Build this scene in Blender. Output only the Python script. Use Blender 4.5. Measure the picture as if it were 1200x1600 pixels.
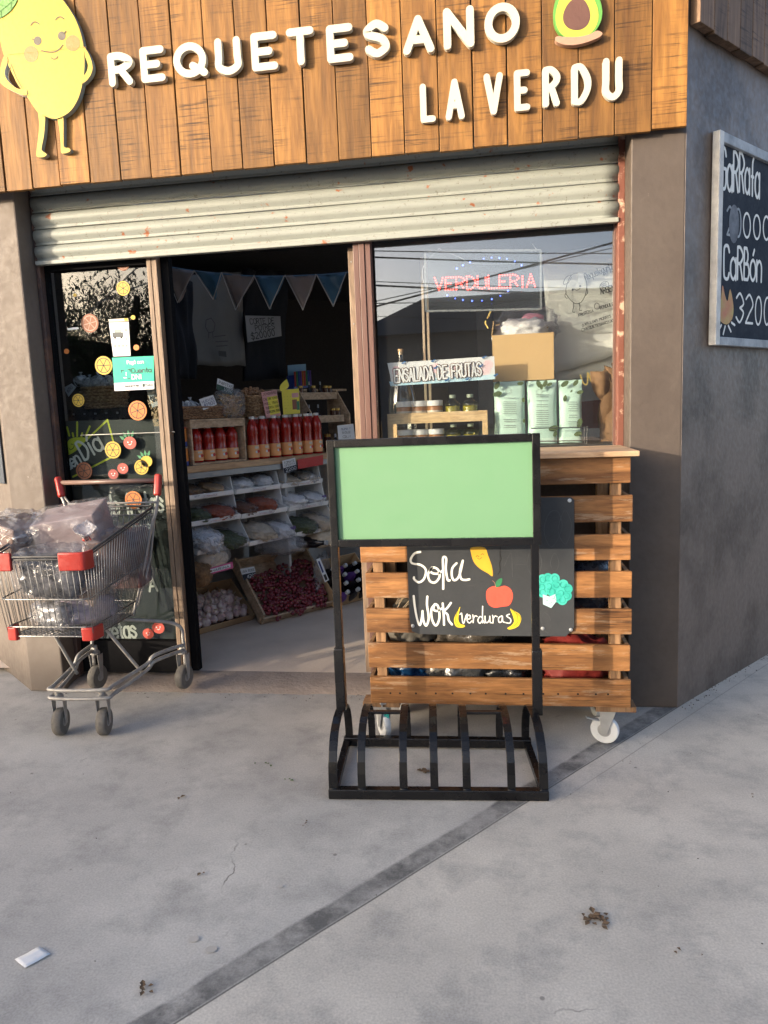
import bpy, bmesh, math, random
from mathutils import Vector, Matrix, noise
V = Vector
R = math.radians
rnd = random.Random(7)
for o in list(bpy.data.objects): bpy.data.objects.remove(o)
sc = bpy.context.scene
C = sc.collection

# ------------------------------------------------------------------ camera
F, YAW = 1150.0, R(8.7)
PITCH = math.atan(F / 8340.0)
ROLL = math.atan(.0396)
CAM = V((0, 0, 1.5))
fwd = V((-math.sin(YAW) * math.cos(PITCH), math.cos(YAW) * math.cos(PITCH), -math.sin(PITCH)))
r0 = fwd.cross(V((0, 0, 1))).normalized()
u0 = r0.cross(fwd)
CR = math.cos(ROLL) * r0 - math.sin(ROLL) * u0
CU = math.sin(ROLL) * r0 + math.cos(ROLL) * u0
cam = bpy.data.cameras.new('camera')
camo = bpy.data.objects.new('camera', cam)
C.objects.link(camo)
cam.sensor_fit = 'VERTICAL'
cam.sensor_height = 32.0
cam.sensor_width = 24.0
cam.lens = F * 32.0 / 1600.0
cam.clip_end = 2000
cam.clip_start = .05
m3 = Matrix((CR, CU, -fwd)).transposed()
camo.matrix_world = Matrix.Translation(CAM) @ m3.to_4x4()
sc.camera = camo

# ------------------------------------------------------------------ light
SUN_AZ, SUN_EL = R(50), R(9.5)          # azimuth to the left of the shop front's normal
SDIR = V((-math.sin(SUN_AZ) * math.cos(SUN_EL), -math.cos(SUN_AZ) * math.cos(SUN_EL), math.sin(SUN_EL)))
w = bpy.data.worlds.new("World")
sc.world = w
w.use_nodes = True
nt = w.node_tree
bgn = nt.nodes['Background']
sky = nt.nodes.new('ShaderNodeTexSky')
sky.sky_type = 'NISHITA'
sky.sun_disc = False
sky.sun_elevation = SUN_EL
sky.sun_rotation = math.pi + SUN_AZ
sky.dust_density = 3.0
sky.ozone_density = .5
sky.air_density = .55
nt.links.new(sky.outputs[0], bgn.inputs[0])
bgn.inputs[1].default_value = .15
sun = bpy.data.lights.new('sun', 'SUN')
sun.energy = 2.0
sun.angle = R(.6)
sun.color = (.90, .765, .60)
suno = bpy.data.objects.new('sun', sun)
C.objects.link(suno)
suno.rotation_euler = (-SDIR).to_track_quat('-Z', 'Y').to_euler()
suno.location = SDIR * 30
sc.view_settings.view_transform = 'Standard'
sc.view_settings.look = 'None'
sc.view_settings.exposure = 1.88
sc.view_settings.gamma = 1
sc.cycles.use_denoising = True
sc.cycles.max_bounces = 8
sc.cycles.transparent_max_bounces = 16
sc.cycles.caustics_reflective = False
sc.cycles.caustics_refractive = False
sc.cycles.sample_clamp_indirect = 6

# ------------------------------------------------------------------ geometry helpers
def ray(px, py): return CR * ((px - 600) / F) - CU * ((py - 800) / F) + fwd

class Pl:
    """A real vertical or level plane: at(px,py) is the point of it seen at that place of the photograph."""
    def __init__(s, o, n):
        s.o = V(o); s.n = V(n).normalized()
        s.u = V((0, 0, 1)).cross(s.n).normalized() if abs(s.n.z) < .9 else V((1, 0, 0))
        s.v = s.n.cross(s.u)
    def at(s, px, py, d=0):
        v = ray(px, py); o = s.o + s.n * d
        return CAM + v * ((o - CAM).dot(s.n) / v.dot(s.n))
    def off(s, d): return Pl(s.o + s.n * d, s.n)
def YP(Y): return Pl((0, Y, 0), (0, -1, 0))
GR = Pl((0, 0, 0), (0, 0, 1))
def W(px, py, Y): return YP(Y).at(px, py)

def smooth_pts(pts, closed=False, k=5):
    pts = [V(p) for p in pts]
    if len(pts) < 3: return pts
    if closed and (pts[0] - pts[-1]).length < 1e-9: pts = pts[:-1]
    n = len(pts); out = []
    rng = range(n if closed else n - 1)
    for i in rng:
        g = (lambda j: pts[j % n]) if closed else (lambda j: pts[max(0, min(n - 1, j))])
        a, b, c, d = g(i - 1), g(i), g(i + 1), g(i + 2)
        for t in range(k):
            t /= k
            out.append(.5 * (2 * b + (c - a) * t + (2 * a - 5 * b + 4 * c - d) * t * t + (3 * b - a - 3 * c + d) * t ** 3))
    out.append(pts[0].copy() if closed else pts[-1])
    return out

class MB:
    def __init__(s): s.v = []; s.f = []; s.m = []; s.t = []; s.k = 0; s.tone = .5; s.mi = 0
    def add(s, vs, fs):
        b = len(s.v); s.v += [V(x) for x in vs]
        for f in fs: s.f.append([i + b for i in f]); s.m.append(s.mi); s.t.append(s.tone)
        return s
    def box(s, c, size, M=None):
        x, y, z = size[0] / 2, size[1] / 2, size[2] / 2
        vs = [V((a, b, d)) for a in (-x, x) for b in (-y, y) for d in (-z, z)]
        if M is not None: vs = [M @ q for q in vs]
        c = V(c)
        return s.add([c + q for q in vs], [(0, 1, 3, 2), (4, 6, 7, 5), (0, 4, 5, 1), (2, 3, 7, 6), (0, 2, 6, 4), (1, 5, 7, 3)])
    def bar(s, a, b, w, h, up=(0, 0, 1)):
        a = V(a); b = V(b); d = (b - a); L = d.length; d.normalize()
        up = V(up)
        if abs(d.dot(up)) > .98: up = V((0, 1, 0))
        sd = d.cross(up).normalized(); up = sd.cross(d)
        M = Matrix((d, sd, up)).transposed()
        return s.box((a + b) / 2, (L, w, h), M)
    def prism(s, pts, vec, cap=True):
        pts = [V(p) for p in pts]; n = len(pts); vec = V(vec)
        fs = [[i, (i + 1) % n, n + (i + 1) % n, n + i] for i in range(n)]
        if cap: fs += [list(range(n))[::-1], list(range(n, 2 * n))]
        return s.add(pts + [p + vec for p in pts], fs)
    def poly(s, pts, n, th=0):
        n = V(n); pts = [V(p) for p in pts]
        if th == 0: return s.add(pts, [list(range(len(pts)))])
        return s.prism(pts, n * th)
    def tube(s, pts, r, seg=6, closed=False, cap=True):
        pts = [V(p) for p in pts]; n = len(pts); vs = []; fs = []
        prev = None
        for i, p in enumerate(pts):
            if closed: d = pts[(i + 1) % n] - pts[i - 1]
            else: d = pts[min(n - 1, i + 1)] - pts[max(0, i - 1)]
            if d.length < 1e-9: d = V((0, 0, 1))
            d.normalize()
            if prev is None:
                a = d.cross(V((0, 0, 1)) if abs(d.z) < .9 else V((1, 0, 0))).normalized()
            else: a = (prev - d * prev.dot(d)).normalized()
            prev = a; b = d.cross(a)
            rr = r[i] if isinstance(r, (list, tuple)) else r
            for k in range(seg):
                an = 2 * math.pi * k / seg
                vs.append(p + (a * math.cos(an) + b * math.sin(an)) * rr)
        for i in range(n if closed else n - 1):
            j = (i + 1) % n
            for k in range(seg):
                fs.append((i * seg + k, i * seg + (k + 1) % seg, j * seg + (k + 1) % seg, j * seg + k))
        if cap and not closed: fs += [list(range(seg))[::-1], list(range((n - 1) * seg, n * seg))]
        return s.add(vs, fs)
    def lathe(s, prof, o=(0, 0, 0), seg=16, ax=None, cap=True):
        """prof: (radius, height) pairs."""
        o = V(o); M = Matrix.Identity(3)
        if ax is not None: M = V(ax).to_track_quat('Z', 'Y').to_matrix()
        vs = []; fs = []
        for (r, h) in prof:
            for k in range(seg):
                a = 2 * math.pi * k / seg
                vs.append(o + M @ V((r * math.cos(a), r * math.sin(a), h)))
        for i in range(len(prof) - 1):
            for k in range(seg):
                fs.append((i * seg + k, i * seg + (k + 1) % seg, (i + 1) * seg + (k + 1) % seg, (i + 1) * seg + k))
        if cap: fs += [list(range(seg))[::-1], list(range((len(prof) - 1) * seg, len(prof) * seg))]
        return s.add(vs, fs)
    def ball(s, c, r, seg=10, rings=7, M=None):
        r = r if isinstance(r, (tuple, list, Vector)) else (r, r, r)
        vs = [V((0, 0, -r[2]))]; fs = []
        for i in range(1, rings):
            ph = -math.pi / 2 + math.pi * i / rings
            for k in range(seg):
                a = 2 * math.pi * k / seg
                vs.append(V((r[0] * math.cos(ph) * math.cos(a), r[1] * math.cos(ph) * math.sin(a), r[2] * math.sin(ph))))
        vs.append(V((0, 0, r[2]))); L = len(vs) - 1
        for k in range(seg):
            fs.append((0, 1 + (k + 1) % seg, 1 + k)); fs.append((L, L - seg + k, L - seg + (k + 1) % seg))
        for i in range(rings - 2):
            for k in range(seg):
                a = 1 + i * seg
                fs.append((a + k, a + (k + 1) % seg, a + seg + (k + 1) % seg, a + seg + k))
        if M is not None: vs = [M @ q for q in vs]
        c = V(c)
        return s.add([c + q for q in vs], fs)
    def disc(s, c, n, r, th=0, seg=24, ry=None):
        pl = Pl(c, n); ry = ry or r
        pts = [V(c) + pl.u * (r * math.cos(2 * math.pi * k / seg)) + pl.v * (ry * math.sin(2 * math.pi * k / seg)) for k in range(seg)]
        return s.poly(pts, n, th)
    def stroke(s, pts, w, n, th=0, cap=5):
        """A pen or band stroke lying on a plane of normal n; split at sharp corners, rounded ends."""
        n = V(n).normalized(); pts = [V(p) for p in pts]
        q = [pts[0]]
        for p in pts[1:]:
            if (p - q[-1]).length > 1e-6: q.append(p)
        pts = q
        if len(pts) < 2: return s
        if len(pts) > 8 and (pts[0] - pts[-1]).length < 1e-5:
            s.k += 1; off = n * ((s.k % 40) * .00006); run = pts[:-1]; L = len(run); l = []; r = []
            for i, p in enumerate(run):
                d = ((run[i] - run[i - 1]).normalized() + (run[(i + 1) % L] - run[i]).normalized()).normalized(); sd = n.cross(d)
                l.append(p + sd * w / 2 + off); r.append(p - sd * w / 2 + off)
            J = [(i, (i + 1) % L) for i in range(L)]
            if th == 0: return s.add(l + r, [(i, j, L + j, L + i) for i, j in J])
            t = n * th; vs = l + r + [p + t for p in l + r]
            return s.add(vs, [(2 * L + i, 2 * L + j, 3 * L + j, 3 * L + i) for i, j in J] + [(i, j, 2 * L + j, 2 * L + i) for i, j in J] + [(L + i, L + j, 3 * L + j, 3 * L + i) for i, j in J])
        runs = [[pts[0]]]
        for i in range(1, len(pts)):
            runs[-1].append(pts[i])
            if i < len(pts) - 1:
                a = (pts[i] - pts[i - 1]).normalized(); b = (pts[i + 1] - pts[i]).normalized()
                if a.dot(b) < .75: runs.append([pts[i]])
        for run in runs:
            s.k += 1
            off = n * ((s.k % 40) * .00006)
            L = len(run); l = []; r = []
            for i, p in enumerate(run):
                if i == 0: d = run[1] - run[0]
                elif i == L - 1: d = run[-1] - run[-2]
                else: d = (run[i] - run[i - 1]).normalized() + (run[i + 1] - run[i]).normalized()
                d.normalize(); sd = n.cross(d)
                ww = w[min(i, len(w) - 1)] if isinstance(w, list) else w
                l.append(p + sd * ww / 2 + off); r.append(p - sd * ww / 2 + off)
            d0 = (run[0] - run[1]).normalized(); d1 = (run[-1] - run[-2]).normalized()
            c0 = []; c1 = []
            for k in range(1, cap):
                a = math.pi * k / cap
                s0 = n.cross(d0); s1 = n.cross(d1)
                w0 = (l[0] - r[0]).length / 2; w1 = (l[-1] - r[-1]).length / 2
                c0.append(run[0] + off + (s0 * math.cos(a) + d0 * math.sin(a)) * w0)
                c1.append(run[-1] + off + (s1 * math.cos(a) + d1 * math.sin(a)) * w1)
            if th == 0:
                vs = l + r; fs = [(i, i + 1, L + i + 1, L + i) for i in range(L - 1)]
                b = len(vs); vs += c0; fs.append([L] + [b + k for k in range(len(c0))] + [0])
                b = len(vs); vs += c1; fs.append([L - 1] + [b + k for k in range(len(c1))] + [2 * L - 1])
                s.add(vs, fs)
            else:
                loop = l + c1 + r[::-1] + c0
                nv = len(loop); t = n * th
                vs = loop + [p + t for p in loop]
                fs = [(i, (i + 1) % nv, nv + (i + 1) % nv, nv + i) for i in range(nv)]
                nc = len(c1)
                ri = lambda i: nv + L + nc + (L - 1 - i)
                fs += [(nv + i, nv + i + 1, ri(i + 1), ri(i)) for i in range(L - 1)]
                fs.append([nv + L - 1 + k for k in range(nc + 2)])
                fs.append([nv + L + nc + L - 1 + k for k in range(nc + 1)] + [nv])
                s.add(vs, fs)
        return s
    def xf(s, M):
        s.v = [M @ p for p in s.v]; return s

def lump(c, size, seed, amp=.12, sub=3, p=3.0, M=None, ridges=1.0):
    """A filled or crumpled bag: a rounded block pushed about by noise."""
    bm = bmesh.new(); bmesh.ops.create_icosphere(bm, subdivisions=sub, radius=1)
    mb = MB(); c = V(c)
    vs = []
    for v in bm.verts:
        d = v.co.normalized()
        k = (abs(d.x) ** p + abs(d.y) ** p + abs(d.z) ** p) ** (-1 / p)
        q = d * k
        sd = V((seed * 3.1, seed * 1.7, seed * .9))
        nn = noise.noise(d * 1.7 + sd) * .9 + ridges * (abs(noise.noise(d * 4 + sd)) - .2) + .4 * ridges * (abs(noise.noise(d * 9 + sd)) - .2)
        q = q * (1 + amp * nn)
        q = V((q.x * size[0] / 2, q.y * size[1] / 2, q.z * size[2] / 2))
        vs.append(c + (M @ q if M is not None else q))
    mb.add(vs, [[v.index for v in f.verts] for f in bm.faces]); bm.free()
    return mb

def wpos(o):
    p = V((0, 0, 0))
    while o is not None: p += o.location; o = o.parent
    return p

def obj(name, mb, mat, parent=None, smooth=False, bevel=0, seg=2, loc=None, recalc=True, solid=0, sub=0):
    """One mesh object. Vertices are world points; the origin goes to the thing's base or the parent's place."""
    me = bpy.data.meshes.new(name)
    if parent is None and loc is None:
        xs = [p.x for p in mb.v]; ys = [p.y for p in mb.v]; zs = [p.z for p in mb.v]
        loc = V(((min(xs) + max(xs)) / 2, (min(ys) + max(ys)) / 2, min(zs)))
    base = wpos(parent) if parent is not None else V((0, 0, 0))
    org = base + (V(loc) if loc is not None else V((0, 0, 0))) if parent is not None else V(loc)
    me.from_pydata([p - org for p in mb.v], [], mb.f)
    for m in (mat if isinstance(mat, (list, tuple)) else [mat]): me.materials.append(m)
    me.polygons.foreach_set('material_index', mb.m)
    at = me.attributes.new('tone', 'FLOAT', 'FACE')
    at.data.foreach_set('value', mb.t)
    me.validate()
    if recalc:
        bm = bmesh.new(); bm.from_mesh(me); bmesh.ops.recalc_face_normals(bm, faces=bm.faces); bm.to_mesh(me); bm.free()
    if smooth:
        me.shade_smooth()
        if smooth is not True: me.set_sharp_from_angle(angle=R(smooth))
    me.update()
    o = bpy.data.objects.new(name, me); C.objects.link(o)
    if parent is not None: o.parent = parent
    o.location = V(loc) if loc is not None else V((0, 0, 0))
    if bevel:
        b = o.modifiers.new('bevel', 'BEVEL'); b.width = bevel; b.segments = seg; b.limit_method = 'ANGLE'; b.angle_limit = R(40)
        b.harden_normals = False
    if solid:
        b = o.modifiers.new('solid', 'SOLIDIFY'); b.thickness = solid
    return o

def tag(o, label=None, cat=None, group=None, kind=None):
    if label: o['label'] = label
    if cat: o['category'] = cat
    if group: o['group'] = group
    if kind: o['kind'] = kind
    return o
def thing(name, label, cat, loc=(0, 0, 0), group=None):
    o = bpy.data.objects.new(name, None); C.objects.link(o); o.location = loc; o.empty_display_size = .05
    return tag(o, label, cat, group)
def copy_thing(root, loc, rz=None, label=None, group=None, scale=None):
    def rec(o, par):
        c = o.copy(); C.objects.link(c); c.parent = par
        for ch in [x for x in C.objects if x.parent == o]: rec(ch, c)
        return c
    c = rec(root, None)
    c.location = loc
    if rz is not None: c.rotation_euler = rz if isinstance(rz, tuple) else (0, 0, rz)
    if label: c['label'] = label
    if group: c['group'] = group
    if scale: c.scale = (scale,) * 3
    return c

# ------------------------------------------------------------------ stroke lettering
G = {
'A': "02 28 42|14 34", 'B': "02 08 28 37 36 25 05|25 35 44 43 32 02", 'C': "~47 38 18 07 03 12 32 43", 'D': "02 08|~08 28 46 44 22 02",
'E': "48 08 02 42|05 35", 'F': "48 08 02|05 35", 'G': "~47 38 18 07 03 12 32 43 45|25 45", 'H': "02 08|42 48|05 45", 'I': "22 28",
'J': "38 33 22 12 03", 'K': "02 08|48 05 42", 'L': "08 02 42", 'M': "02 08 25 48 42", 'N': "02 08 42 48",
'O': "~28 17 06 04 13 22 33 44 46 37 28", 'P': "02 08|~08 28 47 46 25 05", 'Q': "~28 17 06 04 13 22 33 44 46 37 28|34 52", 'R': "02 08|~08 28 47 46 25 05|25 42",
'S': "~47 28 07 06 35 44 43 22 03", 'T': "08 48|28 22", 'U': "~08 05 03 22 43 45 48", 'V': "08 22 48", 'W': "08 12 26 32 48",
'X': "02 48|08 42", 'Y': "08 25 48|25 22", 'Z': "08 48 02 42",
'0': "~28 07 03 22 43 47 28", '1': "17 28 22", '2': "~07 28 46 24 02|02 42", '3': "~07 28 46 25|~25 44 22 03", '4': "38 04 44|38 32",
'5': "48 08 05|~05 26 44 32 03", '6': "~38 16 03 22 43 25 03", '7': "08 48 12", '8': "~25 07 28 47 25 03 22 43 25", '9': "~45 25 07 28 46 32", '$': "~47 28 06 35 43 22 03|29 21",
'a': "~45 26 05 03 22 43|46 42", 'b': "08 02|~05 26 45 43 22 03", 'c': "~45 26 05 03 22 43", 'd': "48 42|~45 26 05 03 22 43", 'e': "04 44|~44 45 26 05 03 22 43",
'f': "~38 27 24 22|15 35", 'g': "~45 26 05 03 22 43|~46 41 20 01", 'h': "08 02|~05 26 45 42", 'i': "26 22|27 28", 'j': "26 21 10|27 28", 'k': "08 02|36 04 42", 'l': "28 22",
'm': "06 02|~05 16 25 22|~25 36 45 42", 'n': "06 02|~05 26 45 42", 'o': "~26 05 03 22 43 45 26", 'p': "06 00|~05 26 45 43 22 03", 'q': "46 40|~45 26 05 03 22 43", 'r': "06 02|~04 16 36",
's': "~45 26 05 34 43 22 03", 't': "28 23 32|16 36", 'u': "~06 04 22 43|46 42", 'v': "06 22 46", 'w': "06 12 25 32 46", 'x': "06 42|02 46", 'y': "06 23|46 10", 'z': "06 46 02 42",
'(': "~39 16 14 31", ')': "~19 36 34 11", '.': "12 22", ':': "22 23|25 26", '/': "02 48", '-': "15 35", '@': "~35 15 14 34 47 07 03 33", '%': "02 48|07 18|33 42",
}
for a, b in (('á', 'a'), ('é', 'e'), ('í', 'i'), ('ó', 'o')): G[a] = G[b].replace('|27 28', '') + "|27 38"
def glyph(ch):
    out = []
    if ch in 'OQ0' and ch:
        e = [V((2.5 + 2.5 * math.sin(a * math.pi / 14) - .5 * (ch == '0'), 3 + 3 * math.cos(a * math.pi / 14), 0)) if ch != '0' else V((2 + 1.8 * math.sin(a * math.pi / 14), 3 + 3 * math.cos(a * math.pi / 14), 0)) for a in range(28)]
        out = [e + [e[0].copy()]]
        if ch == 'Q': out.append([V((3, 1.7, 0)), V((5.2, .0, 0))])
        return out
    for pl in G.get(ch, '').split('|'):
        if not pl: continue
        sm = pl[0] == '~'
        pts = [V((int(p[0]), int(p[1]) - 2, 0)) for p in pl.lstrip('~').split()]
        if sm: pts = smooth_pts(pts, closed=(pts[0] == pts[-1]))
        out.append(pts)
    return out
NARROW = {'I': 1.4, 'i': 1.6, 'l': 1.6, '.': 1.5, ' ': 2.6, ':': 2, '1': 2.4, 't': 2.8, 'f': 3, 'r': 3.4, 'í': 1.8, '(': 2.2, ')': 2.2}
def text(mb, s, a, b, h, n, wd, th=0, jit=0, sx=None):
    """Write s from point a to point b (world), letter height h along the plane's up."""
    a = V(a); b = V(b); n = V(n).normalized()
    adv = [NARROW.get(c, 4) + 1.3 for c in s]
    tot = sum(adv) - 1.3
    d = (b - a); u = d / tot
    up = n.cross(d.normalized()); up.normalize()
    if up.z < -.05: up = -up
    x = 0
    for c, ad in zip(s, adv):
        wdt = ad - 1.3
        jy = rnd.uniform(-jit, jit) * h
        for pts in glyph(c):
            o = (wdt - 4) / 2
            mb.stroke([a + u * (x + p.x + o) + up * (p.y / 6 * h + jy) for p in pts], wd, n, th)
        x += ad
    return mb

# ------------------------------------------------------------------ materials
MATS = {}
def nodes(name):
    m = bpy.data.materials.new(name); m.use_nodes = True
    t = m.node_tree; p = t.nodes['Principled BSDF']
    def N(ty, **kw):
        n = t.nodes.new(ty)
        for k, v in kw.items():
            if k[0] == 'i' and k[1:].isdigit(): n.inputs[int(k[1:])].default_value = v
            else: setattr(n, k, v)
        return n
    return m, t, p, N, t.links.new
def ramp(N, stops):
    r = N('ShaderNodeValToRGB'); e = r.color_ramp.elements
    while len(e) < len(stops): e.new(.5)
    for k, (pos, c) in enumerate(stops):
        e[k].position = pos; e[k].color = (c, c, c, 1) if isinstance(c, (int, float)) else (*c, 1)
    return r
def mixc(N, L, fac, a, b, mode='MIX'):
    m = N('ShaderNodeMix', data_type='RGBA', blend_type=mode)
    for sck, val in ((m.inputs[0], fac), (m.inputs[6], a), (m.inputs[7], b)):
        if hasattr(val, 'default_value') or hasattr(val, 'is_linked'): L(val, sck)
        elif isinstance(val, (int, float)): sck.default_value = val if sck.type == 'VALUE' else (val, val, val, 1)
        else: sck.default_value = (*val, 1)
    return m.outputs[2]
def pos(N, L, sc_=(1, 1, 1), jitter=0, obj_=False):
    mp = N('ShaderNodeMapping'); mp.inputs['Scale'].default_value = sc_
    if obj_: g = N('ShaderNodeTexCoord'); src = g.outputs['Object']
    else: g = N('ShaderNodeNewGeometry'); src = g.outputs['Position']
    if jitter:
        a = N('ShaderNodeAttribute', attribute_name='tone'); ml = N('ShaderNodeMath', operation='MULTIPLY', i1=jitter); L(a.outputs['Fac'], ml.inputs[0])
        ad = N('ShaderNodeVectorMath', operation='ADD'); L(src, ad.inputs[0]); L(ml.outputs[0], ad.inputs[1]); src = ad.outputs[0]
    L(src, mp.inputs[0]); return mp.outputs[0]
def mat(name, col, rough=.6, col2=None, scale=7, fac=.5, bump=.15, bscale=60, metal=0, spec=.5, tone=0, coat=0, st=(1, 1, 1), lo=.35, hi=.7, alpha=1, trans=0, emit=0, sheen=0, fleck=None, fthr=.70):
    if name in MATS: return MATS[name]
    m, t, p, N, L = nodes(name)
    if col2 is None: col2 = tuple(c * .72 for c in col)
    v = pos(N, L, st)
    n1 = N('ShaderNodeTexNoise'); n1.inputs['Scale'].default_value = scale; n1.inputs['Detail'].default_value = 7; n1.inputs['Roughness'].default_value = .6
    L(v, n1.inputs['Vector'])
    rp = ramp(N, [(lo, 0), (hi, 1)]); L(n1.outputs['Fac'], rp.inputs[0])
    c = mixc(N, L, rp.outputs[0], col, col2)
    if fac < 1: c = mixc(N, L, fac, col, c)
    if tone:
        a = N('ShaderNodeAttribute', attribute_name='tone'); mr = N('ShaderNodeMapRange', i1=0., i2=1., i3=1 - tone, i4=1 + tone); L(a.outputs['Fac'], mr.inputs[0])
        c = mixc(N, L, 1, c, mr.outputs[0], 'MULTIPLY')
    if fleck:
        vf = pos(N, L, (1, 1, .6)); nf_ = N('ShaderNodeTexNoise'); nf_.inputs['Scale'].default_value = 17; nf_.inputs['Detail'].default_value = 10; nf_.inputs['Roughness'].default_value = .72; L(vf, nf_.inputs[0])
        rf = ramp(N, [(fthr, 0), (fthr + .015, .8)]); L(nf_.outputs['Fac'], rf.inputs[0]); c = mixc(N, L, rf.outputs[0], c, fleck)
    L(c, p.inputs['Base Color'])
    n2 = N('ShaderNodeTexNoise'); n2.inputs['Scale'].default_value = bscale; n2.inputs['Detail'].default_value = 5; L(v, n2.inputs['Vector'])
    rr = N('ShaderNodeMapRange', i1=.3, i2=.7, i3=max(.02, rough - .1), i4=min(1, rough + .1)); L(n2.outputs['Fac'], rr.inputs[0]); L(rr.outputs[0], p.inputs['Roughness'])
    if bump:
        b = N('ShaderNodeBump'); b.inputs['Strength'].default_value = bump; b.inputs['Distance'].default_value = .01; L(n2.outputs['Fac'], b.inputs['Height']); L(b.outputs[0], p.inputs['Normal'])
    p.inputs['Metallic'].default_value = metal
    p.inputs['Specular IOR Level'].default_value = spec
    p.inputs['Coat Weight'].default_value = coat; p.inputs['Coat Roughness'].default_value = .08
    p.inputs['Alpha'].default_value = alpha
    p.inputs['Transmission Weight'].default_value = trans
    p.inputs['Sheen Weight'].default_value = sheen
    if emit: p.inputs['Emission Color'].default_value = (*col, 1); p.inputs['Emission Strength'].default_value = emit
    MATS[name] = m; return m
def wood(name, dark, light, st, rough=.6, saw=None, jitter=9, tone=.25, bump=.3, worn=None, worn_amt=.5):
    """st: scale per axis, small along the grain."""
    if name in MATS: return MATS[name]
    m, t, p, N, L = nodes(name)
    v = pos(N, L, st, jitter)
    n1 = N('ShaderNodeTexNoise'); n1.inputs['Scale'].default_value = 1; n1.inputs['Detail'].default_value = 8; n1.inputs['Roughness'].default_value = .65; n1.inputs['Distortion'].default_value = .6
    L(v, n1.inputs['Vector'])
    rp = ramp(N, [(.3, dark), (.5, tuple((a + b) / 2 for a, b in zip(dark, light))), (.68, light)]); L(n1.outputs['Fac'], rp.inputs[0])
    c = rp.outputs[0]
    v2 = pos(N, L, tuple(s * 4 for s in st), jitter)
    n2 = N('ShaderNodeTexNoise'); n2.inputs['Scale'].default_value = 1; n2.inputs['Detail'].default_value = 4; L(v2, n2.inputs['Vector'])
    rp2 = ramp(N, [(.32, .62), (.6, 1)]); L(n2.outputs['Fac'], rp2.inputs[0])
    c = mixc(N, L, .8, c, rp2.outputs[0], 'MULTIPLY')
    a = N('ShaderNodeAttribute', attribute_name='tone')
    mr = N('ShaderNodeMapRange', i1=0., i2=1., i3=1 - tone, i4=1 + tone); L(a.outputs['Fac'], mr.inputs[0])
    c = mixc(N, L, 1, c, mr.outputs[0], 'MULTIPLY')
    if saw:
        v3 = pos(N, L, saw, 5)
        n3 = N('ShaderNodeTexNoise'); n3.inputs['Scale'].default_value = 1; n3.inputs['Detail'].default_value = 3; n3.inputs['Roughness'].default_value = .7; L(v3, n3.inputs['Vector'])
        r3 = ramp(N, [(.53, 0), (.66, 1)]); L(n3.outputs['Fac'], r3.inputs[0])
        v4 = pos(N, L, (5, 5, 2.6), 7); n4 = N('ShaderNodeTexNoise'); n4.inputs['Scale'].default_value = 1; n4.inputs['Detail'].default_value = 3; L(v4, n4.inputs['Vector'])
        r4 = ramp(N, [(.42, 0), (.60, .9)]); L(n4.outputs['Fac'], r4.inputs[0])
        mm = N('ShaderNodeMath', operation='MULTIPLY'); L(r3.outputs[0], mm.inputs[0]); L(r4.outputs[0], mm.inputs[1])
        c = mixc(N, L, mm.outputs[0], c, tuple(x * .22 for x in dark))
    if worn:
        v5 = pos(N, L, tuple(s * 1.4 for s in st), jitter); n5 = N('ShaderNodeTexNoise'); n5.inputs['Scale'].default_value = 1.3; n5.inputs['Detail'].default_value = 8; n5.inputs['Roughness'].default_value = .75; L(v5, n5.inputs['Vector'])
        r5 = ramp(N, [(.55, 0), (.63, worn_amt)]); L(n5.outputs['Fac'], r5.inputs[0])
        c = mixc(N, L, r5.outputs[0], c, worn)
    L(c, p.inputs['Base Color'])
    b = N('ShaderNodeBump'); b.inputs['Strength'].default_value = bump; b.inputs['Distance'].default_value = .006; L(n2.outputs['Fac'], b.inputs['Height']); L(b.outputs[0], p.inputs['Normal'])
    p.inputs['Roughness'].default_value = rough
    p.inputs['Specular IOR Level'].default_value = .4
    MATS[name] = m; return m
def glassy(name, tint=(1, 1, 1), rough=.0, refl=.12, haze=0, hazecol=(.8, .82, .85)):
    """Thin clear sheet: see-through plus a mirror layer that grows at glancing angles."""
    m, t, p, N, L = nodes(name)
    t.nodes.remove(p); out = [n for n in t.nodes if n.type == 'OUTPUT_MATERIAL'][0]
    tr = N('ShaderNodeBsdfTransparent'); tr.inputs[0].default_value = (*tint, 1)
    gl = N('ShaderNodeBsdfGlossy'); gl.inputs['Roughness'].default_value = rough
    lw = N('ShaderNodeLayerWeight'); pw = N('ShaderNodeMath', operation='POWER', i1=5.); L(lw.outputs['Facing'], pw.inputs[0])
    mr = N('ShaderNodeMapRange', i1=0., i2=1., i3=refl, i4=1.); L(pw.outputs[0], mr.inputs[0])
    mx = N('ShaderNodeMixShader'); L(mr.outputs[0], mx.inputs[0]); L(tr.outputs[0], mx.inputs[1]); L(gl.outputs[0], mx.inputs[2])
    fin = mx.outputs[0]
    if haze:
        df = N('ShaderNodeBsdfDiffuse'); df.inputs[0].default_value = (*hazecol, 1)
        v = pos(N, L); nz = N('ShaderNodeTexNoise'); nz.inputs['Scale'].default_value = 2.5; nz.inputs['Detail'].default_value = 5; L(v, nz.inputs[0])
        rp = ramp(N, [(.3, haze * .4), (.7, haze)]); L(nz.outputs['Fac'], rp.inputs[0])
        m2 = N('ShaderNodeMixShader'); L(rp.outputs[0], m2.inputs[0]); L(fin, m2.inputs[1]); L(df.outputs[0], m2.inputs[2]); fin = m2.outputs[0]
    L(fin, out.inputs[0])
    MATS[name] = m; return m
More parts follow.
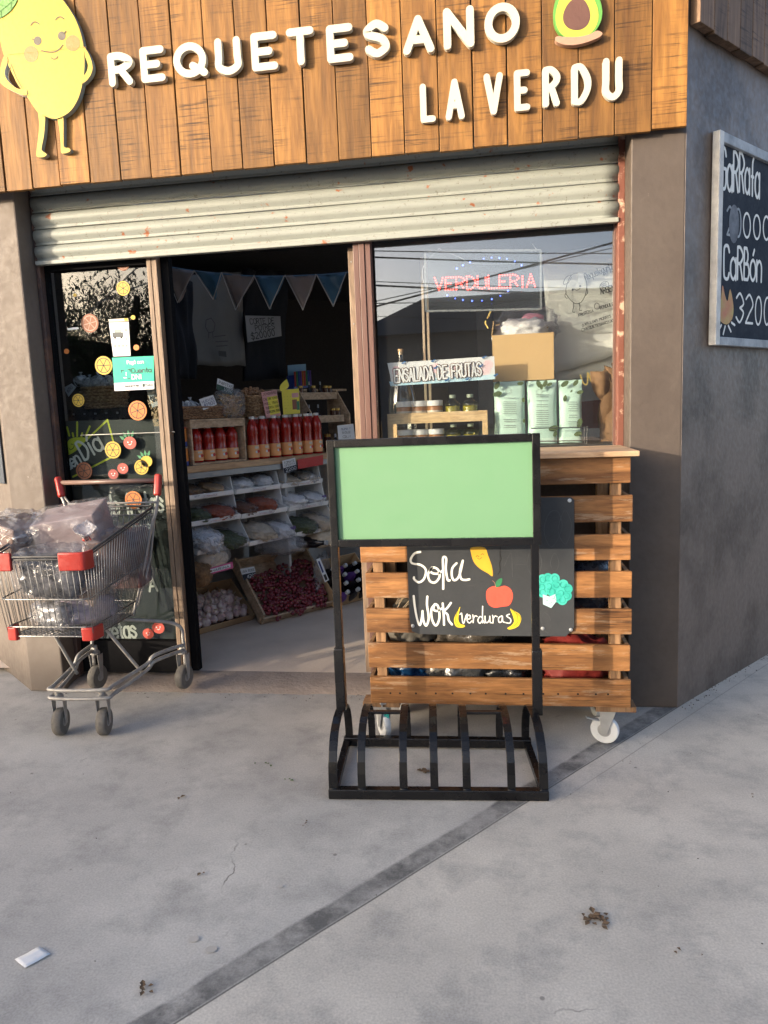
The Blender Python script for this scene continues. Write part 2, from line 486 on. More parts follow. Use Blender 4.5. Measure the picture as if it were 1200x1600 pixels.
def film(name, col=(.85, .85, .88), white=.16, gloss=.3, scale=14):
    """Thin crumpled clear plastic."""
    m, t, p, N, L = nodes(name)
    t.nodes.remove(p); out = [n for n in t.nodes if n.type == 'OUTPUT_MATERIAL'][0]
    v = pos(N, L)
    nz = N('ShaderNodeTexNoise'); nz.inputs['Scale'].default_value = scale; nz.inputs['Detail'].default_value = 6; nz.inputs['Distortion'].default_value = 1.5; L(v, nz.inputs[0])
    bp = N('ShaderNodeBump'); bp.inputs['Strength'].default_value = 1; bp.inputs['Distance'].default_value = .03; L(nz.outputs['Fac'], bp.inputs['Height'])
    tr = N('ShaderNodeBsdfTransparent'); tr.inputs[0].default_value = (.93, .93, .95, 1)
    gl = N('ShaderNodeBsdfGlossy'); gl.inputs['Roughness'].default_value = .18; L(bp.outputs[0], gl.inputs['Normal'])
    df = N('ShaderNodeBsdfDiffuse'); df.inputs[0].default_value = (*col, 1); L(bp.outputs[0], df.inputs['Normal'])
    rp = ramp(N, [(.42, white * .35), (.6, white), (.72, min(1, white * 2.6))]); L(nz.outputs['Fac'], rp.inputs[0])
    m1 = N('ShaderNodeMixShader'); L(rp.outputs[0], m1.inputs[0]); L(tr.outputs[0], m1.inputs[1]); L(df.outputs[0], m1.inputs[2])
    lw = N('ShaderNodeLayerWeight'); L(bp.outputs[0], lw.inputs['Normal']); pw = N('ShaderNodeMath', operation='POWER', i1=3.); L(lw.outputs['Facing'], pw.inputs[0])
    mr = N('ShaderNodeMapRange', i1=0., i2=1., i3=gloss * .25, i4=min(1, gloss * 2)); L(pw.outputs[0], mr.inputs[0])
    m2 = N('ShaderNodeMixShader'); L(mr.outputs[0], m2.inputs[0]); L(m1.outputs[0], m2.inputs[1]); L(gl.outputs[0], m2.inputs[2])
    L(m2.outputs[0], out.inputs[0]); MATS[name] = m; return m

FASC = wood('rough_sawn_boards', (.13, .055, .012), (.30, .142, .032), (16, 16, 1.6), .62, saw=(3.5, 3.5, 95), tone=.34)
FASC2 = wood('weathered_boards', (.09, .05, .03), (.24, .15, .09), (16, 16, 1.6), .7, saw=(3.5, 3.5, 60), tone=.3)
PAL = wood('pallet_wood', (.12, .045, .013), (.43, .20, .068), (2.2, 16, 16), .55, saw=(3.2, 20, 130), tone=.28, worn=(.44, .33, .22), worn_amt=.45)
PALV = wood('pallet_post_wood', (.16, .08, .035), (.44, .26, .13), (18, 18, 2.5), .65, tone=.2)
PINE = wood('pale_pine', (.64, .42, .20), (.84, .61, .34), (5, 5, 28), .5, tone=.12, bump=.12)
CRATEW = wood('crate_wood', (.38, .25, .15), (.66, .49, .33), (9, 9, 16), .7, tone=.18)
FRAMEW = wood('pale_frame_wood', (.17, .115, .075), (.34, .245, .17), (24, 24, 3), .55, tone=.1)
COUNT = wood('counter_edge_wood', (.36, .20, .10), (.62, .40, .22), (3, 3, 26), .5, tone=.1)
SHUT = None
def shutter_mat():
    m, t, p, N, L = nodes('shutter_paint')
    v = pos(N, L)
    a = N('ShaderNodeTexNoise'); a.inputs['Scale'].default_value = 9; a.inputs['Detail'].default_value = 9; a.inputs['Roughness'].default_value = .7; L(v, a.inputs[0])
    c = mixc(N, L, a.outputs['Fac'], (.315, .335, .30), (.235, .25, .225))
    b = N('ShaderNodeTexNoise'); b.inputs['Scale'].default_value = 46; b.inputs['Detail'].default_value = 6; b.inputs['Roughness'].default_value = .75; L(v, b.inputs[0])
    r = ramp(N, [(.58, 0), (.66, .9)]); L(b.outputs['Fac'], r.inputs[0])
    c = mixc(N, L, r.outputs[0], c, (.15, .135, .11))
    d = N('ShaderNodeTexNoise'); d.inputs['Scale'].default_value = 15; d.inputs['Detail'].default_value = 7; L(v, d.inputs[0])
    r2 = ramp(N, [(.66, 0), (.70, 1)]); L(d.outputs['Fac'], r2.inputs[0])
    c = mixc(N, L, r2.outputs[0], c, (.30, .10, .04))
    L(c, p.inputs[0]); p.inputs['Roughness'].default_value = .5
    bp = N('ShaderNodeBump'); bp.inputs['Strength'].default_value = .25; bp.inputs['Distance'].default_value = .004; L(b.outputs['Fac'], bp.inputs['Height']); L(bp.outputs[0], p.inputs['Normal'])
    return m
SHUT = shutter_mat()
def ground_mat():
    m, t, p, N, L = nodes('concrete_pavement')
    g = N('ShaderNodeNewGeometry')
    # signed distance to the joint line that runs out from the right wall's corner
    a = V((-.816, 1.551, 0)); b = V((.862, 3.609, 0)); d = (b - a).normalized(); n = V((d.y, -d.x, 0))
    wob = N('ShaderNodeTexNoise'); wob.inputs['Scale'].default_value = 3.5; wob.inputs['Detail'].default_value = 5; L(g.outputs['Position'], wob.inputs[0])
    dt = N('ShaderNodeVectorMath', operation='DOT_PRODUCT'); dt.inputs[1].default_value = n; L(g.outputs['Position'], dt.inputs[0])
    s = N('ShaderNodeMath', operation='SUBTRACT', i1=a.dot(n)); L(dt.outputs['Value'], s.inputs[0])
    wm = N('ShaderNodeMath', operation='MULTIPLY_ADD', i1=.03, i2=-.015); L(wob.outputs['Fac'], wm.inputs[0])
    s2 = N('ShaderNodeMath', operation='ADD'); L(s.outputs[0], s2.inputs[0]); L(wm.outputs[0], s2.inputs[1])
    mr = N('ShaderNodeMapRange', i1=-.006, i2=.006, i3=0., i4=1.); L(s.outputs[0], mr.inputs[0])
    big = N('ShaderNodeTexNoise'); big.inputs['Scale'].default_value = 1.7; big.inputs['Detail'].default_value = 8; big.inputs['Roughness'].default_value = .6; L(g.outputs['Position'], big.inputs[0])
    br = ramp(N, [(.35, 0), (.65, 1)]); L(big.outputs['Fac'], br.inputs[0])
    left = mixc(N, L, br.outputs[0], (.36, .348, .328), (.53, .508, .468))
    right = mixc(N, L, br.outputs[0], (.44, .412, .368), (.595, .555, .49))
    c = mixc(N, L, mr.outputs[0], left, right)
    # dark mortar strip left of the joint
    r1 = N('ShaderNodeMapRange', i1=-.088, i2=-.076, i3=0., i4=1.); L(s2.outputs[0], r1.inputs[0])
    r2 = N('ShaderNodeMapRange', i1=-.01, i2=.0, i3=1., i4=0.); L(s.outputs[0], r2.inputs[0])
    ml = N('ShaderNodeMath', operation='MULTIPLY'); L(r1.outputs[0], ml.inputs[0]); L(r2.outputs[0], ml.inputs[1])
    pt = N('ShaderNodeTexNoise'); pt.inputs['Scale'].default_value = 7; pt.inputs['Detail'].default_value = 9; pt.inputs['Roughness'].default_value = .7; L(g.outputs['Position'], pt.inputs[0])
    pr = ramp(N, [(.38, .35), (.58, 1)]); L(pt.outputs['Fac'], pr.inputs[0])
    m2 = N('ShaderNodeMath', operation='MULTIPLY'); L(ml.outputs[0], m2.inputs[0]); L(pr.outputs[0], m2.inputs[1])
    stripc = mixc(N, L, pt.outputs['Fac'], (.17, .165, .155), (.085, .085, .085))
    c = mixc(N, L, m2.outputs[0], c, stripc)
    # the joint itself
    ab = N('ShaderNodeMath', operation='ABSOLUTE'); s3 = N('ShaderNodeMath', operation='MULTIPLY_ADD', i1=.2); L(wm.outputs[0], s3.inputs[0]); L(s.outputs[0], s3.inputs[2]); L(s3.outputs[0], ab.inputs[0])
    jr = N('ShaderNodeMapRange', i1=.0015, i2=.0045, i3=.85, i4=0.); L(ab.outputs[0], jr.inputs[0])
    c = mixc(N, L, jr.outputs[0], c, (.07, .065, .06))
    j2 = N('ShaderNodeMath', operation='ADD', i1=-.085); L(s3.outputs[0], j2.inputs[0]); j3 = N('ShaderNodeMath', operation='ABSOLUTE'); L(j2.outputs[0], j3.inputs[0])
    j4 = N('ShaderNodeMapRange', i1=.001, i2=.004, i3=.55, i4=0.); L(j3.outputs[0], j4.inputs[0])
    sx = N('ShaderNodeSeparateXYZ'); L(g.outputs['Position'], sx.inputs[0]); sm_ = N('ShaderNodeMapRange', i1=.1, i2=.45, i3=0., i4=1.); L(sx.outputs['X'], sm_.inputs[0])
    j5 = N('ShaderNodeMath', operation='MULTIPLY'); L(j4.outputs[0], j5.inputs[0]); L(sm_.outputs[0], j5.inputs[1])
    c = mixc(N, L, j5.outputs[0], c, (.2, .18, .16))
    wv = N('ShaderNodeVectorMath', operation='MULTIPLY_ADD'); wv.inputs[1].default_value = (.35, .35, 0); L(wob.outputs['Color'], wv.inputs[0]); L(g.outputs['Position'], wv.inputs[2])
    cv = N('ShaderNodeTexVoronoi', feature='DISTANCE_TO_EDGE'); cv.inputs['Scale'].default_value = .95; L(wv.outputs[0], cv.inputs[0])
    cr_ = N('ShaderNodeMapRange', i1=.0012, i2=.004, i3=.8, i4=0.); L(cv.outputs['Distance'], cr_.inputs[0])
    cm = ramp(N, [(.57, 0), (.65, 1)]); L(big.outputs['Fac'], cm.inputs[0])
    cmm = N('ShaderNodeMath', operation='MULTIPLY'); L(cr_.outputs[0], cmm.inputs[0]); L(cm.outputs[0], cmm.inputs[1])
    c = mixc(N, L, cmm.outputs[0], c, (.13, .12, .11))
    # soft stains, blotches and grit
    st = N('ShaderNodeTexNoise'); st.inputs['Scale'].default_value = 4.2; st.inputs['Detail'].default_value = 9; st.inputs['Roughness'].default_value = .72; L(g.outputs['Position'], st.inputs[0])
    sr = ramp(N, [(.48, 0), (.66, .55)]); L(st.outputs['Fac'], sr.inputs[0])
    c = mixc(N, L, sr.outputs[0], c, (.24, .235, .225))
    fi = N('ShaderNodeTexNoise'); fi.inputs['Scale'].default_value = 150; fi.inputs['Detail'].default_value = 4; L(g.outputs['Position'], fi.inputs[0])
    fr = ramp(N, [(.3, .82), (.7, 1.1)]); L(fi.outputs['Fac'], fr.inputs[0])
    c = mixc(N, L, 1, c, fr.outputs[0], 'MULTIPLY')
    vo = N('ShaderNodeTexVoronoi'); vo.inputs['Scale'].default_value = 9; L(g.outputs['Position'], vo.inputs[0])
    vr = ramp(N, [(.045, .7), (.075, 0)]); L(vo.outputs['Distance'], vr.inputs[0])
    c2 = N('ShaderNodeSeparateColor'); L(vo.outputs['Color'], c2.inputs[0])
    vt = ramp(N, [(.82, 0), (.84, 1)]); L(c2.outputs[0], vt.inputs[0])
    vm = N('ShaderNodeMath', operation='MULTIPLY'); L(vr.outputs[0], vm.inputs[0]); L(vt.outputs[0], vm.inputs[1])
    c = mixc(N, L, vm.outputs[0], c, (.14, .13, .12))
    L(c, p.inputs[0])
    rg = N('ShaderNodeMapRange', i1=.3, i2=.7, i3=.62, i4=.85); L(st.outputs['Fac'], rg.inputs[0]); L(rg.outputs[0], p.inputs['Roughness'])
    h = N('ShaderNodeMath', operation='MULTIPLY_ADD', i1=-6.); L(jr.outputs[0], h.inputs[0]); L(fi.outputs['Fac'], h.inputs[2])
    bp = N('ShaderNodeBump'); bp.inputs['Strength'].default_value = .1; bp.inputs['Distance'].default_value = .003; L(h.outputs[0], bp.inputs['Height']); L(bp.outputs[0], p.inputs['Normal'])
    return m
GROUND = ground_mat()
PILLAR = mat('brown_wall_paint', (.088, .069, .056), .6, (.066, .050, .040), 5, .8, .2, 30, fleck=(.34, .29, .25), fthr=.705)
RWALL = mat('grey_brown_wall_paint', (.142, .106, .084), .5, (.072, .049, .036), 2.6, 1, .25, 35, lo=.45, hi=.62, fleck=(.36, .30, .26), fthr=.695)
LWALL = mat('dusty_tan_wall_paint', (.145, .118, .096), .7, (.108, .086, .07), 5, .8, .25, 30, fleck=(.42, .38, .33), fthr=.69)
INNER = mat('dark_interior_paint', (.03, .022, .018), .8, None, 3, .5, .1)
LIGHTIN = mat('white_bounce_paint', (.72, .70, .66), .8)  # unseen walls and front ceiling made white to bounce daylight inside
CEIL = mat('shade_dark_ceiling', (.03, .026, .024), .8)  # ceiling in view coloured near black, standing in for shade
FLOORI = mat('interior_concrete', (.70, .585, .475), .65, (.56, .46, .37), 3.5, .9, .15, 60)
STEP = mat('pinkish_step_concrete', (.31, .26, .225), .85, (.22, .18, .155), 8, .9, .6, 45)
BLACKM = mat('black_metal_paint', (.006, .006, .007), .26, (.010, .009, .009), 9, .4, .012, 14, spec=.42)
DKFRAME = mat('dark_door_frame', (.007, .007, .008), .8, None, 7, .3, .03, spec=.06)
BROWNF = mat('brown_frame_paint', (.13, .065, .05), .45, (.10, .05, .038), 9, .6, .1, st=(1, 1, .15))
REDF = mat('flaking_oxide_red_paint', (.16, .055, .035), .6, (.48, .33, .24), 13, 1, .35, 40, lo=.55, hi=.62)
CHALKB = mat('chalkboard_paint', (.028, .031, .034), .5, (.05, .053, .056), 4, .8, .05, 50)
CHALKN = mat('navy_chalkboard_paint', (.018, .024, .036), .8, (.04, .047, .06), 4, .9, .05, 50, spec=.15)
CHALKG = mat('green_black_board', (.022, .03, .028), .4, (.035, .045, .04), 4, .6, .04)
CHALK = mat('chalk_white', (.78, .78, .74), .8, (.6, .6, .58), 30, .6, .2)
CHALKW = mat('paint_pen_white', (.84, .83, .74), .6, (.76, .75, .68), 30, .4, .05)
FAINT = mat('faint_rubbed_chalk', (.085, .09, .094), .8, (.05, .053, .056), 25, 1, 0)
GREENP = mat('mint_green_panel', (.150, .305, .166), .42, (.142, .292, .16), 2.5, .5, .03, 20)
LETTER = mat('cream_letter_paint', (.50, .475, .38), .5, (.46, .43, .34), 10, .5, .06)
LETSIDE = mat('letter_edge_foam', (.50, .49, .42), .7)
YEL = mat('lemon_yellow_paint', (.46, .315, .018), .45, (.44, .34, .024), 4, .5, .04)
LEAFG = mat('leaf_green_paint', (.10, .26, .05), .5)
LINE = mat('dark_outline_ink', (.10, .085, .04), .6)
BLUSH = mat('peach_blush', (.56, .19, .045), .5)
GREYEYE = mat('grey_eye_paint', (.09, .075, .055), .5)
AVOR = mat('avocado_green_edge', (.11, .32, .06), .45)
AVOF = mat('avocado_yellow_flesh', (.52, .50, .06), .45)
AVOS = mat('avocado_stone_brown', (.13, .062, .045), .4)
PINKB = mat('pinkish_base_board', (.40, .24, .165), .55)
STEEL = mat('zinc_wire', (.30, .30, .29), .38, (.17, .16, .15), 30, .7, .15, 90, metal=.85)
STEELD = mat('dull_zinc_tube', (.36, .35, .33), .5, (.24, .22, .2), 25, .8, .2, 60, metal=.35)
DKRIM = mat('dark_worn_rim', (.055, .055, .055), .45, (.12, .12, .12), 30, .6, .1, metal=.5)
REDP = mat('red_plastic', (.36, .026, .018), .4, (.28, .024, .018), 12, .6, .1)
RUBBER = mat('dusty_grey_rubber', (.17, .155, .135), .85, (.09, .085, .075), 18, .8, .4, 50)
BRNHAND = mat('brown_handle_grip', (.18, .115, .095), .4)
WHITEP = mat('white_plastic', (.66, .68, .68), .35, None, 8, .3, .05)
GALV = mat('galvanised_plate', (.45, .46, .46), .4, None, 20, .5, .1, metal=.5)
TURQ = mat('turquoise_plastic', (.03, .42, .38), .4)
CARD = mat('cardboard', (.50, .33, .18), .8, (.43, .27, .14), 6, .6, .1)
CARDL = mat('light_cardboard', (.62, .41, .19), .8, (.56, .36, .16), 5, .5, .1)
CARDD = mat('brown_carton', (.17, .095, .06), .7, (.13, .07, .045), 6, .6, .1)
PAPER = mat('white_paper', (.72, .73, .74), .7, (.64, .65, .66), 4, .5, .03)
INK = mat('black_ink', (.015, .015, .015), .6)
INKB = mat('blue_ink', (.02, .03, .16), .6)
INKBR = mat('brown_ink', (.13, .055, .03), .6)
PINKW = mat('pink_watercolour', (.80, .48, .52), .7, (.78, .70, .72), 20, 1, 0)
BLUEW = mat('blue_watercolour', (.40, .66, .80), .7, (.62, .76, .82), 20, 1, 0)
BLUEINK = mat('bright_blue_ink', (.02, .13, .35), .6)
SALSA = mat('tomato_sauce', (.30, .010, .007), .22, (.36, .02, .01), 9, .6, .02, 20, spec=.5, coat=.25)
SLAB = mat('orange_label', (.80, .36, .12), .5, (.82, .50, .28), 6, .6, 0)
CREAMP = mat('cream_label_paper', (.66, .57, .45), .5)
LIDW = mat('white_lid', (.78, .78, .76), .4)
WICK = mat('wicker', (.40, .23, .12), .7, (.15, .075, .035), 60, 1, .8, 90, st=(1, 1, 2.2), lo=.42, hi=.56)
WICKL = mat('light_wicker', (.50, .32, .17), .7, (.2, .11, .05), 60, 1, .8, 90, st=(1, 1, 2.2), lo=.42, hi=.56)
GARL = mat('garlic_skin', (.80, .70, .62), .55, (.42, .22, .26), 42, 1, .25, 60, st=(1, 1, .4))
GSTEM = mat('garlic_stem', (.50, .42, .28), .8)
GRAPE = mat('red_grape_skin', (.22, .025, .035), .3, (.12, .014, .025), 30, .9, .05, spec=.6)
GRSTEM = mat('grape_stem', (.30, .20, .08), .7)
TRAY = mat('grey_white_tray', (.86, .85, .82), .4, None, 6, .3, .03)
TRAYIN = mat('dim_tray_back', (.55, .54, .52), .5)
WHITEB = mat('white_paper_goods', (.86, .85, .83), .6, (.7, .7, .7), 18, .8, .3)
SPICER = mat('paprika_red', (.42, .085, .022), .7, (.2, .035, .015), 50, .9, .4)
SPICEG = mat('dried_herb_green', (.09, .11, .035), .8, (.03, .04, .014), 45, .9, .5)
SPICEB = mat('brown_dried_goods', (.25, .14, .06), .8, (.08, .04, .02), 45, .9, .5)
CREAMG = mat('cream_grains', (.68, .57, .42), .7, (.52, .42, .3), 60, .8, .4)
FILM = film('clear_plastic_film')
FILMC = film('cart_plastic_film', white=.10, gloss=.13, scale=6)
FILMP = film('packet_film', white=.05, gloss=.14, scale=20)
FILMW = film('milky_plastic_film', (.86, .86, .88), .42, .2, 16)
GLASS = glassy('shop_glass', (.95, .97, .97), 0, .135, .01)
GLASSL = glassy('side_shop_glass', (.80, .83, .83), 0, .055, .0)
CLEAR = glassy('clear_bottle_glass', (.86, .9, .86), .02, .1)
OIL = glassy('olive_oil', (.80, .78, .45), .03, .06)
PEANUT = mat('caramel_spread', (.36, .15, .045), .3, None, 20, .3, 0, coat=.5)
MINTB = mat('mint_pouch', (.56, .76, .66), .38, (.48, .70, .60), 5, .7, .12, 14)
DKLEAF = mat('printed_dark_leaf', (.07, .11, .04), .5, (.12, .16, .06), 30, .8, 0)
GREYTX = mat('grey_print', (.28, .33, .31), .6)
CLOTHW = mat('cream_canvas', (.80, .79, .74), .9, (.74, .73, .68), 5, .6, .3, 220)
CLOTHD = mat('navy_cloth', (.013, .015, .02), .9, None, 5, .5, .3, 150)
CLOTHG = mat('shade_toned_canvas', (.17, .165, .15), .9, (.13, .125, .115), 5, .6, .3, 200)  # cream canvas darkened: shade of the back room put into its colour
CLOTHB = mat('brown_cloth', (.28, .15, .065), .75, (.16, .08, .035), 7, .9, .3, 90)
BUNTG = mat('grey_satin', (.26, .225, .215), .35, (.2, .175, .17), 9, .6, .1, 25)
BUNTB = mat('blue_satin', (.06, .15, .24), .35, (.04, .11, .19), 9, .6, .1, 25)
DKBOT = mat('dark_bottle_glass', (.012, .01, .012), .12, None, 5, .2, 0, spec=.7)
PURP = mat('purple_wrap', (.10, .04, .22), .5)
GOLD = mat('gold_lid', (.5, .33, .10), .35, metal=.8)
JAM = mat('dark_jam', (.07, .02, .012), .15, coat=.5)
YELP = mat('yellow_card', (.76, .65, .04), .5, (.70, .58, .05), 5, .5, .02)
PINKC = mat('pink_card', (.72, .36, .34), .6)
REDC = mat('red_card', (.50, .03, .025), .55)
TEALG = mat('teal_green_print', (.0, .42, .25), .4, (.0, .46, .36), 1.5, .6, 0)
TEALD = mat('dark_teal_ink', (.005, .06, .06), .5)
ORANGE = mat('orange_sticker', (.56, .17, .025), .5)
ORANGEB = mat('burnt_orange_sticker', (.25, .085, .035), .5)
LEMS = mat('yellow_sticker', (.52, .35, .03), .5)
REDS = mat('red_sticker', (.44, .065, .045), .5)
LIME = mat('lime_paint', (.62, .68, .03), .5)
MIDG = mat('leaf_green_sticker', (.03, .19, .08), .5)
CANO = mat('orange_can_print', (.66, .22, .03), .35, (.60, .16, .03), 7, .6, 0)
CANB = mat('blue_can_print', (.03, .06, .28), .35)
TINT = mat('turquoise_broccoli', (.04, .45, .36), .5)
TINTD = mat('dark_turquoise', (.01, .26, .20), .5)
PALET = mat('pale_turquoise', (.50, .75, .74), .5)
APPLE = mat('apple_red', (.72, .10, .06), .5)
BANANA = mat('banana_yellow', (.78, .58, .03), .5)
CARROT = mat('golden_yellow', (.76, .42, .03), .5)
BLKBAG = mat('black_bin_bag', (.014, .015, .018), .25, None, 12, .3, .8, 22, spec=.6)
BLUBAG = mat('blue_plastic_bag', (.008, .05, .14), .3, (.006, .02, .045), 14, .9, .8, 22)
REDBAG = mat('red_fabric_bag', (.20, .017, .013), .65, None, 8, .6, .6, 16)
DIRT = mat('dry_plant_scraps', (.13, .085, .05), .9)
GRLEAF = mat('green_leaf_scrap', (.06, .12, .03), .8)
FLAME = mat('flame_orange_chalk', (.50, .21, .12), .8, (.45, .40, .14), 12, 1, .1)
FRAMEWH = mat('worn_white_frame', (.62, .61, .57), .6, (.35, .34, .33), 14, .8, .3)
FRAMEGR = mat('smudged_grey_frame', (.20, .215, .23), .6, (.42, .44, .46), 9, .9, .2)
def led(name, col, s):
    m, t, p, N, L = nodes(name); p.inputs['Base Color'].default_value = (*col, 1); p.inputs['Emission Color'].default_value = (*col, 1); p.inputs['Emission Strength'].default_value = s
    MATS[name] = m; return m
LEDR = led('red_led', (1, .07, .05), 1.9)
LEDB = led('blue_led', (.08, .14, 1), 2.2)
GLOWY = led('warm_yellow_glow', (.9, .62, .16), .12)  # glow shared by the neon curl and the unlit gold squiggle

# ================================================================== THE SETTING
YF = 3.84                                   # glazing plane of the shop front
FL = .035                                    # shop floor level
ON = V((0, -1, 0))                          # outward normal of the shop front
RWD = V((.7, .82, 0)).normalized(); RWN = V((RWD.y, -RWD.x, 0)); RW0 = V((.862, 3.61, 0))
RWP = Pl(RW0, RWN)
LWD = V((-.768, .64, 0)); LWN = V((-LWD.y, LWD.x, 0)); LW0 = V((-2.63, 3.66, 0))
LWP = Pl(LW0, LWN)

g = MB(); g.add([(-150, -150, 0), (150, -150, 0), (150, 150, 0), (-150, 150, 0)], [(0, 1, 2, 3)])
tag(obj('sidewalk', g, GROUND, loc=(0, 0, 0)), kind='structure')
# raised shop floor with a rough front edge
g = MB(); n = 46; vs = []; fs = []
rows = [(3.700, -.002), (3.718, .016), (3.768, .028), (3.80, FL), (3.93, FL + .001)]
for i in range(n + 1):
    x = -2.43 + 3.06 * i / n
    for k, (y, z) in enumerate(rows):
        j = noise.noise(V((x * 7, k * .7, 1))) * .018 + noise.noise(V((x * 23, k, 4))) * .008
        vs.append((x, y + (j if k < 4 else 0) + (.012 * x if k < 3 else 0), z + (j * .25 if 0 < k < 3 else 0)))
L_ = len(rows)
for i in range(n):
    for k in range(L_ - 1): fs.append((i * L_ + k, (i + 1) * L_ + k, (i + 1) * L_ + k + 1, i * L_ + k + 1))
g.add(vs, fs)
tag(obj('doorstep', g, STEP, loc=(0, 0, 0), smooth=40), kind='structure')
g = MB(); g.add([(-5, 3.93, FL), (.62, 3.93, FL), (4, 7.5, FL), (0, 11, FL), (-6, 9, FL)], [(0, 1, 2, 3, 4)])
tag(obj('shop_floor', g, FLOORI, loc=(0, 0, 0)), kind='structure')

bld = thing('shop_building', 'brown painted corner shop with a chamfered entrance front', 'building', (0, 4, 0))
XP = -2.415                                  # inner corner of the left pillar
g = MB(); g.prism([(-2.63, 3.66, 0), (XP, 3.65, 0), (XP, 3.95, 0), (-2.63, 3.95, 0)], (0, 0, 3.3)); p1 = obj('pillar', g, mat('tan_pillar_tone', (.150, .124, .104), .7, (.112, .09, .074), 5, .5, .25, 30, fleck=(.36, .32, .28), fthr=.69), bld, bevel=.008)  # lighter tan than the right pillar
p1['label'] = 'lighter tan pillar left of the shop window'
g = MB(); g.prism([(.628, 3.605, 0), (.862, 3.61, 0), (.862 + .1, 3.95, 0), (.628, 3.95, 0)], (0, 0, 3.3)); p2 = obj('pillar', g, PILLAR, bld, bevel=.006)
p2['label'] = 'brown pillar on the street corner at right'
def wall_slab(o, d, nrm, L, h, th):
    mb = MB(); a = V(o); b = a + d * L
    mb.prism([a, b, b - nrm * th, a - nrm * th], (0, 0, h)); return mb
SO0, SO1 = 1.36, 6.0                          # unseen side-street opening, added to let daylight into the shop
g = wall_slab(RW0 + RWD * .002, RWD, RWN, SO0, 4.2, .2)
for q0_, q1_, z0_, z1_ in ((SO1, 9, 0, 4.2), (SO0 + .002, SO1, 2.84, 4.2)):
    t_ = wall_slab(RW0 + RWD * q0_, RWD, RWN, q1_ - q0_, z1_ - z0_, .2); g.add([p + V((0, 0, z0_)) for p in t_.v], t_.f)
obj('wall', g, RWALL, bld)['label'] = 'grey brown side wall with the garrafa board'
g = wall_slab(LW0 - LWN * .004, LWD, LWN, 7, 4.2, .2); obj('wall', g, LWALL, bld)['label'] = 'tan side wall at the left edge'
g = MB(); g.box((-.88, 3.9, 3.55), (3.5, .3, 1.6)); obj('lintel', g, PILLAR, bld)
g = MB(); g.box((.02, 3.93, .62), (1.2, .12, 1.24)); obj('window_breast', g, PILLAR, bld)
# dark room behind
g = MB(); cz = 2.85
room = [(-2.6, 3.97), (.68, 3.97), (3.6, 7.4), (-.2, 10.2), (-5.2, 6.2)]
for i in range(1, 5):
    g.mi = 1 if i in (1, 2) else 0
    a = room[i]; b = room[(i + 1) % 5]
    if i == 1:
        dd = (V((b[0], b[1], 0)) - V((a[0], a[1], 0))); LL = dd.length; a_ = V((a[0], a[1], 0))
        for f0, f1, z0_, z1_ in ((0, SO0 - .2, 0, cz), (SO1 - .2, LL, 0, cz), (SO0 - .2, min(SO1 - .2, LL), 2.82, cz)):
            if f1 <= f0: continue
            p, q = a_ + dd * (f0 / LL), a_ + dd * (f1 / LL)
            g.add([p + V((0, 0, z0_)), q + V((0, 0, z0_)), q + V((0, 0, z1_)), p + V((0, 0, z1_))], [(0, 1, 2, 3)])
        continue
    g.add([(a[0], a[1], 0), (b[0], b[1], 0), (b[0], b[1], cz), (a[0], a[1], cz)], [(0, 1, 2, 3)])
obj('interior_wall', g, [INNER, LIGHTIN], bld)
SKX0, SKX1, SKY0, SKY1 = -2.45, .9, 4.15, 5.85     # unseen ceiling opening added over the counter to brighten the interior
def lxw(y): return -2.63 - 1.2 * (y - 3.66) + .1
def rxw(y): return .862 + .8537 * (y - 3.61) - .16
def holed(mb, y0, y1, z, th):
    def tz(a, b, la, lb, ra, rb): mb.prism([(la, a, z), (ra, a, z), (rb, b, z), (lb, b, z)], (0, 0, th))
    if y0 < SKY0: tz(y0, SKY0, lxw(y0), lxw(SKY0), rxw(y0), rxw(SKY0))
    if y0 < SKY1 <= y1:
        tz(SKY0, SKY1, lxw(SKY0), lxw(SKY1), SKX0, SKX0); tz(SKY0, SKY1, SKX1, SKX1, rxw(SKY0), rxw(SKY1))
    if y1 > SKY1: a = max(y0, SKY1); tz(a, y1, lxw(a), lxw(y1), rxw(a), rxw(y1))
    return mb
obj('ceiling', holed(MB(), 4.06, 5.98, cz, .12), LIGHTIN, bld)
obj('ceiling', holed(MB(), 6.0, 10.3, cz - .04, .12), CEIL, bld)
g = MB()
for a, b in (((SKX0, SKY0), (SKX1, SKY0)), ((SKX1, SKY0), (SKX1, SKY1)), ((SKX1, SKY1), (SKX0, SKY1)), ((SKX0, SKY1), (SKX0, SKY0))):
    g.add([(a[0], a[1], cz), (b[0], b[1], cz), (b[0], b[1], 3.3), (a[0], a[1], 3.3)], [(0, 1, 2, 3)])
obj('added_opening_curb', g, PAPER, bld)
obj('roof', holed(MB(), 4.06, 10, 3.3, .1), CEIL, bld)

# ------------------------------------------------------------------ wooden fascia
YS = 3.555
fx = [-140, -88, -40, 10, 52, 95, 143, 190, 237, 284, 332, 380, 429, 480, 530, 581, 633, 687, 740, 794, 848, 904, 960, 1018, 1074]
def fyb(px): return 306 - .0985 * px - 2e-6 * px * px
g = MB()
for i in range(len(fx) - 1):
    a = W(fx[i], fyb(fx[i]), YS); b = W(fx[i + 1], fyb(fx[i + 1]), YS)
    g.tone = rnd.random()
    dy = rnd.uniform(-.004, .004); z0 = 2.662 + rnd.uniform(-.004, .004) + (.012 if i == len(fx) - 2 else 0)
    gap = .004 if rnd.random() > .3 else .008
    g.box(((a.x + b.x) / 2, YS + .0125 + dy, (z0 + 3.9) / 2), (b.x - a.x - gap, .025, 3.9 - z0))
fas = obj('fascia_boarding', g, FASC, bevel=.0025)
tag(fas, 'sunlit orange brown rough sawn board cladding above the shutter', 'wood cladding')
g = MB(); t = .0
g = MB(); tt = .012
k = 0
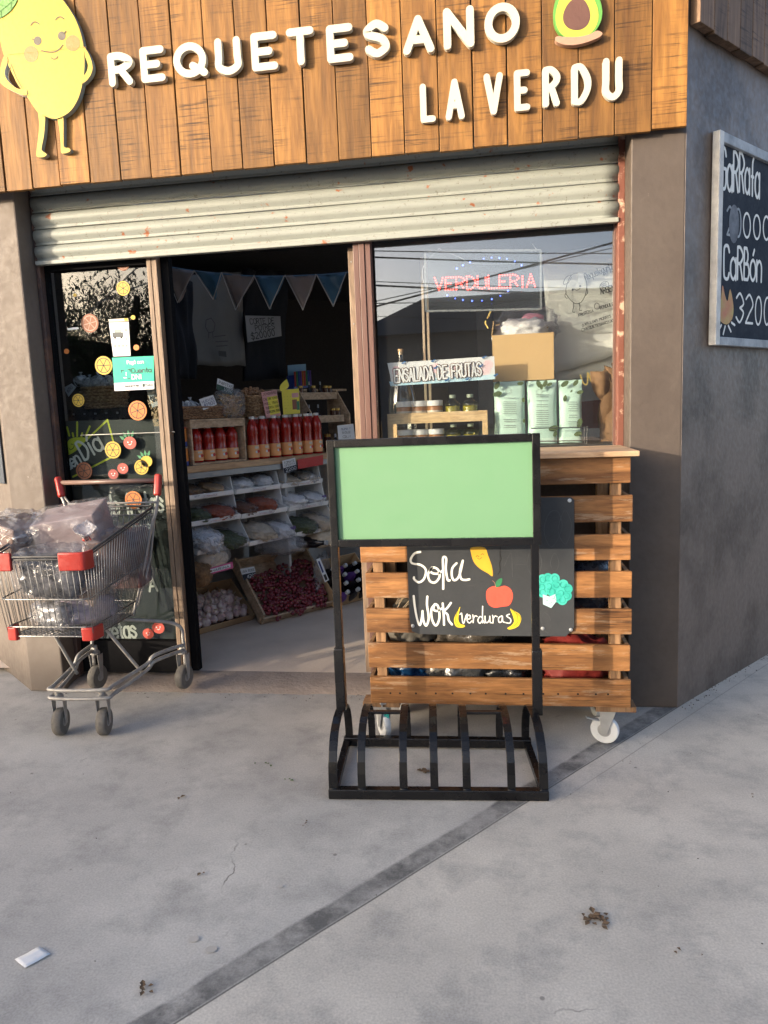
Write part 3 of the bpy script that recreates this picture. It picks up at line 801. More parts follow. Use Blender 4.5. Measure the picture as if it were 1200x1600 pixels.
while tt < 2.4:
    wd = .135 + rnd.uniform(-.01, .012); g.tone = rnd.random()
    a = RW0 + RWD * tt + RWN * .004; b = a + RWD * (wd - .004)
    z0 = 3.095 + rnd.uniform(-.008, .006)
    g.prism([a + V((0, 0, z0)), b + V((0, 0, z0)), b + RWN * .045 + V((0, 0, z0)), a + RWN * .045 + V((0, 0, z0))], (0, 0, .85))
    tt += wd
tag(obj('fascia_boarding', g, FASC2, bevel=.0025), 'shaded weathered grey brown boards above the right side wall', 'wood cladding')

# ------------------------------------------------------------------ sign lettering
def letters(name, label, spec, wd, th):
    root = thing(name, label, 'sign lettering', W(spec[len(spec) // 2][1], spec[len(spec) // 2][4], YS - .004))
    for ch, x0, x1, yt, yb in spec:
        xa = (x0 + x1) / 2
        A = W(x0, yb, YS - .006); B = W(x1, yt, YS - .006)
        zb = W(xa, yb, YS - .006).z; zt = W(xa, yt, YS - .006).z
        xl = W(x0 + 3, (yb + yt) / 2, YS - .006).x; xr = W(x1 - 3, (yb + yt) / 2, YS - .006).x
        sw = wd; mb = MB()
        gl = glyph(ch)
        mx = max(p.x for q in gl for p in q); mn = min(p.x for q in gl for p in q)
        if ch == 'Q': mx = 5.2
        for q in gl:
            pts = [V((xl + sw / 2 + (xr - xl - sw) * (p.x - mn) / (mx - mn), YS - .006, zb + sw / 2 + (zt - zb - sw) * p.y / 6)) for p in q]
            mb.stroke(pts, sw, ON, th)
        o = obj('letter', mb, [LETTER, LETSIDE], root, recalc=True)
        for poly in o.data.polygons:
            if abs(poly.normal.y) < .5: poly.material_index = 1
letters('shop_name_lettering', 'large raised cream capitals along the upper part of the wooden fascia',
    [('R', 170, 215, 85, 138), ('E', 220, 264, 76, 132), ('Q', 271, 330, 70, 125), ('U', 335, 383, 62, 121), ('E', 392, 439, 54, 114), ('T', 447, 496, 47, 106),
     ('E', 509, 556, 42, 101), ('S', 566, 613, 35, 94), ('A', 627, 682, 28, 88), ('N', 690, 744, 15, 80), ('O', 754, 815, 9, 71)], .034, .026)
letters('lower_name_lettering', 'smaller slimmer cream capitals low on the right of the wooden fascia',
    [('L', 654, 684, 133, 194), ('A', 693, 729, 126, 190), ('V', 753, 789, 117, 182), ('E', 800, 831, 112, 176), ('R', 844, 878, 107, 170), ('D', 889, 926, 103, 166), ('U', 937, 975, 93, 160)], .028, .022)

# ------------------------------------------------------------------ lemon figure and avocado, cut out of board
def zp(x0, y0, s, pts): return [(x0 + x / s, y0 + y / s) for x, y in pts]
def cut(name, pxs, th, base, m, parent, sm=True, Y=YS - .006, side=None):
    pl = YP(Y - base); pts = [pl.at(*p) for p in pxs]
    if sm: pts = smooth_pts(pts, True)[:-1]
    mb = MB(); mb.poly(pts, ON, th)
    o = obj(name, mb, [m, side or m], parent)
    if side:
        for q in o.data.polygons:
            if abs(q.normal.y) < .5: q.material_index = 1
    return o
def draw(name, strokes, wd, m, parent, Y, d=.0015, sm=True):
    pl = YP(Y); mb = MB()
    for s in strokes:
        pts = [pl.at(*p) for p in s]
        if sm and len(pts) > 2: pts = smooth_pts(pts, (pts[0] - pts[-1]).length < 1e-6)
        mb.stroke([p + ON * d for p in pts], wd, ON)
    return obj(name, mb, m, parent)
S6 = 6.156
lem = thing('lemon_cutout', 'yellow lemon figure with smiling face cut out of board on the fascia', 'sign figure', W(85, 246, YS - .006))
Z = lambda *p: zp(0, 0, S6, p)
body = Z((200, -60), (120, 60), (45, 190), (28, 330), (50, 460), (80, 570), (130, 680), (210, 840), (280, 930), (400, 1105), (470, 1140), (560, 1165), (640, 1140), (720, 1080), (790, 960), (830, 800), (845, 640), (835, 470), (800, 320), (740, 180), (660, 60), (600, -20), (500, -130), (400, -190), (300, -150))
cut('body', body, .03, .0, YEL, lem, side=GREYTX)
cut('leaf', Z((190, -120), (200, 10), (150, 110), (70, 180), (-20, 215), (-120, 230), (-180, 150), (-150, 0), (-60, -110), (80, -170)), .026, .008, LEAFG, lem)
cut('arm', Z((80, 560), (45, 650), (30, 790), (70, 850), (160, 900), (240, 935), (290, 935), (290, 890), (240, 880), (190, 870), (110, 800), (80, 720), (110, 610)), .028, .005, YEL, lem, side=PAPER)
cut('arm', Z((840, 480), (890, 560), (920, 660), (905, 740), (850, 810), (805, 825), (790, 790), (820, 765), (860, 720), (875, 650), (850, 570)), .028, .005, YEL, lem, side=GREYTX)
cut('leg', Z((400, 1085), (408, 1220), (395, 1360), (380, 1500), (400, 1528), (455, 1525), (478, 1500), (440, 1470), (430, 1440), (455, 1300), (462, 1100)), .026, -.002, YEL, lem, side=GREYTX)
cut('leg', Z((580, 1130), (600, 1260), (612, 1400), (618, 1485), (660, 1490), (705, 1470), (690, 1440), (645, 1430), (640, 1340), (635, 1130)), .026, -.002, YEL, lem, side=GREYTX)
yl = YS - .006 - .0303
for c, rx, ry, m, nm in (((300, 520), 70, 80, BLUSH, 'cheek'), ((700, 415), 70, 78, BLUSH, 'cheek'), ((362, 392), 37, 42, GREYEYE, 'eye'), ((594, 345), 37, 42, GREYEYE, 'eye')):
    cut(nm, Z(*[(c[0] + rx * math.cos(a * .524), c[1] + ry * math.sin(a * .524)) for a in range(12)]), .0006, .0302, m, lem)
draw('brow', [Z((298, 243), (318, 218), (345, 212), (378, 232))], .005, LINE, lem, yl)
draw('brow', [Z((535, 193), (556, 170), (585, 163), (615, 182))], .005, LINE, lem, yl)
draw('mouth', [Z((402, 488), (450, 500), (520, 500), (570, 475), (606, 433))], .005, LINE, lem, yl)
draw('chin', [Z((492, 555), (515, 570), (540, 565), (557, 543))], .0042, LINE, lem, yl)
draw('lash', [Z((308, 375), (335, 388)), Z((618, 325), (635, 303))], .005, LINE, lem, yl, sm=False)
draw('board_seam', [Z((75, 527), (830, 452))], .0016, mat('seam_brown', (.42, .22, .04), .7), lem, yl, .001, sm=False)
draw('outline', [Z((110, 620), (150, 730), (215, 850)), Z((845, 560), (850, 650), (838, 740)), Z((110, 620), (82, 730), (105, 810), (190, 866))], .0022, LINE, lem, yl, .0012)
draw('finger', [Z((250, 895), (285, 905)), Z((245, 912), (280, 922)), Z((800, 790), (822, 797)), Z((800, 808), (818, 812))], .0018, LINE, lem, yl, .0035, sm=False)
draw('leaf_vein', [Z((190, -60), (110, 20), (0, 110), (-100, 170)), Z((110, 20), (105, 110)), Z((10, 100), (15, 185)), Z((60, 60), (-40, 40))], .0028, mat('vein_green', (.05, .18, .03), .6), lem, YS - .006 - .0343, .001, sm=False)
S7 = 7.5
av = thing('avocado_cutout', 'halved avocado with brown stone cut out of board on a pink base', 'sign figure', W(905, 75, YS - .006))
Q = lambda *p: zp(840, 0, S7, p)
cut('rim', Q((440, -260), (330, -200), (250, -80), (190, 90), (180, 220), (200, 340), (260, 430), (350, 490), (460, 500), (570, 470), (660, 400), (720, 310), (748, 200), (735, 80), (690, -40), (620, -170), (540, -250)), .024, .004, AVOR, av)
cut('flesh', Q((440, -210), (350, -150), (270, -30), (222, 110), (212, 220), (232, 320), (285, 400), (370, 448), (450, 460), (560, 432), (640, 370), (690, 290), (712, 200), (700, 90), (655, -20), (590, -140), (520, -200)), .0008, .0281, AVOF, av)
cut('stone', Q((455, -20), (390, 10), (335, 80), (300, 170), (305, 260), (355, 325), (430, 352), (510, 345), (580, 295), (615, 210), (605, 110), (560, 20), (510, -15)), .0012, .0289, AVOS, av)
cut('base', Q((200, 480), (215, 525), (300, 560), (420, 565), (560, 535), (700, 480), (745, 440), (735, 415), (680, 400), (600, 440), (460, 470), (300, 470), (240, 462)), .03, .0, PINKB, av)

# ------------------------------------------------------------------ roller shutter
YSH = 3.77
xs0, xs1 = -2.398, .600
g = MB()
zb = 2.342; ph = .083
prof = [(0, 0), (.006, .010), (.004, .018), (-.010, .030), (-.014, .045), (-.012, .060), (-.004, .072), (.006, .078), (.010, ph)]
def slat(mb, z, n=40):
    vs = []; fs = []
    for i in range(n + 1):
        x = xs0 + (xs1 - xs0) * i / n
        sag = .004 * noise.noise(V((x * 1.3, z * 9, 0)))
        for (dy, dz) in prof: vs.append((x, YSH + dy + sag, z + dz + .003 * noise.noise(V((x * .8, z * 3, 2)))))
    L = len(prof)
    for i in range(n):
        for k in range(L - 1): fs.append((i * L + k, (i + 1) * L + k, (i + 1) * L + k + 1, i * L + k + 1))
    mb.add(vs, fs)
shr = thing('roller_shutter', 'half rolled up off white steel shutter with rust flecks under the fascia', 'roller shutter', (-.9, YSH, zb))
for i in range(6): g.tone = rnd.random(); slat(g, zb + .018 + i * ph)
obj('slats', g, SHUT, shr, smooth=50, solid=.003)
g = MB(); g.box(((xs0 + xs1) / 2, YSH - .004, zb + .006), (xs1 - xs0, .034, .022)); obj('bottom_bar', g, SHUT, shr, bevel=.004)
g = MB(); g.box((-2.4025, 3.80, 1.4), (.022, .05, 2.7)); obj('guide_rail', g, mat('rusty_brown_rail', (.075, .045, .038), .6, (.16, .08, .05), 12, .9, .3, lo=.5, hi=.62), shr, bevel=.004)
g = MB(); g.box((.6135, 3.79, 2.0), (.03, .06, 1.5)); obj('guide_rail', g, REDF, shr, bevel=.003)

# ------------------------------------------------------------------ shop windows and door frame
xL0 = -2.390; xD0 = W(228, 406, YF - .047).x; xD1 = W(246, 420, YF - .03).x
lw = thing('side_shop_window', 'tall narrow shop window left of the door covered in fruit stickers', 'window', (-2.1, YF, FL))
g = MB(); g.box((-2.386, YF, 1.21), (.009, .05, 2.3)); g.box(((xL0 + xD0) / 2 + .004, YF, 2.34), (xD0 - xL0 - .012, .05, .05)); g.box(((xL0 + xD0) / 2 + .004, YF, .155), (xD0 - xL0 - .012, .05, .185)); obj('frame', g, DKFRAME, lw, bevel=.002)
g = MB(); g.box(((xL0 + xD0) / 2 + .005, YF, 1.28), (xD0 - xL0 - .012, .005, 2.05)); obj('glass', g, GLASSL, lw)
g = MB(); g.box((xD0 - .20, YF - .027, 1.43), (.55, .006, .004)); obj('glass_joint', g, STEEL, lw)
df = thing('door_frame', 'pale wooden door frame post beside the narrow left window', 'door frame', (xD0 + .03, YF, FL))
for a, wd in ((xD0 + .012, .024), (xD0 + .042, .028)):
    g = MB(); g.box((a, YF - .012, 1.21), (wd, .07, 2.3)); obj('post', g, FRAMEW, df, bevel=.002)
dr = thing('open_door', 'dark metal door leaf swung open into the shop seen edge on', 'door', (xD1 + .02, YF, FL))
g = MB(); g.box((xD1 + .028, YF + .02, 1.21), (.045, .05, 2.28)); obj('stile', g, DKFRAME, dr, bevel=.003)
# right window
xm0 = W(558, 500, YF).x; xm1 = W(589, 500, YF).x; xR = .600
zs = W(920, 697, YF).z
rwn = thing('display_window', 'large shop window right of the door reflecting sky and wires', 'window', (0, YF, zs))
g = MB()
for k in range(3): g.box((xm0 + .016 + k * .030, YF - .012 - .006 * (k == 1), 1.22), (.028, .07, 2.3))
obj('mullion', g, BROWNF, rwn, bevel=.002)
g = MB(); g.box((xR - .004, YF - .005, 1.8), (.012, .05, 1.1)); obj('side_frame', g, BROWNF, rwn)
g = MB(); g.box(((xm1 + xR) / 2, YF - .01, zs - .022), (xR - xm1, .08, .04)); obj('sill', g, FRAMEW, rwn, bevel=.003)
g = MB(); g.box(((xm1 + xR) / 2, YF + .006, (zs + 2.36) / 2), (xR - xm1 - .002, .006, 2.36 - zs)); obj('glass', g, GLASS, rwn)
g = MB(); g.box(((xm1 + xR) / 2, YF, 2.375), (xR - xm1, .05, .03)); obj('top_rail', g, DKFRAME, rwn)
rd = thing('sliding_door_edge', 'bright sunlit timber edge of the door at the right of the opening', 'door', (xm0 - .02, YF + .03, FL))
g = MB(); g.box((xm0 - .019, YF + .03, 1.2), (.034, .045, 2.26)); obj('stile', g, FRAMEW, rd, bevel=.003)
g = MB()
for z in (2.26, 1.95, 1.35): g.disc((xm0 - .019, YF + .0068, z), ON, .004, .002)
obj('screw', g, STEEL, rd)

# ------------------------------------------------------------------ board on the right wall
bp = RWP.off(.03)
gb = thing('wall_chalkboard', 'framed navy chalkboard with garrafa and carbón prices on the right side wall', 'chalkboard', RWP.at(1110, 540))
c0 = RWP.at(1112, 206); c1 = RWP.at(1108, 540); tA = (c0 - RW0).dot(RWD); zt, zbt = c0.z, c1.z
tB = tA + 1.02
def rwb(mb, t0, t1, z0, z1, d0, d1):
    a = RW0 + RWD * t0; b = RW0 + RWD * t1
    mb.prism([a + RWN * d0 + V((0, 0, z0)), b + RWN * d0 + V((0, 0, z0)), b + RWN * d1 + V((0, 0, z0)), a + RWN * d1 + V((0, 0, z0))], (0, 0, z1 - z0)); return mb
obj('panel', rwb(MB(), tA + .03, tB - .03, zbt + .03, zt - .03, .005, .02), CHALKN, gb)
obj('frame_side', rwb(MB(), tA, tA + .045, zbt, zt, .004, .04), FRAMEWH, gb, bevel=.003)
obj('frame_side', rwb(MB(), tB - .045, tB, zbt, zt, .004, .04), FRAMEWH, gb, bevel=.003)
obj('frame_rail', rwb(MB(), tA + .045, tB - .045, zt - .045, zt, .004, .038), FRAMEGR, gb, bevel=.003)
obj('frame_rail', rwb(MB(), tA + .045, tB - .045, zbt, zbt + .04, .004, .038), FRAMEGR, gb, bevel=.003)
bw = RWP.off(.0215)
def rtext(name, s, x0, y0, x1, y1, h, wd, m=CHALK, jit=.03):
    mb = MB(); text(mb, s, bw.at(x0, y0), bw.at(x1, y1), h, RWN, wd, jit=jit); return obj(name, mb, m, gb)
def hgt(pl, px, y0, y1): return (pl.at(px, y0) - pl.at(px, y1)).length
rtext('lettering', 'GaRRafa', 1127, 293, 1186, 309, .175, .016)
rtext('lettering', '20', 1136, 366, 1158, 370, .13, .012, FRAMEGR)
rtext('lettering', '000', 1161, 371, 1203, 376, .115, .012)
rtext('lettering', 'CaRBón', 1131, 434, 1189, 441, .15, .016)
rtext('lettering', '3200', 1150, 504, 1203, 508, .14, .012)
mb = MB(); mb.disc(bw.at(1147, 350, .0004), RWN, .055, 0, 20, .09); obj('chalk_smudge', mb, mat('chalk_smudge', (.20, .22, .25), .9, (.09, .10, .12), 14, 1, 0), gb)
mb = MB(); mb.poly(smooth_pts([bw.at(*p, .0006) for p in ((1124, 500), (1121, 488), (1126, 470), (1129, 446), (1133, 462), (1137, 470), (1141, 452), (1146, 478), (1144, 498), (1135, 507))], True)[:-1], RWN); obj('flame_drawing', mb, FLAME, gb)
mb = MB()
for a, b in (((1127, 508), (1122, 518)), ((1133, 510), (1130, 522)), ((1138, 509), (1142, 518)), ((1143, 504), (1148, 508))): mb.stroke([bw.at(*a), bw.at(*b)], .012, RWN)
obj('log_drawing', mb, CHALK, gb)
# dark frame on the far left wall
lb = thing('side_wall_sign', 'slate grey framed sign board at the far left edge of the photo', 'sign', LWP.at(10, 760))
q0 = LWP.at(22, 758); q1 = LWP.at(2, 580); t1 = max(.035, (q0 - LW0).dot(LWD)); print('T1', t1, (q0 - LW0).dot(LWD))
def lwb(mb, t0, t1, z0, z1, d0, d1):
    a = LW0 + LWD * t0; b = LW0 + LWD * t1
    mb.prism([a + LWN * d0 + V((0, 0, z0)), b + LWN * d0 + V((0, 0, z0)), b + LWN * d1 + V((0, 0, z0)), a + LWN * d1 + V((0, 0, z0))], (0, 0, z1 - z0)); return mb
SLATE = mat('slate_blue_frame', (.05, .06, .075), .5)
obj('frame', lwb(MB(), t1, t1 + .7, q0.z, q0.z + 1.3, .002, .010), SLATE, lb, bevel=.003)
obj('panel', lwb(MB(), t1 + .07, t1 + .63, q0.z + .09, q0.z + 1.22, .010, .012), PAPER, lb)

# ================================================================== BIKE RACK WITH SIGN PANEL
rk = thing('bike_rack', 'black steel bicycle rack carrying a blank mint green sign panel', 'bike rack', (-.24, 2.9, 0))
fl = GR.at(513, 1250); fr = GR.at(858, 1253); bl = GR.at(538, 1160, .02); brr = GR.at(830, 1164, .02)
def lerp(a, b, t): return a + (b - a) * t
zc = .022
fl.z = fr.z = bl.z = brr.z = 0
off = V((0, .018, zc))
g = MB(); g.bar(fl + off, fr + off, .036, .04); obj('base_rail', g, BLACKM, rk, bevel=.004)
g = MB(); g.bar(bl + V((0, 0, .03)), brr + V((0, 0, .03)), .036, .04); obj('base_rail', g, BLACKM, rk, bevel=.004)
for a, b, s in ((fl, bl, 1), (fr, brr, -1)):
    g = MB(); g.bar(a + V((.016 * s, .037, zc - .004)), b + V((.016 * s, -.02, zc + .004)), .03, .03); obj('base_rail', g, BLACKM, rk, bevel=.003)
WB = [519, 566.5, 633, 681.5, 732, 801, 851]
AH = .262
tops = []
for i, px in enumerate(WB):
    t = (px - 513) / (858 - 513); t = min(max(t, .022), .978)
    a = lerp(fl, fr, t) + V((0, .014, .04)); b = lerp(bl, brr, min(max(t, .03), .97)) + V((0, .0, .045))
    pts = []
    for k in range(17):
        an = math.pi * k / 16
        y = .5 - .5 * math.copysign(abs(math.cos(an)) ** .85, math.cos(an)); z = math.sin(an) ** .8
        pts.append(lerp(a, b, y) + V((0, 0, z * (AH - .04))))
    g = MB(); wd = .031 if 0 < i < 6 else .034; vs = []; fs = []
    dx = (fr - fl).normalized()
    for k, p in enumerate(pts):
        d = pts[min(16, k + 1)] - pts[max(0, k - 1)]; nn = dx.cross(d.normalized())
        for sx, sn in ((-1, -1), (1, -1), (1, 1), (-1, 1)): vs.append(p + dx * (sx * wd / 2) + nn * (sn * .004))
    for k in range(16):
        for q in range(4): fs.append((k * 4 + q, k * 4 + (q + 1) % 4, k * 4 + 4 + (q + 1) % 4, k * 4 + 4 + q))
    fs += [(0, 1, 2, 3), (64, 65, 66, 67)]
    g.add(vs, fs); ar = obj('arch', g, BLACKM, rk, bevel=.0015)
    wb_ = MB(); wb_.ball(pts[0] + V((0, -.004, .001)), (.017, .006, .005), 10, 6); wb_.v = [q + V((0, 0, .0015 * noise.noise(q * 300))) for q in wb_.v]; obj('weld_bead', wb_, BLACKM, ar, smooth=True)
    tops.append(pts[8])
for i, j in ((1, 2), (4, 5)):
    g = MB(); g.bar(tops[i] + V((0, 0, -.004)), tops[j] + V((0, 0, -.004)), .022, .012); obj('top_bar', g, BLACKM, rk, bevel=.002)
YR = 2.905
pl_ = YP(YR)
sTL, sTR, sBL, sBR = pl_.at(510, 688), pl_.at(845, 676), pl_.at(521, 856), pl_.at(839, 849)
zT = (sTL.z + sTR.z) / 2; zB = (sBL.z + sBR.z) / 2
xA = (pl_.at(529, 1000).x); xB = pl_.at(838.5, 1000).x
for x, top, s in ((xA, tops[0], 1), (xB, tops[6], -1)):
    g = MB(); sl = pl_.at(530, 1012).z
    g.box((x, YR, (top.z - .01 + sl) / 2), (.041, .041, sl - top.z + .01)); po = obj('post_sleeve', g, BLACKM, rk, bevel=.004)
    g = MB(); g.box((x + .0035 * s, YR, (sl + zB) / 2), (.031, .031, zB - sl + .03)); obj('post', g, BLACKM, rk, bevel=.003)
xl_, xr_ = (sTL.x + sBL.x) / 2 - .002, (sTR.x + sBR.x) / 2 + .006
fr_ = .031
pnl = MB(); pnl.box(((xl_ + xr_) / 2, YR + .004, (zT + zB) / 2), (xr_ - xl_ - 2 * fr_ + .004, .008, zT - zB - 2 * fr_ + .004)); obj('sign_panel', pnl, GREENP, rk)
g = MB()
g.box((xl_ + fr_ / 2, YR, (zT + zB) / 2), (fr_, .034, zT - zB)); g.box((xr_ - fr_ / 2, YR, (zT + zB) / 2), (fr_, .034, zT - zB))
g.box(((xl_ + xr_) / 2, YR, zT - fr_ / 2), (xr_ - xl_ - 2 * fr_, .033, fr_)); g.box(((xl_ + xr_) / 2, YR, zB + fr_ / 2), (xr_ - xl_ - 2 * fr_, .033, fr_))
obj('panel_frame', g, BLACKM, rk, bevel=.003)

# ================================================================== PALLET CART
YC = 3.15
pc = YP(YC)
cart = thing('pallet_cart', 'wheeled display cart built of orange pallet slats under a plank top', 'display cart', (0, 3.3, 0))
sl_r = [(713, 754.5), (773.5, 815), (834.5, 875), (893, 934), (952, 991.5), (1008.5, 1049), (1063, 1106)]
DEPTH = .40
xCl, xCr = pc.at(573, 1000).x, pc.at(986, 950).x
for i, (ya, yb) in enumerate(sl_r):
    z1 = pc.at(984, ya).z; z0 = pc.at(984, yb).z
    g = MB(); g.tone = rnd.random(); jl, jr = rnd.uniform(-.008, .008), rnd.uniform(-.005, .005)
    if i == 2: jl = -.012
    g.bar((xCl + jl, YC + .010, (z0 + z1) / 2 + rnd.uniform(-.003, .003)), (xCr + jr, YC + .010, (z0 + z1) / 2), .020, z1 - z0)
    o = obj('slat', g, PAL, cart, bevel=.003)
    if i == 6: o['label'] = 'lowest slat with a row of dark nail holes and a chewed corner'
    if i not in (0,):
        g = MB(); g.tone = rnd.random(); g.bar((xCr - .012, YC + .024, (z0 + z1) / 2), (xCr - .012, YC + DEPTH, (z0 + z1) / 2), .018, z1 - z0 - .006); obj('side_slat', g, PALV, cart, bevel=.002)
        g = MB(); g.tone = rnd.random(); g.bar((xCl + .014, YC + .024, (z0 + z1) / 2), (xCl + .014, YC + DEPTH, (z0 + z1) / 2), .018, z1 - z0 - .006); obj('side_slat', g, PALV, cart, bevel=.002)
zbot = pc.at(984, 1106).z; ztop = pc.at(984, 713).z
for x in (xCl + .062, xCr - .060):
    g = MB(); g.tone = rnd.random(); g.box((x, YC + .045, (zbot + ztop) / 2), (.045, .048, ztop - zbot - .004)); obj('corner_post', g, PALV, cart, bevel=.003)
for x in (xCl + .07, xCr - .07):
    g = MB(); g.tone = rnd.random(); g.box((x, YC + DEPTH - .03, (zbot + ztop) / 2), (.05, .045, ztop - zbot - .004)); obj('corner_post', g, PALV, cart, bevel=.003)
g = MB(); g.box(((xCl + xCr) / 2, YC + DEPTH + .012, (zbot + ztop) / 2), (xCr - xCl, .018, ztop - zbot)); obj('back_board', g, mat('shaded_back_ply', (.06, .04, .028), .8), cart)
g = MB(); g.box(((xCl + xCr) / 2, YC + DEPTH / 2 + .02, zbot + .022), (xCr - xCl - .06, DEPTH - .06, .018)); obj('bottom_board', g, PALV, cart)
zl = pc.at(990, 712).z
g = MB(); xe = pc.at(997, 706).x
for k in range(4):
    g.tone = rnd.random(); y = YC - .035 + k * .115
    g.box(((xCl - .02 + xe) / 2, y + .055, zl + .011), (xe - xCl + .02, .111, .022))
obj('top_plank', g, wood('pale_top_planks', (.30, .17, .085), (.62, .43, .27), (2.2, 16, 16), .65, tone=.15), cart, bevel=.003)  # paler tone than the slats below
for px in (610, 625, 650, 681, 707, 735, 759, 790, 818, 849, 872, 903, 931, 950):
    g = MB(); g.disc(pc.at(px, 1083 + (px - 600) * .005, .0002), ON, .0045, .0008, 10); obj('nail_hole', g, mat('nail_hole_black', (.02, .014, .01), .9), cart)
for px, sgn in ((945, 1), (600, -1)):
    p = GR.at(px, 1161 if sgn > 0 else 1152); p.y = YC + .055; p.x = pc.off(-.055).at(px, 1140).x; p.z = 0
    r = .062
    ca = MB(); n_ = V((-.35, -1, 0)).normalized() if sgn > 0 else V((-.9, -.5, 0)).normalized()
    sd = V((0, 0, 1)).cross(n_)
    tr = MB(); tr.lathe([(r - .012, -.014), (r - .003, -.014), (r, -.008), (r, .008), (r - .003, .014), (r - .012, .014)], p + V((0, 0, r)), 28, n_); wh = obj('wheel', tr, WHITEP, cart, smooth=40)
    hb = MB(); hb.lathe([(.010, -.018), (r - .013, -.010), (r - .013, .010), (.010, .018)], p + V((0, 0, r)), 24, n_); hb.lathe([(.009, -.022), (.009, .024)], p + V((0, 0, r)), 10, n_); obj('hub', hb, GALV, wh, smooth=30)
    fk = MB(); c = p + V((0, 0, r))
    for s_ in (-1, 1):
        q = c + n_ * (.021 * s_)
        up = V((0, 0, zbot - r - .008))
        fk.prism([q - sd * .012 - V((0, 0, .012)), q + sd * .014 - V((0, 0, .012)), q + sd * .038 + up + sd * .02, q - sd * .02 + up], n_ * .003)
    fk.bar(c + V((0, 0, zbot - r - .006)) - sd * .045, c + V((0, 0, zbot - r - .006)) + sd * .055, .06, .006)
    obj('fork', fk, GALV, cart, bevel=.001)
    if sgn > 0:
        bk = MB(); bk.bar(c + V((-.03, -.03, .055)), c + V((-.085, -.04, .072)), .02, .006); obj('brake_lever', bk, GALV, cart)
    else:
        bk = MB(); bk.box(c + V((.02, -.03, .045)), (.02, .012, .03)); obj('brake_lever', bk, TURQ, cart)
    g = MB(); g.tone = .2; g.box((p.x + (.04 if sgn > 0 else .0), YC + .05, zbot - .012), (.17, .09, .024)); obj('castor_block', g, PALV, cart, bevel=.002)
for x in (xCl + .1, xCr - .1):
    p = V((x, YC + DEPTH - .05, .062)); tr = MB(); tr.lathe([(.048, -.014), (.06, -.012), (.062, 0), (.06, .012), (.048, .014)], p, 20, (1, .2, 0)); tr.bar(p, p + V((0, 0, zbot - .05)), .03, .03); obj('wheel', tr, WHITEP, cart, smooth=40)
# things stuffed into the cart
def bagthing(name, label, cat, c, size, seed, m, amp=.16, p=2.6, grp=None, sub=4, M=None, ridges=1.6):
    o = obj(name, lump(c, size, seed, amp, sub, p, M, ridges), m, smooth=True, recalc=False); return tag(o, label, cat, grp)
zz = zbot + .035
bagthing('plastic_bag', 'crumpled blue plastic bag at the bottom left inside the pallet cart', 'bag', (xCl + .17, YC + .19, zz + .085), (.2, .24, .17), 3, BLUBAG, .3, 2.2)
bagthing('bin_bag', 'black plastic bag with grey sheen in the middle of the pallet cart bottom', 'bag', (xCl + .40, YC + .19, zz + .09), (.30, .26, .19), 5, mat('grey_black_plastic', (.05, .052, .055), .22, None, 12, .3, .9, 18, spec=.7), .2)
bagthing('bin_bag', 'dark bin bag beside the red bag inside the pallet cart', 'bag', (xCl + .62, YC + .2, zz + .07), (.24, .26, .15), 8, BLKBAG, .2)
bagthing('fabric_bag', 'red fabric bag with tan strap at the bottom right inside the pallet cart', 'bag', (xCr - .21, YC + .20, zz + .115), (.30, .24, .25), 11, REDBAG, .3, 2.2)
bagthing('sack', 'crumpled pale plastic sack behind the third gap on the left of the pallet cart', 'bag', (xCl + .20, YC + .2, zz + .29), (.24, .24, .2), 14, mat('greyish_sack', (.13, .12, .10), .35, (.06, .055, .05), 10, .9, .9, 20, spec=.6), .2)
bagthing('bin_bag', 'dark shiny bag below the chalkboard in the upper half of the pallet cart', 'bag', (xCl + .48, YC + .2, zz + .28), (.34, .26, .2), 17, mat('dim_plastic', (.04, .036, .03), .25, (.09, .075, .06), 10, .9, .9, 20, spec=.6), .2)
bagthing('bin_bag', 'bluish black bag showing right of the chalkboard through the slats', 'bag', (xCr - .2, YC + .2, zz + .47), (.3, .24, .26), 21, mat('blue_black_plastic', (.016, .02, .032), .25, None, 12, .3, .9, 22, spec=.6), .2)
g = MB()
for k in range(16):
    a = V((xCl + .13 + rnd.uniform(-.01, .01), YC + .06, zz + .30 + rnd.uniform(0, .12)))
    b = a + V((rnd.uniform(.05, .13), rnd.uniform(-.01, .05), rnd.uniform(-.03, .13)))
    g.tube([a, lerp(a, b, .5) + V((0, 0, .012)), b], .0028, 4)
tag(obj('straw_bundle', g, mat('dry_straw', (.26, .2, .13), .8)), 'dry straw like stalks poking out behind the left slats of the pallet cart', 'straw bundle')

# chalkboard hung on the cart
pk = YP(YC - .004)
kb = thing('menu_chalkboard', 'dark chalkboard with sopa and wok lettering hung on the pallet slats', 'chalkboard', pk.at(767, 992))
kp = [pk.at(*p) for p in ((633, 777), (639, 775), (893, 777), (897, 781), (897, 980), (884, 994), (760, 993), (655, 990), (644, 986), (640, 968))]
g = MB(); g.poly(kp, ON, .006); obj('panel', g, CHALKB, kb, bevel=.001)
kd = YP(YC - .0102)
def kdraw(nm, strokes, wd, m=CHALKW, sm=True, d=.0004):
    mb = MB()
    for s in strokes:
        pts = [kd.at(*p) for p in s]
        if sm and len(pts) > 2: pts = smooth_pts(pts, (pts[0] - pts[-1]).length < 1e-6)
        mb.stroke([p + ON * d for p in pts], wd, ON)
    return obj(nm, mb, m, kb)
def kfill(nm, pts, m, d=.0006, sm=True):
    pts = [kd.at(*p) for p in pts]
    if sm: pts = smooth_pts(pts, True)[:-1]
    mb = MB(); mb.poly([p + ON * d for p in pts], ON); return obj(nm, mb, m, kb)
K = lambda *p: [(600 + x / 3.75, 840 + y / 3.75) for x, y in p]
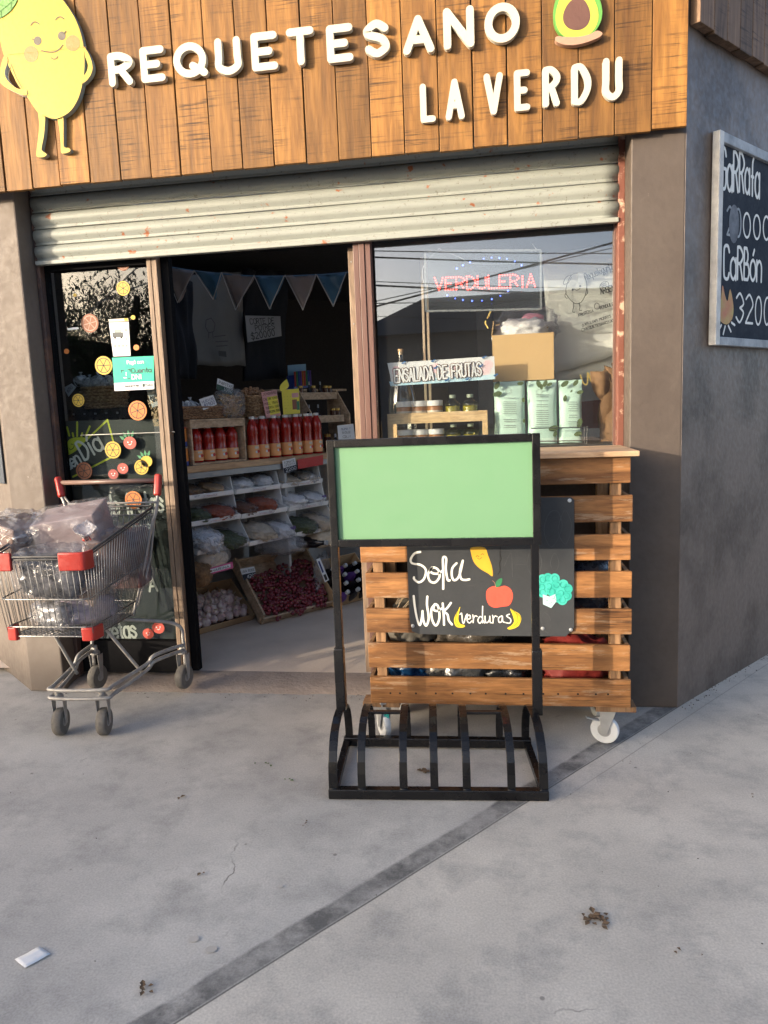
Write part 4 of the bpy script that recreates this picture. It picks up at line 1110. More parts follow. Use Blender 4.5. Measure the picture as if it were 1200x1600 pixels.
kdraw('lettering', [
    K((212, 84), (180, 92), (157, 125), (165, 150), (215, 160), (245, 190), (235, 240), (205, 262), (178, 245), (176, 232)),
    K((282, 175), (258, 215), (270, 255), (300, 262), (325, 230), (318, 190), (290, 175), (270, 195), (290, 210), (320, 210), (340, 195)),
    K((347, 300), (347, 200), (345, 130), (352, 112), (365, 125), (362, 180), (372, 245), (385, 250)),
    K((425, 150), (400, 180), (398, 225), (412, 250), (440, 225), (462, 135), (445, 200), (452, 240), (475, 248), (500, 244)),
    K((174, 342), (180, 400), (195, 480), (210, 512), (222, 470), (226, 430)), K((226, 440), (232, 490), (248, 515), (262, 470), (252, 395), (254, 345)),
    K((300, 390), (278, 420), (282, 480), (305, 515), (325, 470), (318, 405), (298, 390), (290, 420), (312, 430), (338, 415)),
    K((344, 385), (350, 450), (352, 510)), K((392, 382), (372, 410), (352, 432), (372, 450), (380, 485), (398, 508))], .0095)
kdraw('lettering', [
    K((445, 450), (455, 445), (460, 490), (468, 500), (480, 460), (488, 448), (480, 470)), K((487, 480), (505, 472), (503, 455), (490, 458), (487, 485), (500, 500), (515, 488)),
    K((520, 452), (524, 475), (522, 498)), K((524, 472), (534, 458), (546, 462)),
    K((578, 402), (577, 450), (578, 500)), K((577, 470), (562, 462), (550, 485), (562, 502), (578, 485), (590, 500)),
    K((592, 460), (594, 490), (605, 498), (618, 480), (620, 460), (622, 495), (632, 498)), K((636, 455), (640, 475), (638, 500)), K((640, 474), (650, 459), (663, 463)),
    K((690, 458), (672, 470), (674, 495), (690, 490), (694, 460), (696, 490), (708, 496)), K((735, 448), (718, 458), (742, 478), (738, 500), (715, 498))], .0048)
kdraw('rubbed_price', [K((705, 165), (745, 90), (752, 230)), K((770, 160), (840, 155)), K((850, 95), (838, 160), (860, 215)), K((905, 85), (925, 150), (905, 215), (885, 150), (905, 85)), K((1000, 90), (975, 150), (1000, 200), (1025, 150), (1000, 90)), K((940, 440), (925, 500), (960, 560), (975, 480), (940, 440)),
    [(858, 802), (850, 830), (862, 855), (878, 825), (872, 800), (858, 802)], [(880, 800), (872, 830), (884, 850), (893, 822), (886, 800), (880, 800)]], .0022, FAINT)
kfill('fruit_drawing', K((512, 58), (509, 85), (525, 140), (560, 180), (610, 210), (636, 225), (632, 170), (610, 105), (588, 58)), CARROT)
kdraw('face_drawing', [K((540, 112), (547, 105), (555, 112)), K((570, 100), (577, 94), (585, 100)), K((548, 120), (560, 126), (572, 116))], .0018, INK, d=.001)
kdraw('stem_drawing', [K((682, 55), (680, 100), (686, 125), (676, 150), (680, 190), (668, 215))], .0035, INK, d=.001)
kfill('apple_drawing', K((672, 290), (640, 284), (605, 305), (598, 345), (612, 390), (645, 410), (690, 405), (735, 395), (755, 350), (745, 305), (710, 282)), APPLE)
kdraw('stem_drawing', [K((655, 290), (648, 265), (636, 252))], .0018, mat('pinkish_line', (.45, .2, .15), .7), d=.001)
kfill('leaf_drawing', K((655, 290), (655, 262), (675, 242), (692, 240), (690, 265), (675, 285)), MIDG, .001)
kfill('banana_drawing', K((446, 405), (428, 435), (410, 480), (420, 518), (448, 528), (474, 522), (470, 512), (448, 505), (436, 480), (440, 440)), BANANA)
kfill('banana_drawing', K((740, 417), (752, 450), (762, 490), (745, 515), (722, 530), (740, 538), (785, 520), (804, 480), (795, 450), (768, 432)), BANANA)
kdraw('banana_line', [K((440, 410), (425, 450), (420, 490), (440, 520)), K((745, 420), (775, 445), (785, 490), (760, 520)), K((760, 432), (798, 462), (795, 490))], .0014, INK, d=.001)
brc = [(930, 245), (960, 238), (1000, 240), (925, 290), (965, 285), (1010, 275), (1050, 275), (1075, 300), (930, 320), (985, 315), (1035, 325), (1070, 340), (1045, 365), (1015, 350)]
for k, (x, y) in enumerate(brc):
    kfill('broccoli_drawing', K(*[(x + 30 * math.cos(a * .785), y + 30 * math.sin(a * .785)) for a in range(8)]), TINT if k % 2 else mat('turquoise_broccoli_light', (.06, .52, .42), .5), .0006 + k * .00008)
kdraw('broccoli_line', [K(*[(x + 17 * math.cos(a * .9 + k), y + 17 * math.sin(a * .9 + k)) for a in range(6)]) for k, (x, y) in enumerate(brc)], .0016, TINTD, d=.0024)
kfill('broccoli_stalk', K((930, 332), (932, 390), (980, 412), (1010, 372), (1004, 330), (970, 345)), PALET, .0026, sm=False)
kdraw('face_drawing', [K((948, 365), (955, 370), (962, 362)), K((982, 355), (988, 360), (995, 352)), K((958, 378), (970, 386), (985, 376))], .0016, INK, d=.003)
for p in ((890, 782), (892, 984), (645, 978), (848, 982)):
    g = MB(); g.lathe([(.0085, 0), (.0075, .003), (.003, .005)], pk.off(.006).at(*p), 12, ON); obj('screw', g, GALV if p[1] > 800 else WHITEP, kb, smooth=40)

# ================================================================== SHOPPING CART
ct = thing('shopping_cart', 'old wire shopping trolley with red corner caps parked by the left window', 'shopping cart', (-2.0, 3.42, 0))
# basket corners: bottom front, bottom rear, top front, top rear (left, right)
bf = [V((-2.235, 3.00, .535)), V((-1.815, 3.00, .535))]
br = [V((-2.235, 3.55, .49)), W(210, 948, 3.55)]; br[1].z = .49
tf = [V((-2.262, 2.955, .915)), V((-1.800, 2.955, .915))]
tr_ = [V((-2.262, 3.60, 1.06)), W(241, 790, 3.60)]; tr_[0].z = tr_[1].z
g = MB(); rw = .0021
def wire(a, b, r=rw, seg=4): g.tube([a, b], r, seg)
nf = 15
for i in range(nf + 1):
    t = i / nf; wire(lerp(*bf, t), lerp(*tf, t)); wire(lerp(*br, t), lerp(*tr_, t)); wire(lerp(*bf, t), lerp(*br, t))
ns = 27
for i in range(1, ns):
    t = i / ns
    for s in (0, 1): wire(lerp(bf[s], br[s], t), lerp(tf[s], tr_[s], t))
for i in range(1, 20):
    t = i / 20; wire(lerp(bf[0], br[0], t), lerp(bf[1], br[1], t))
obj('wire_basket', g, STEEL, ct, smooth=True)
g = MB()
def ring(k, r):
    c = [lerp(bf[0], tf[0], k), lerp(bf[1], tf[1], k), lerp(br[1], tr_[1], k), lerp(br[0], tr_[0], k)]
    P = []
    for i in range(4):
        a, b, d = c[i - 1], c[i], c[(i + 1) % 4]
        P += [b + (a - b).normalized() * .035, b + ((a - b).normalized() + (d - b).normalized()) * .010, b + (d - b).normalized() * .035]
    g.tube(P, r, 6, closed=True)
for k in (.0, .12, .47): ring(k, .0036)
obj('basket_band', g, STEEL, ct, smooth=True)
g = MB(); ring(1.0, .0065); ring(.965, .004); obj('basket_rim', g, DKRIM, ct, smooth=True)
def capbox(c, d1, d2, l1, l2, h, th=.016):
    mb = MB(); c = V(c)
    P = [c + d1 * l1, c + d1 * .02, c + (d1 + d2) * .006, c + d2 * .02, c + d2 * l2]
    o1 = V((0, 0, h / 2)); L = len(P); vs = []; fs = []
    ctr = c + (d1 + d2) * .1
    for p in P:
        on = ((p - ctr) * V((1, 1, 0))).normalized()
        for a, b in ((-1, -1), (1, -1), (1, 1), (-1, 1)): vs.append(p + on * (th * (a * .5 + .15)) + V((0, 0, b * h / 2)))
    for i in range(L - 1):
        for k in range(4): fs.append((i * 4 + k, i * 4 + (k + 1) % 4, i * 4 + 4 + (k + 1) % 4, i * 4 + 4 + k))
    fs += [(0, 1, 2, 3), (4 * L - 4, 4 * L - 3, 4 * L - 2, 4 * L - 1)]
    mb.add(vs, fs); return mb
ex = V((1, 0, 0)); ey = V((0, 1, 0))
obj('corner_cap', capbox(tf[1] + V((0, 0, -.022)), -ex, ey, .115, .07, .082, .02), REDP, ct, bevel=.006, seg=3, smooth=50)
obj('corner_cap', capbox(tf[0] + V((0, 0, -.022)), ex, ey, .115, .07, .082, .02), REDP, ct, bevel=.006, seg=3, smooth=50)
obj('corner_cap', capbox(bf[1] + V((0, 0, .012)), -ex, ey, .055, .075, .062, .02), REDP, ct, bevel=.005, seg=3, smooth=50)
obj('corner_cap', capbox(bf[0] + V((0, 0, .012)), ex, ey, .05, .07, .062, .02), REDP, ct, bevel=.005, seg=3, smooth=50)
hp = YP(3.68)
hL = hp.at(92, 757); hR = hp.at(247, 748); hL.z = hR.z = (hL.z + hR.z) / 2
g = MB(); g.tube([hL, hR], .0125, 12); obj('handle', g, BRNHAND, ct, smooth=True)
for h, s in ((hL, 0), (hR, 1)):
    d = (tr_[s] + V((0, 0, -.10)) - h).normalized()
    g = MB(); g.bar(h - d * .028 + V((0, 0, .006)), h + d * .085, .036, .036); obj('handle_cap', g, REDP, ct, bevel=.012, seg=4, smooth=60)
    g = MB(); g.tube(smooth_pts([h + d * .08, lerp(h, tr_[s], .75) + V((0, .01, -.05)), lerp(tr_[s], br[s], .25) + V((0, .012, 0)), lerp(tr_[s], br[s], .75) + V((0, .004, 0)), br[s] + V((0, -.03, -.012))]), .0085, 8); obj('handle_tube', g, STEELD, ct, smooth=True)
    g = MB(); g.tube([h + d * .07 + V((0, .012, 0)), tr_[s] + V((0, .03, .02)), lerp(tr_[s], br[s], .5) + V((.012 if s else -.012, .045, 0)), br[s] + V((0, .04, .03)), br[s] + V((-.04 if s else .04, .02, -.0))], .006, 8); obj('rear_loop', g, STEELD, ct, smooth=True)
g = MB(); g.tube([tr_[0] + V((0, .02, .015)), tr_[1] + V((0, .02, .015))], .006, 6); g.tube([tr_[0] + V((0, .02, -.05)), tr_[1] + V((0, .02, -.05))], .004, 6); obj('rear_rail', g, STEELD, ct, smooth=True)
# chassis
WR = .066
wf = [GR.at(97, 1147), GR.at(165, 1147)]; wrr = [Pl((0, 0, .035), (0, 0, 1)).at(154, 1075), Pl((0, 0, .035), (0, 0, 1)).at(289, 1075)]
for p in wf: p.z = 0
cz_ = .222
g = MB()
for dz, sh in ((0, 0), (.03, .012)):
    P = [V((wrr[0].x - .015, wrr[0].y, cz_ + .03 + dz)), lerp(wrr[0], wf[0], .35) + V((-.02, 0, cz_ + .01 + dz)), lerp(wrr[0], wf[0], .45) + V((-.035, 0, cz_ - .03 + dz)), V((-2.132 , wf[0].y + .02, cz_ - .02 + dz + sh)), V((-2.11, wf[0].y - .04, cz_ - .024 + dz + sh)),
         V((-1.86, wf[1].y - .04, cz_ - .024 + dz + sh)), V((-1.83, wf[1].y + .02, cz_ - .02 + dz + sh)), lerp(wrr[1], wf[1], .50) + V((.012, 0, cz_ - .01 + dz)), lerp(wrr[1], wf[1], .40) + V((.022, 0, cz_ + .02 + dz)), V((wrr[1].x + .012, wrr[1].y, cz_ + .03 + dz))]
    g.tube(smooth_pts(P, k=6), .0098, 8)
obj('chassis_tube', g, STEELD, ct, smooth=True)
for s in (0, 1):
    sx = 1 if s else -1
    up = lerp(bf[s], br[s], .9)
    g = MB(); g.tube(smooth_pts([V((wrr[s].x + sx * .012, wrr[s].y, .17)), V((wrr[s].x + sx * .012, wrr[s].y, .30)), V((wrr[s].x - sx * .02, wrr[s].y - .01, .40)), V((up.x - sx * .04, up.y, .47)), V((up.x - sx * .16, up.y, .475))], k=6), .0095, 8); obj('rear_upright', g, STEELD, ct, smooth=True)
    q = lerp(wrr[s], wf[s], .52); u_ = lerp(bf[s], br[s], .42) + V((-sx * .05, 0, 0))
    g = MB(); g.tube(smooth_pts([u_, lerp(u_, q + V((0, 0, .2)), .5) , q + V((sx * .0, 0, .2))], k=5), .0085, 8); obj('support_tube', g, STEELD, ct, smooth=True)
for i, p in enumerate(wf + wrr):
    front = i < 2
    ax = V((1, .18 if front else -.12, 0)).normalized(); fw = V((-ax.y, ax.x, 0))
    c = p + V((0, 0, WR))
    ty = MB(); ty.lathe([(WR - .016, -.021), (WR - .005, -.021), (WR, -.014), (WR, .014), (WR - .005, .021), (WR - .016, .021)], c, 26, ax); wh = obj('wheel', ty, RUBBER, ct, smooth=40)
    hb = MB(); hb.lathe([(.012, -.023), (WR - .017, -.017), (WR - .017, .017), (.012, .023)], c, 20, ax); obj('hub', hb, STEELD, wh, smooth=40)
    fk = MB(); tz = cz_ - WR - .04 if front else .13
    for s_ in (-1, 1):
        q = c + ax * (.0265 * s_); fk.prism([q - fw * .01 - V((0, 0, .012)), q + fw * .012 - V((0, 0, .012)), q + fw * .026 + V((0, 0, tz - .0)), q - fw * .022 + V((0, 0, tz))], ax * .0028)
    fk.lathe([(.025, tz), (.026, tz + .012), (.016, tz + .022), (.012, tz + .05)], c, 14)
    obj('fork', fk, STEELD, ct, bevel=.001)
# packed goods in the trolley
def box_at(c, size, ang=(0, 0, 0)):
    M = (Matrix.Rotation(R(ang[2]), 3, 'Z') @ Matrix.Rotation(R(ang[1]), 3, 'Y') @ Matrix.Rotation(R(ang[0]), 3, 'X'))
    mb = MB(); mb.box(c, size, M); return mb
GROUPB = 'plastic wrapped goods in the shopping trolley'
def packed(label, c, size, ang, m, seed, grow=(1.22, 1.2, 1.2), amp=.10, fm=FILMC, extra=None, dz=0, soft=False):
    root = thing('wrapped_package', label, 'package', V(c) - V((0, 0, size[2] / 2)), GROUPB)
    M = (Matrix.Rotation(R(ang[2]), 3, 'Z') @ Matrix.Rotation(R(ang[1]), 3, 'Y') @ Matrix.Rotation(R(ang[0]), 3, 'X'))
    s = [size[i] * grow[i] + .012 for i in range(3)]
    if soft: obj('contents', lump(c, [q * 1.02 for q in size], seed + 9, .12, 4, 5, M, 1.3), m, root, smooth=True, recalc=False)
    else: obj('contents', box_at(c, size, ang), m, root, bevel=.006)
    obj('plastic_wrap', lump(V(c) + V((0, 0, dz)), s, seed, amp, 5, 4.5, M, 1.1), fm, root, smooth=True, recalc=False)
    if extra: extra(root)
    return root
MAUVE = mat('mauve_carton', (.30, .235, .23), .6, (.22, .16, .15), 6, .7, .1)
def knot(p, col, up=V((0, -.2, 1)), s=1.0, tie=REDP):
    def f(root):
        mb = MB(); u = up.normalized()
        mb.lathe([(.004, -.004), (.012 * s, .012 * s), (.03 * s, .045 * s), (.048 * s, .075 * s)], p, 10, u, cap=False)
        for i, q in enumerate(mb.v):
            mb.v[i] = q + V((noise.noise(q * 60), noise.noise(q * 60 + V((5, 0, 0))), noise.noise(q * 50))) * .018 * s
        obj('bag_knot', mb, FILMW, root, smooth=True, solid=.001)
        mb = MB(); mb.ball(p + u * .004, (.016 * s, .016 * s, .012 * s)); mb.tube(smooth_pts([p, p + V((.02, -.012, .02)) * s, p + V((.035, -.012, .0)) * s]), .004 * s, 5); obj('tie', mb, tie, root, smooth=True)
    return f
packed('big mauve brown carton in clear plastic on top of the trolley load', (-2.07, 3.34, .985), (.30, .28, .17), (10, -8, 14), MAUVE, 31, (1.28, 1.2, 1.22), .09)
packed('silvery crinkled plastic package overhanging the trolley at far left', (-2.31, 3.25, .965), (.20, .26, .15), (0, 14, -12), CARDD, 33, (1.35, 1.2, 1.35), .16, film('silvery_film', white=.2, gloss=.3, scale=8), knot(V((-2.36, 3.10, .90)), 0, V((-.8, -.5, .3)), .6))
packed('black and silver goods in clear plastic at the front of the trolley', (-2.04, 3.10, .80), (.26, .17, .17), (10, 5, 6), mat('black_silver_goods', (.03, .03, .032), .3, (.2, .2, .21), 7, 1, .4, 20, lo=.55, hi=.7), 36, (1.28, 1.25, 1.3), .12, dz=.02, soft=True)
packed('brown goods in a clear bag tied with red at the right of the trolley', (-1.93, 3.36, .83), (.17, .26, .22), (0, -6, 5), CARDD, 39, (1.25, 1.15, 1.2), .12, FILMC, knot(V((-1.935, 3.21, .945)), 0, V((.25, -.5, .8)), 1.0), soft=True)
packed('lilac paper parcel in plastic low in the trolley', (-1.98, 3.25, .60), (.24, .22, .13), (-8, 0, 24), mat('lilac_paper', (.24, .2, .26), .7, (.36, .3, .28), 8, .8, .3), 41, (1.2, 1.15, 1.2), .1, soft=True)
packed('dark red box in plastic standing at the rear of the trolley', (-1.95, 3.60, .78), (.20, .18, .30), (0, 0, 8), mat('dark_red_carton', (.12, .045, .04), .6, (.08, .035, .03), 6, .6, .1), 43, (1.2, 1.2, 1.12), .1)
packed('grey foil tray in plastic at the front left bottom of the trolley', (-2.07, 3.14, .61), (.16, .14, .10), (0, 0, -8), mat('grey_foil', (.28, .28, .28), .35, None, 10, .5, .3, metal=.4), 45, (1.2, 1.2, 1.25), .1, soft=True)
packed('beige carton piece in plastic beside the right side wires of the trolley', (-1.915, 3.22, .70), (.08, .14, .12), (12, 20, 0), mat('beige_carton', (.34, .24, .17), .7), 47, (1.4, 1.25, 1.3), .12)

# ================================================================== SMALL THINGS ON THE PAVEMENT
g = MB()
for k in range(330):
    if k < 170: p = V((rnd.uniform(-2.6, .6), 3.70 + abs(rnd.gauss(0, .04)) * -1, 0))
    elif k < 250: p = RW0 + RWD * rnd.uniform(0, 1.5) + RWN * abs(rnd.gauss(.01, .03))
    else: p = V((rnd.uniform(-2.2, 1.8), rnd.uniform(1.3, 3.6), 0))
    r = rnd.uniform(.0015, .0042) * (1 if k < 250 else .6); p.z = r * .6; g.tone = rnd.random(); g.ball(p, (r, r * rnd.uniform(.6, 1), r * .7), 6, 4)
tag(obj('grit', g, mat('pavement_grit', (.20, .18, .16), .9, (.08, .07, .06), 90, 1, 0, tone=.5), loc=(0, 0, 0), recalc=False), 'fine grit and dust crumbs scattered over the pavement and along the wall foot', 'grit', kind='stuff')
g = MB(); rc = [GR.at(*p, .003) for p in ((23, 1500), (62, 1479), (79, 1491), (39, 1513))]
vs = []; fs = []
for i in range(7):
    for j in range(4):
        p = lerp(lerp(rc[0], rc[1], i / 6), lerp(rc[3], rc[2], i / 6), j / 3); vs.append(p + V((0, 0, .001 + .003 * abs(noise.noise(p * 40)))))
for i in range(6):
    for j in range(3): fs.append((i * 4 + j, i * 4 + j + 1, i * 4 + j + 5, i * 4 + j + 4))
g.add(vs, fs); tag(obj('paper_scrap', g, PAPER, smooth=True, solid=.0004), 'small white paper receipt lying on the pavement at lower left', 'paper scrap')
def scrap(px, py, n, rad, label, m, ln=.018):
    mb = MB(); c = GR.at(px, py)
    for k in range(n):
        p = c + V((rnd.gauss(0, rad), rnd.gauss(0, rad * .8), .004)); a = rnd.uniform(0, 6.28); d = V((math.cos(a), math.sin(a), rnd.uniform(-.1, .3))) * ln * rnd.uniform(.5, 1.3)
        s = V((-d.y, d.x, 0)) * .35
        mb.add([p, p + d * .5 + s + V((0, 0, .003)), p + d, p + d * .5 - s + V((0, 0, .003))], [(0, 1, 2, 3)])
    tag(obj('leaf_litter', mb, m), label, 'dry leaf')
scrap(930, 1437, 24, .018, 'brown shredded leaf clump on the pavement at right', DIRT, .022)
scrap(230, 1543, 10, .012, 'small dark leaf crumbs on the pavement at bottom left', DIRT)
scrap(664, 1206, 18, .012, 'dry stalk scrap on the ground inside the bike rack', DIRT, .022)
scrap(450, 1219, 3, .010, 'green leaf scrap on the pavement left of the bike rack', GRLEAF)
scrap(415, 1196, 4, .02, 'tiny green leaf bits on the pavement in front of the doorstep', GRLEAF, .012)
scrap(478, 1290, 4, .02, 'tiny dark twig crumbs on the pavement left of the rack base', DIRT, .012)
scrap(280, 1250, 2, .008, 'single curled brown leaf on the pavement in front of the trolley', DIRT, .02)
scrap(315, 1365, 2, .004, 'dark speck of leaf on the middle left pavement', DIRT, .016)
scrap(982, 1190, 3, .03, 'few dark crumbs on the pavement right of the castor', DIRT, .01)
scrap(1180, 1245, 3, .03, 'dark crumbs on the pavement at the right edge', DIRT, .01)
scrap(1065, 1480, 3, .03, 'dark crumbs on the pavement at the lower right', DIRT, .012)
g = MB()
for px, py, r in ((303, 1467, .016), (330, 1483, .017), (438, 1385, .009)):
    g.disc(GR.at(px, py, .003), (0, 0, 1), r, 0, 18, r * .8)
for i, (px, py, r) in enumerate(((303, 1467, .016), (330, 1483, .017), (438, 1385, .009))):
    mb = MB(); mb.poly([GR.at(px, py, .003) + V((math.cos(a * .4) * r * (1 + .15 * noise.noise(V((a, px, 0)))), math.sin(a * .4) * r * .8, 0)) for a in range(15)], (0, 0, 1))
    tag(obj('flattened_gum', mb, mat('pale_gum', (.46, .43, .39), .8)), ('upper left pale flattened gum spot on the pavement', 'lower right pale flattened gum spot beside the dark joint', 'smallest pale gum spot on the pavement near the middle')[i], 'gum spot')

# ================================================================== INSIDE THE SHOP, SEEN THROUGH THE DOOR
CU_ = V((.526, .85, 0)).normalized(); CN_ = V((CU_.y, -CU_.x, 0)); C0 = V((-2.0, 4.45, 0))
CP = Pl(C0, CN_)
zc1 = (CP.at(290, 730).z + CP.at(490, 709).z) / 2
def cpt(t, d, z): return C0 + CU_ * t + CN_ * d + V((0, 0, z))
def stand(px, py, d, z=None):
    p = CP.off(-d).at(px, py); p.z = zc1 if z is None else z; return p
ctr = thing('shop_counter', 'wooden counter along the left of the doorway carrying sauce bottles', 'counter', cpt(.5, -.2, FL))
def cbox(mb, t0, t1, d0, d1, z0, z1):
    mb.prism([cpt(t0, d0, z0), cpt(t1, d0, z0), cpt(t1, d1, z0), cpt(t0, d1, z0)], (0, 0, z1 - z0)); return mb
obj('counter_top', cbox(MB(), -.45, 1.95, -.55, .0, zc1 - .045, zc1), COUNT, ctr, bevel=.003)
obj('metal_edge', cbox(MB(), -.45, 1.95, -.52, -.004, zc1 - .085, zc1 - .047), mat('dull_steel_edge', (.28, .28, .28), .4, metal=.5), ctr)
obj('back_panel', cbox(MB(), -.45, 1.95, -.56, -.54, FL, zc1 - .09), TRAYIN, ctr)
for t in (-.02, .93, 1.9): obj('support', cbox(MB(), t, t + .02, -.5, -.03, FL, zc1 - .09), TRAYIN, ctr)

# --- wooden crate with bottles
LBL = 'sauce bottle '
def make_bottle(name, label, loc, h, r, group, lid=LIDW, liquid=SALSA, neck=.30, lbl=SLAB, cat='bottle'):
    t = thing(name, label, cat, loc, group)
    o = V(loc)
    mb = MB(); mb.lathe([(r * .92, 0), (r, h * .02), (r, h * .34), (r * .97, h * .36), (r * .93, h * .50), (r * .90, h * .56), (r * .95, h * .60), (r * .96, h * .70), (r * .88, h * .79), (r * .62, h * .87), (r * .46, h * .92), (r * .46, h * .95)], o, 18); obj('body', mb, liquid, t, smooth=50)
    mb = MB(); mb.lathe([(r * .48, h * .94), (r * .5, h * .95), (r * .5, h * .995), (r * .46, h)], o, 14); obj('lid', mb, lid, t, smooth=40)
    mb = MB(); mb.lathe([(r * 1.012, h * .05), (r * 1.012, h * .34)], o, 22, cap=False); obj('label_band', mb, lbl, t, smooth=True)
    mb = MB()
    pl = Pl(o + CN_ * (r * 1.03), CN_)
    mb.mi = 0
    for (dx, dz, w_, h_) in ((-.1, .285, .8, .055),): mb.poly([pl.o + pl.u * (dx * r + sx * w_ * r / 2) + V((0, 0, h * dz + sz * h * h_ / 2)) for sx, sz in ((-1, -1), (1, -1), (1, 1), (-1, 1))], CN_)
    obj('label_text_line', mb, CREAMP, t)
    for c, rr, m in (((-.2, .18), .22, PAPER), ((.22, .19), .26, REDC)):
        mb = MB(); mb.disc(pl.o + pl.u * (c[0] * r) + V((0, 0, h * c[1])) + CN_ * .0006 * (1 + (m is REDC)), CN_, rr * r, 0, 12); obj('label_emblem', mb, m, t)
    return t
pA = CP.off(.0).at(304, 736); pB = CP.off(.0).at(388, 726)
tA_, tB_ = (pA - C0).dot(CU_), (pB - C0).dot(CU_)
hC = (CP.at(300, 663) - CP.at(304, 736)).length * .98
cr = thing('pine_crate', 'pale open fronted pine crate with short sauce bottles on the counter', 'crate', cpt((tA_ + tB_) / 2, -.12, zc1))
z0 = zc1 + .002
obj('crate_floor', cbox(MB(), tA_, tB_, -.26, -.01, z0, z0 + .012), CRATEW, cr)
obj('crate_top', cbox(MB(), tA_, tB_, -.26, -.01, z0 + hC - .012, z0 + hC), CRATEW, cr, bevel=.001)
obj('front_batten', cbox(MB(), tA_ + .012, tB_ - .012, -.035, -.012, z0 + hC - .055, z0 + hC - .014), CRATEW, cr)
for a in (tA_, tB_ - .012):
    for k in range(2): 
        obj('side_board', cbox(MB(), a, a + .012, -.245 + k * .125, -.135 + k * .125, z0 + .013, z0 + hC - .013), CRATEW, cr, bevel=.001)
obj('back_board', cbox(MB(), tA_, tB_, -.275, -.262, z0, z0 + hC), CRATEW, cr)
nsb = 4; wb = (tB_ - tA_ - .05) / nsb; hb_ = hC * .80
for row in range(2):
    for k in range(nsb):
        t = tA_ + .03 + wb * (k + .5)
        make_bottle('sauce_bottle', ('short %sin the %s row of the pine crate, %s from left' % (LBL, 'front' if row == 0 else 'back', ('first', 'second', 'third', 'fourth')[k])),
                    cpt(t + .02 * row, -.075 - row * .10, z0 + .013), hb_, min(.043, wb * .48), 'bottles in the pine crate')
# --- long row of taller bottles
ORD = ('first', 'second', 'third', 'fourth', 'fifth', 'sixth', 'seventh', 'eighth')
for k, px in enumerate((397, 413, 431, 449, 465, 481.5, 497)):
    p = stand(px, 718, .05); hh = (CP.off(-.05).at(px, 651 - k) .z - zc1)
    make_bottle('sauce_bottle', 'tall %sin the open row, %s from the crate' % (LBL, ORD[k]), p, hh, .0415, 'tall bottles in the open row')
    if k < 6:
        p = stand(px + 6, 716, .15); make_bottle('sauce_bottle', 'tall %sin the second row behind, %s from the crate' % (LBL, ORD[k]), p, hh, .0415, 'tall bottles in the open row')
# --- two cocoa cans stacked
can_r = .048
pcn = CP.off(-.06).at(284, 735); pcn.z = zc1; hcan = (CP.off(-.06).at(284, 668).z - zc1) / 2
for k in range(2):
    o = pcn + V((0, 0, k * (hcan + .001)))
    t = thing('food_can', ('lower orange and blue food can with dark emblem on the counter', 'upper orange and blue food can stacked by the door leaf')[k], 'can', o, 'stacked orange cans')
    mb = MB(); mb.lathe([(can_r, hcan * .26), (can_r, hcan * .93)], o, 22, cap=False); obj('wrapper', mb, CANO, t, smooth=True)
    mb = MB(); mb.lathe([(can_r, hcan * .03), (can_r, hcan * .26)], o, 22); obj('lower_band', mb, CANB, t, smooth=40)
    mb = MB(); mb.lathe([(can_r * .98, hcan * .93), (can_r * 1.03, hcan * .95), (can_r * 1.03, hcan * .99), (can_r * .95, hcan)], o, 22); obj('lid', mb, REDC if k else GALV, t, smooth=40)
    pl = Pl(o + CN_ * can_r * .9 - CU_ * can_r * .1, V((.45, -.9, 0)))
    pl = Pl(o + pl.n * (can_r + .001), pl.n)
    mb = MB(); mb.disc(pl.o + V((0, 0, hcan * (.72 if k == 0 else .3))), pl.n, can_r * .45, 0, 14, can_r * .4); obj('emblem', mb, INK if k == 0 else CANB, t)
    mb = MB(); text(mb, 'NABIO', pl.o - pl.u * can_r * .6 + V((0, 0, hcan * (.25 if k == 0 else .42))) + pl.n * .001, pl.o + pl.u * can_r * .6 + V((0, 0, hcan * (.25 if k == 0 else .42))) + pl.n * .001, hcan * .22, pl.n, .005); obj('lettering', mb, YELP, t)

# --- baskets, snack bags and cards on top of crate and counter
zcr = z0 + hC
def basket(label, t0, t1, d0, d1, z, h, m=WICK):
    b = thing('wicker_basket', label, 'basket', cpt((t0 + t1) / 2, (d0 + d1) / 2, z))
    c = cpt((t0 + t1) / 2, (d0 + d1) / 2, z); a, e = (t1 - t0) / 2, (d1 - d0) / 2
    mb = MB()
    N_ = 40
    for lv in range(int(h / .011)):
        zz_ = .006 + lv * .011; gr = 1 + .10 * zz_ / h
        pts = []
        for k in range(N_):
            an = 2 * math.pi * k / N_; ca, sa = math.cos(an), math.sin(an)
            kk = (abs(ca) ** 5 + abs(sa) ** 5) ** (-.2)
            wv = .004 * math.cos(k * math.pi + lv * math.pi)
            pts.append(c + CU_ * ((a * gr + wv) * ca * kk) + CN_ * ((e * gr + wv) * sa * kk) + V((0, 0, zz_)))
        mb.tone = rnd.random(); mb.tube(pts, .0058, 5, closed=True)
    obj('weave', mb, m, b, smooth=True)
    mb = MB(); pts = []
    for k in range(N_):
        an = 2 * math.pi * k / N_; ca, sa = math.cos(an), math.sin(an); kk = (abs(ca) ** 5 + abs(sa) ** 5) ** (-.2)
        pts.append(c + CU_ * (a * 1.1 * ca * kk) + CN_ * (e * 1.1 * sa * kk) + V((0, 0, h)))
    mb.tube(pts, .009, 6, closed=True); obj('rim', mb, m, b, smooth=True)
    mb = MB(); mb.prism([c + CU_ * (a * sx) + CN_ * (e * sy) for sx, sy in ((-1, -1), (1, -1), (1, 1), (-1, 1))], (0, 0, .006)); obj('base', mb, m, b)
    return c
def tpx(px, d, py=700): return (CP.off(d).at(px, py) - C0).dot(CU_)
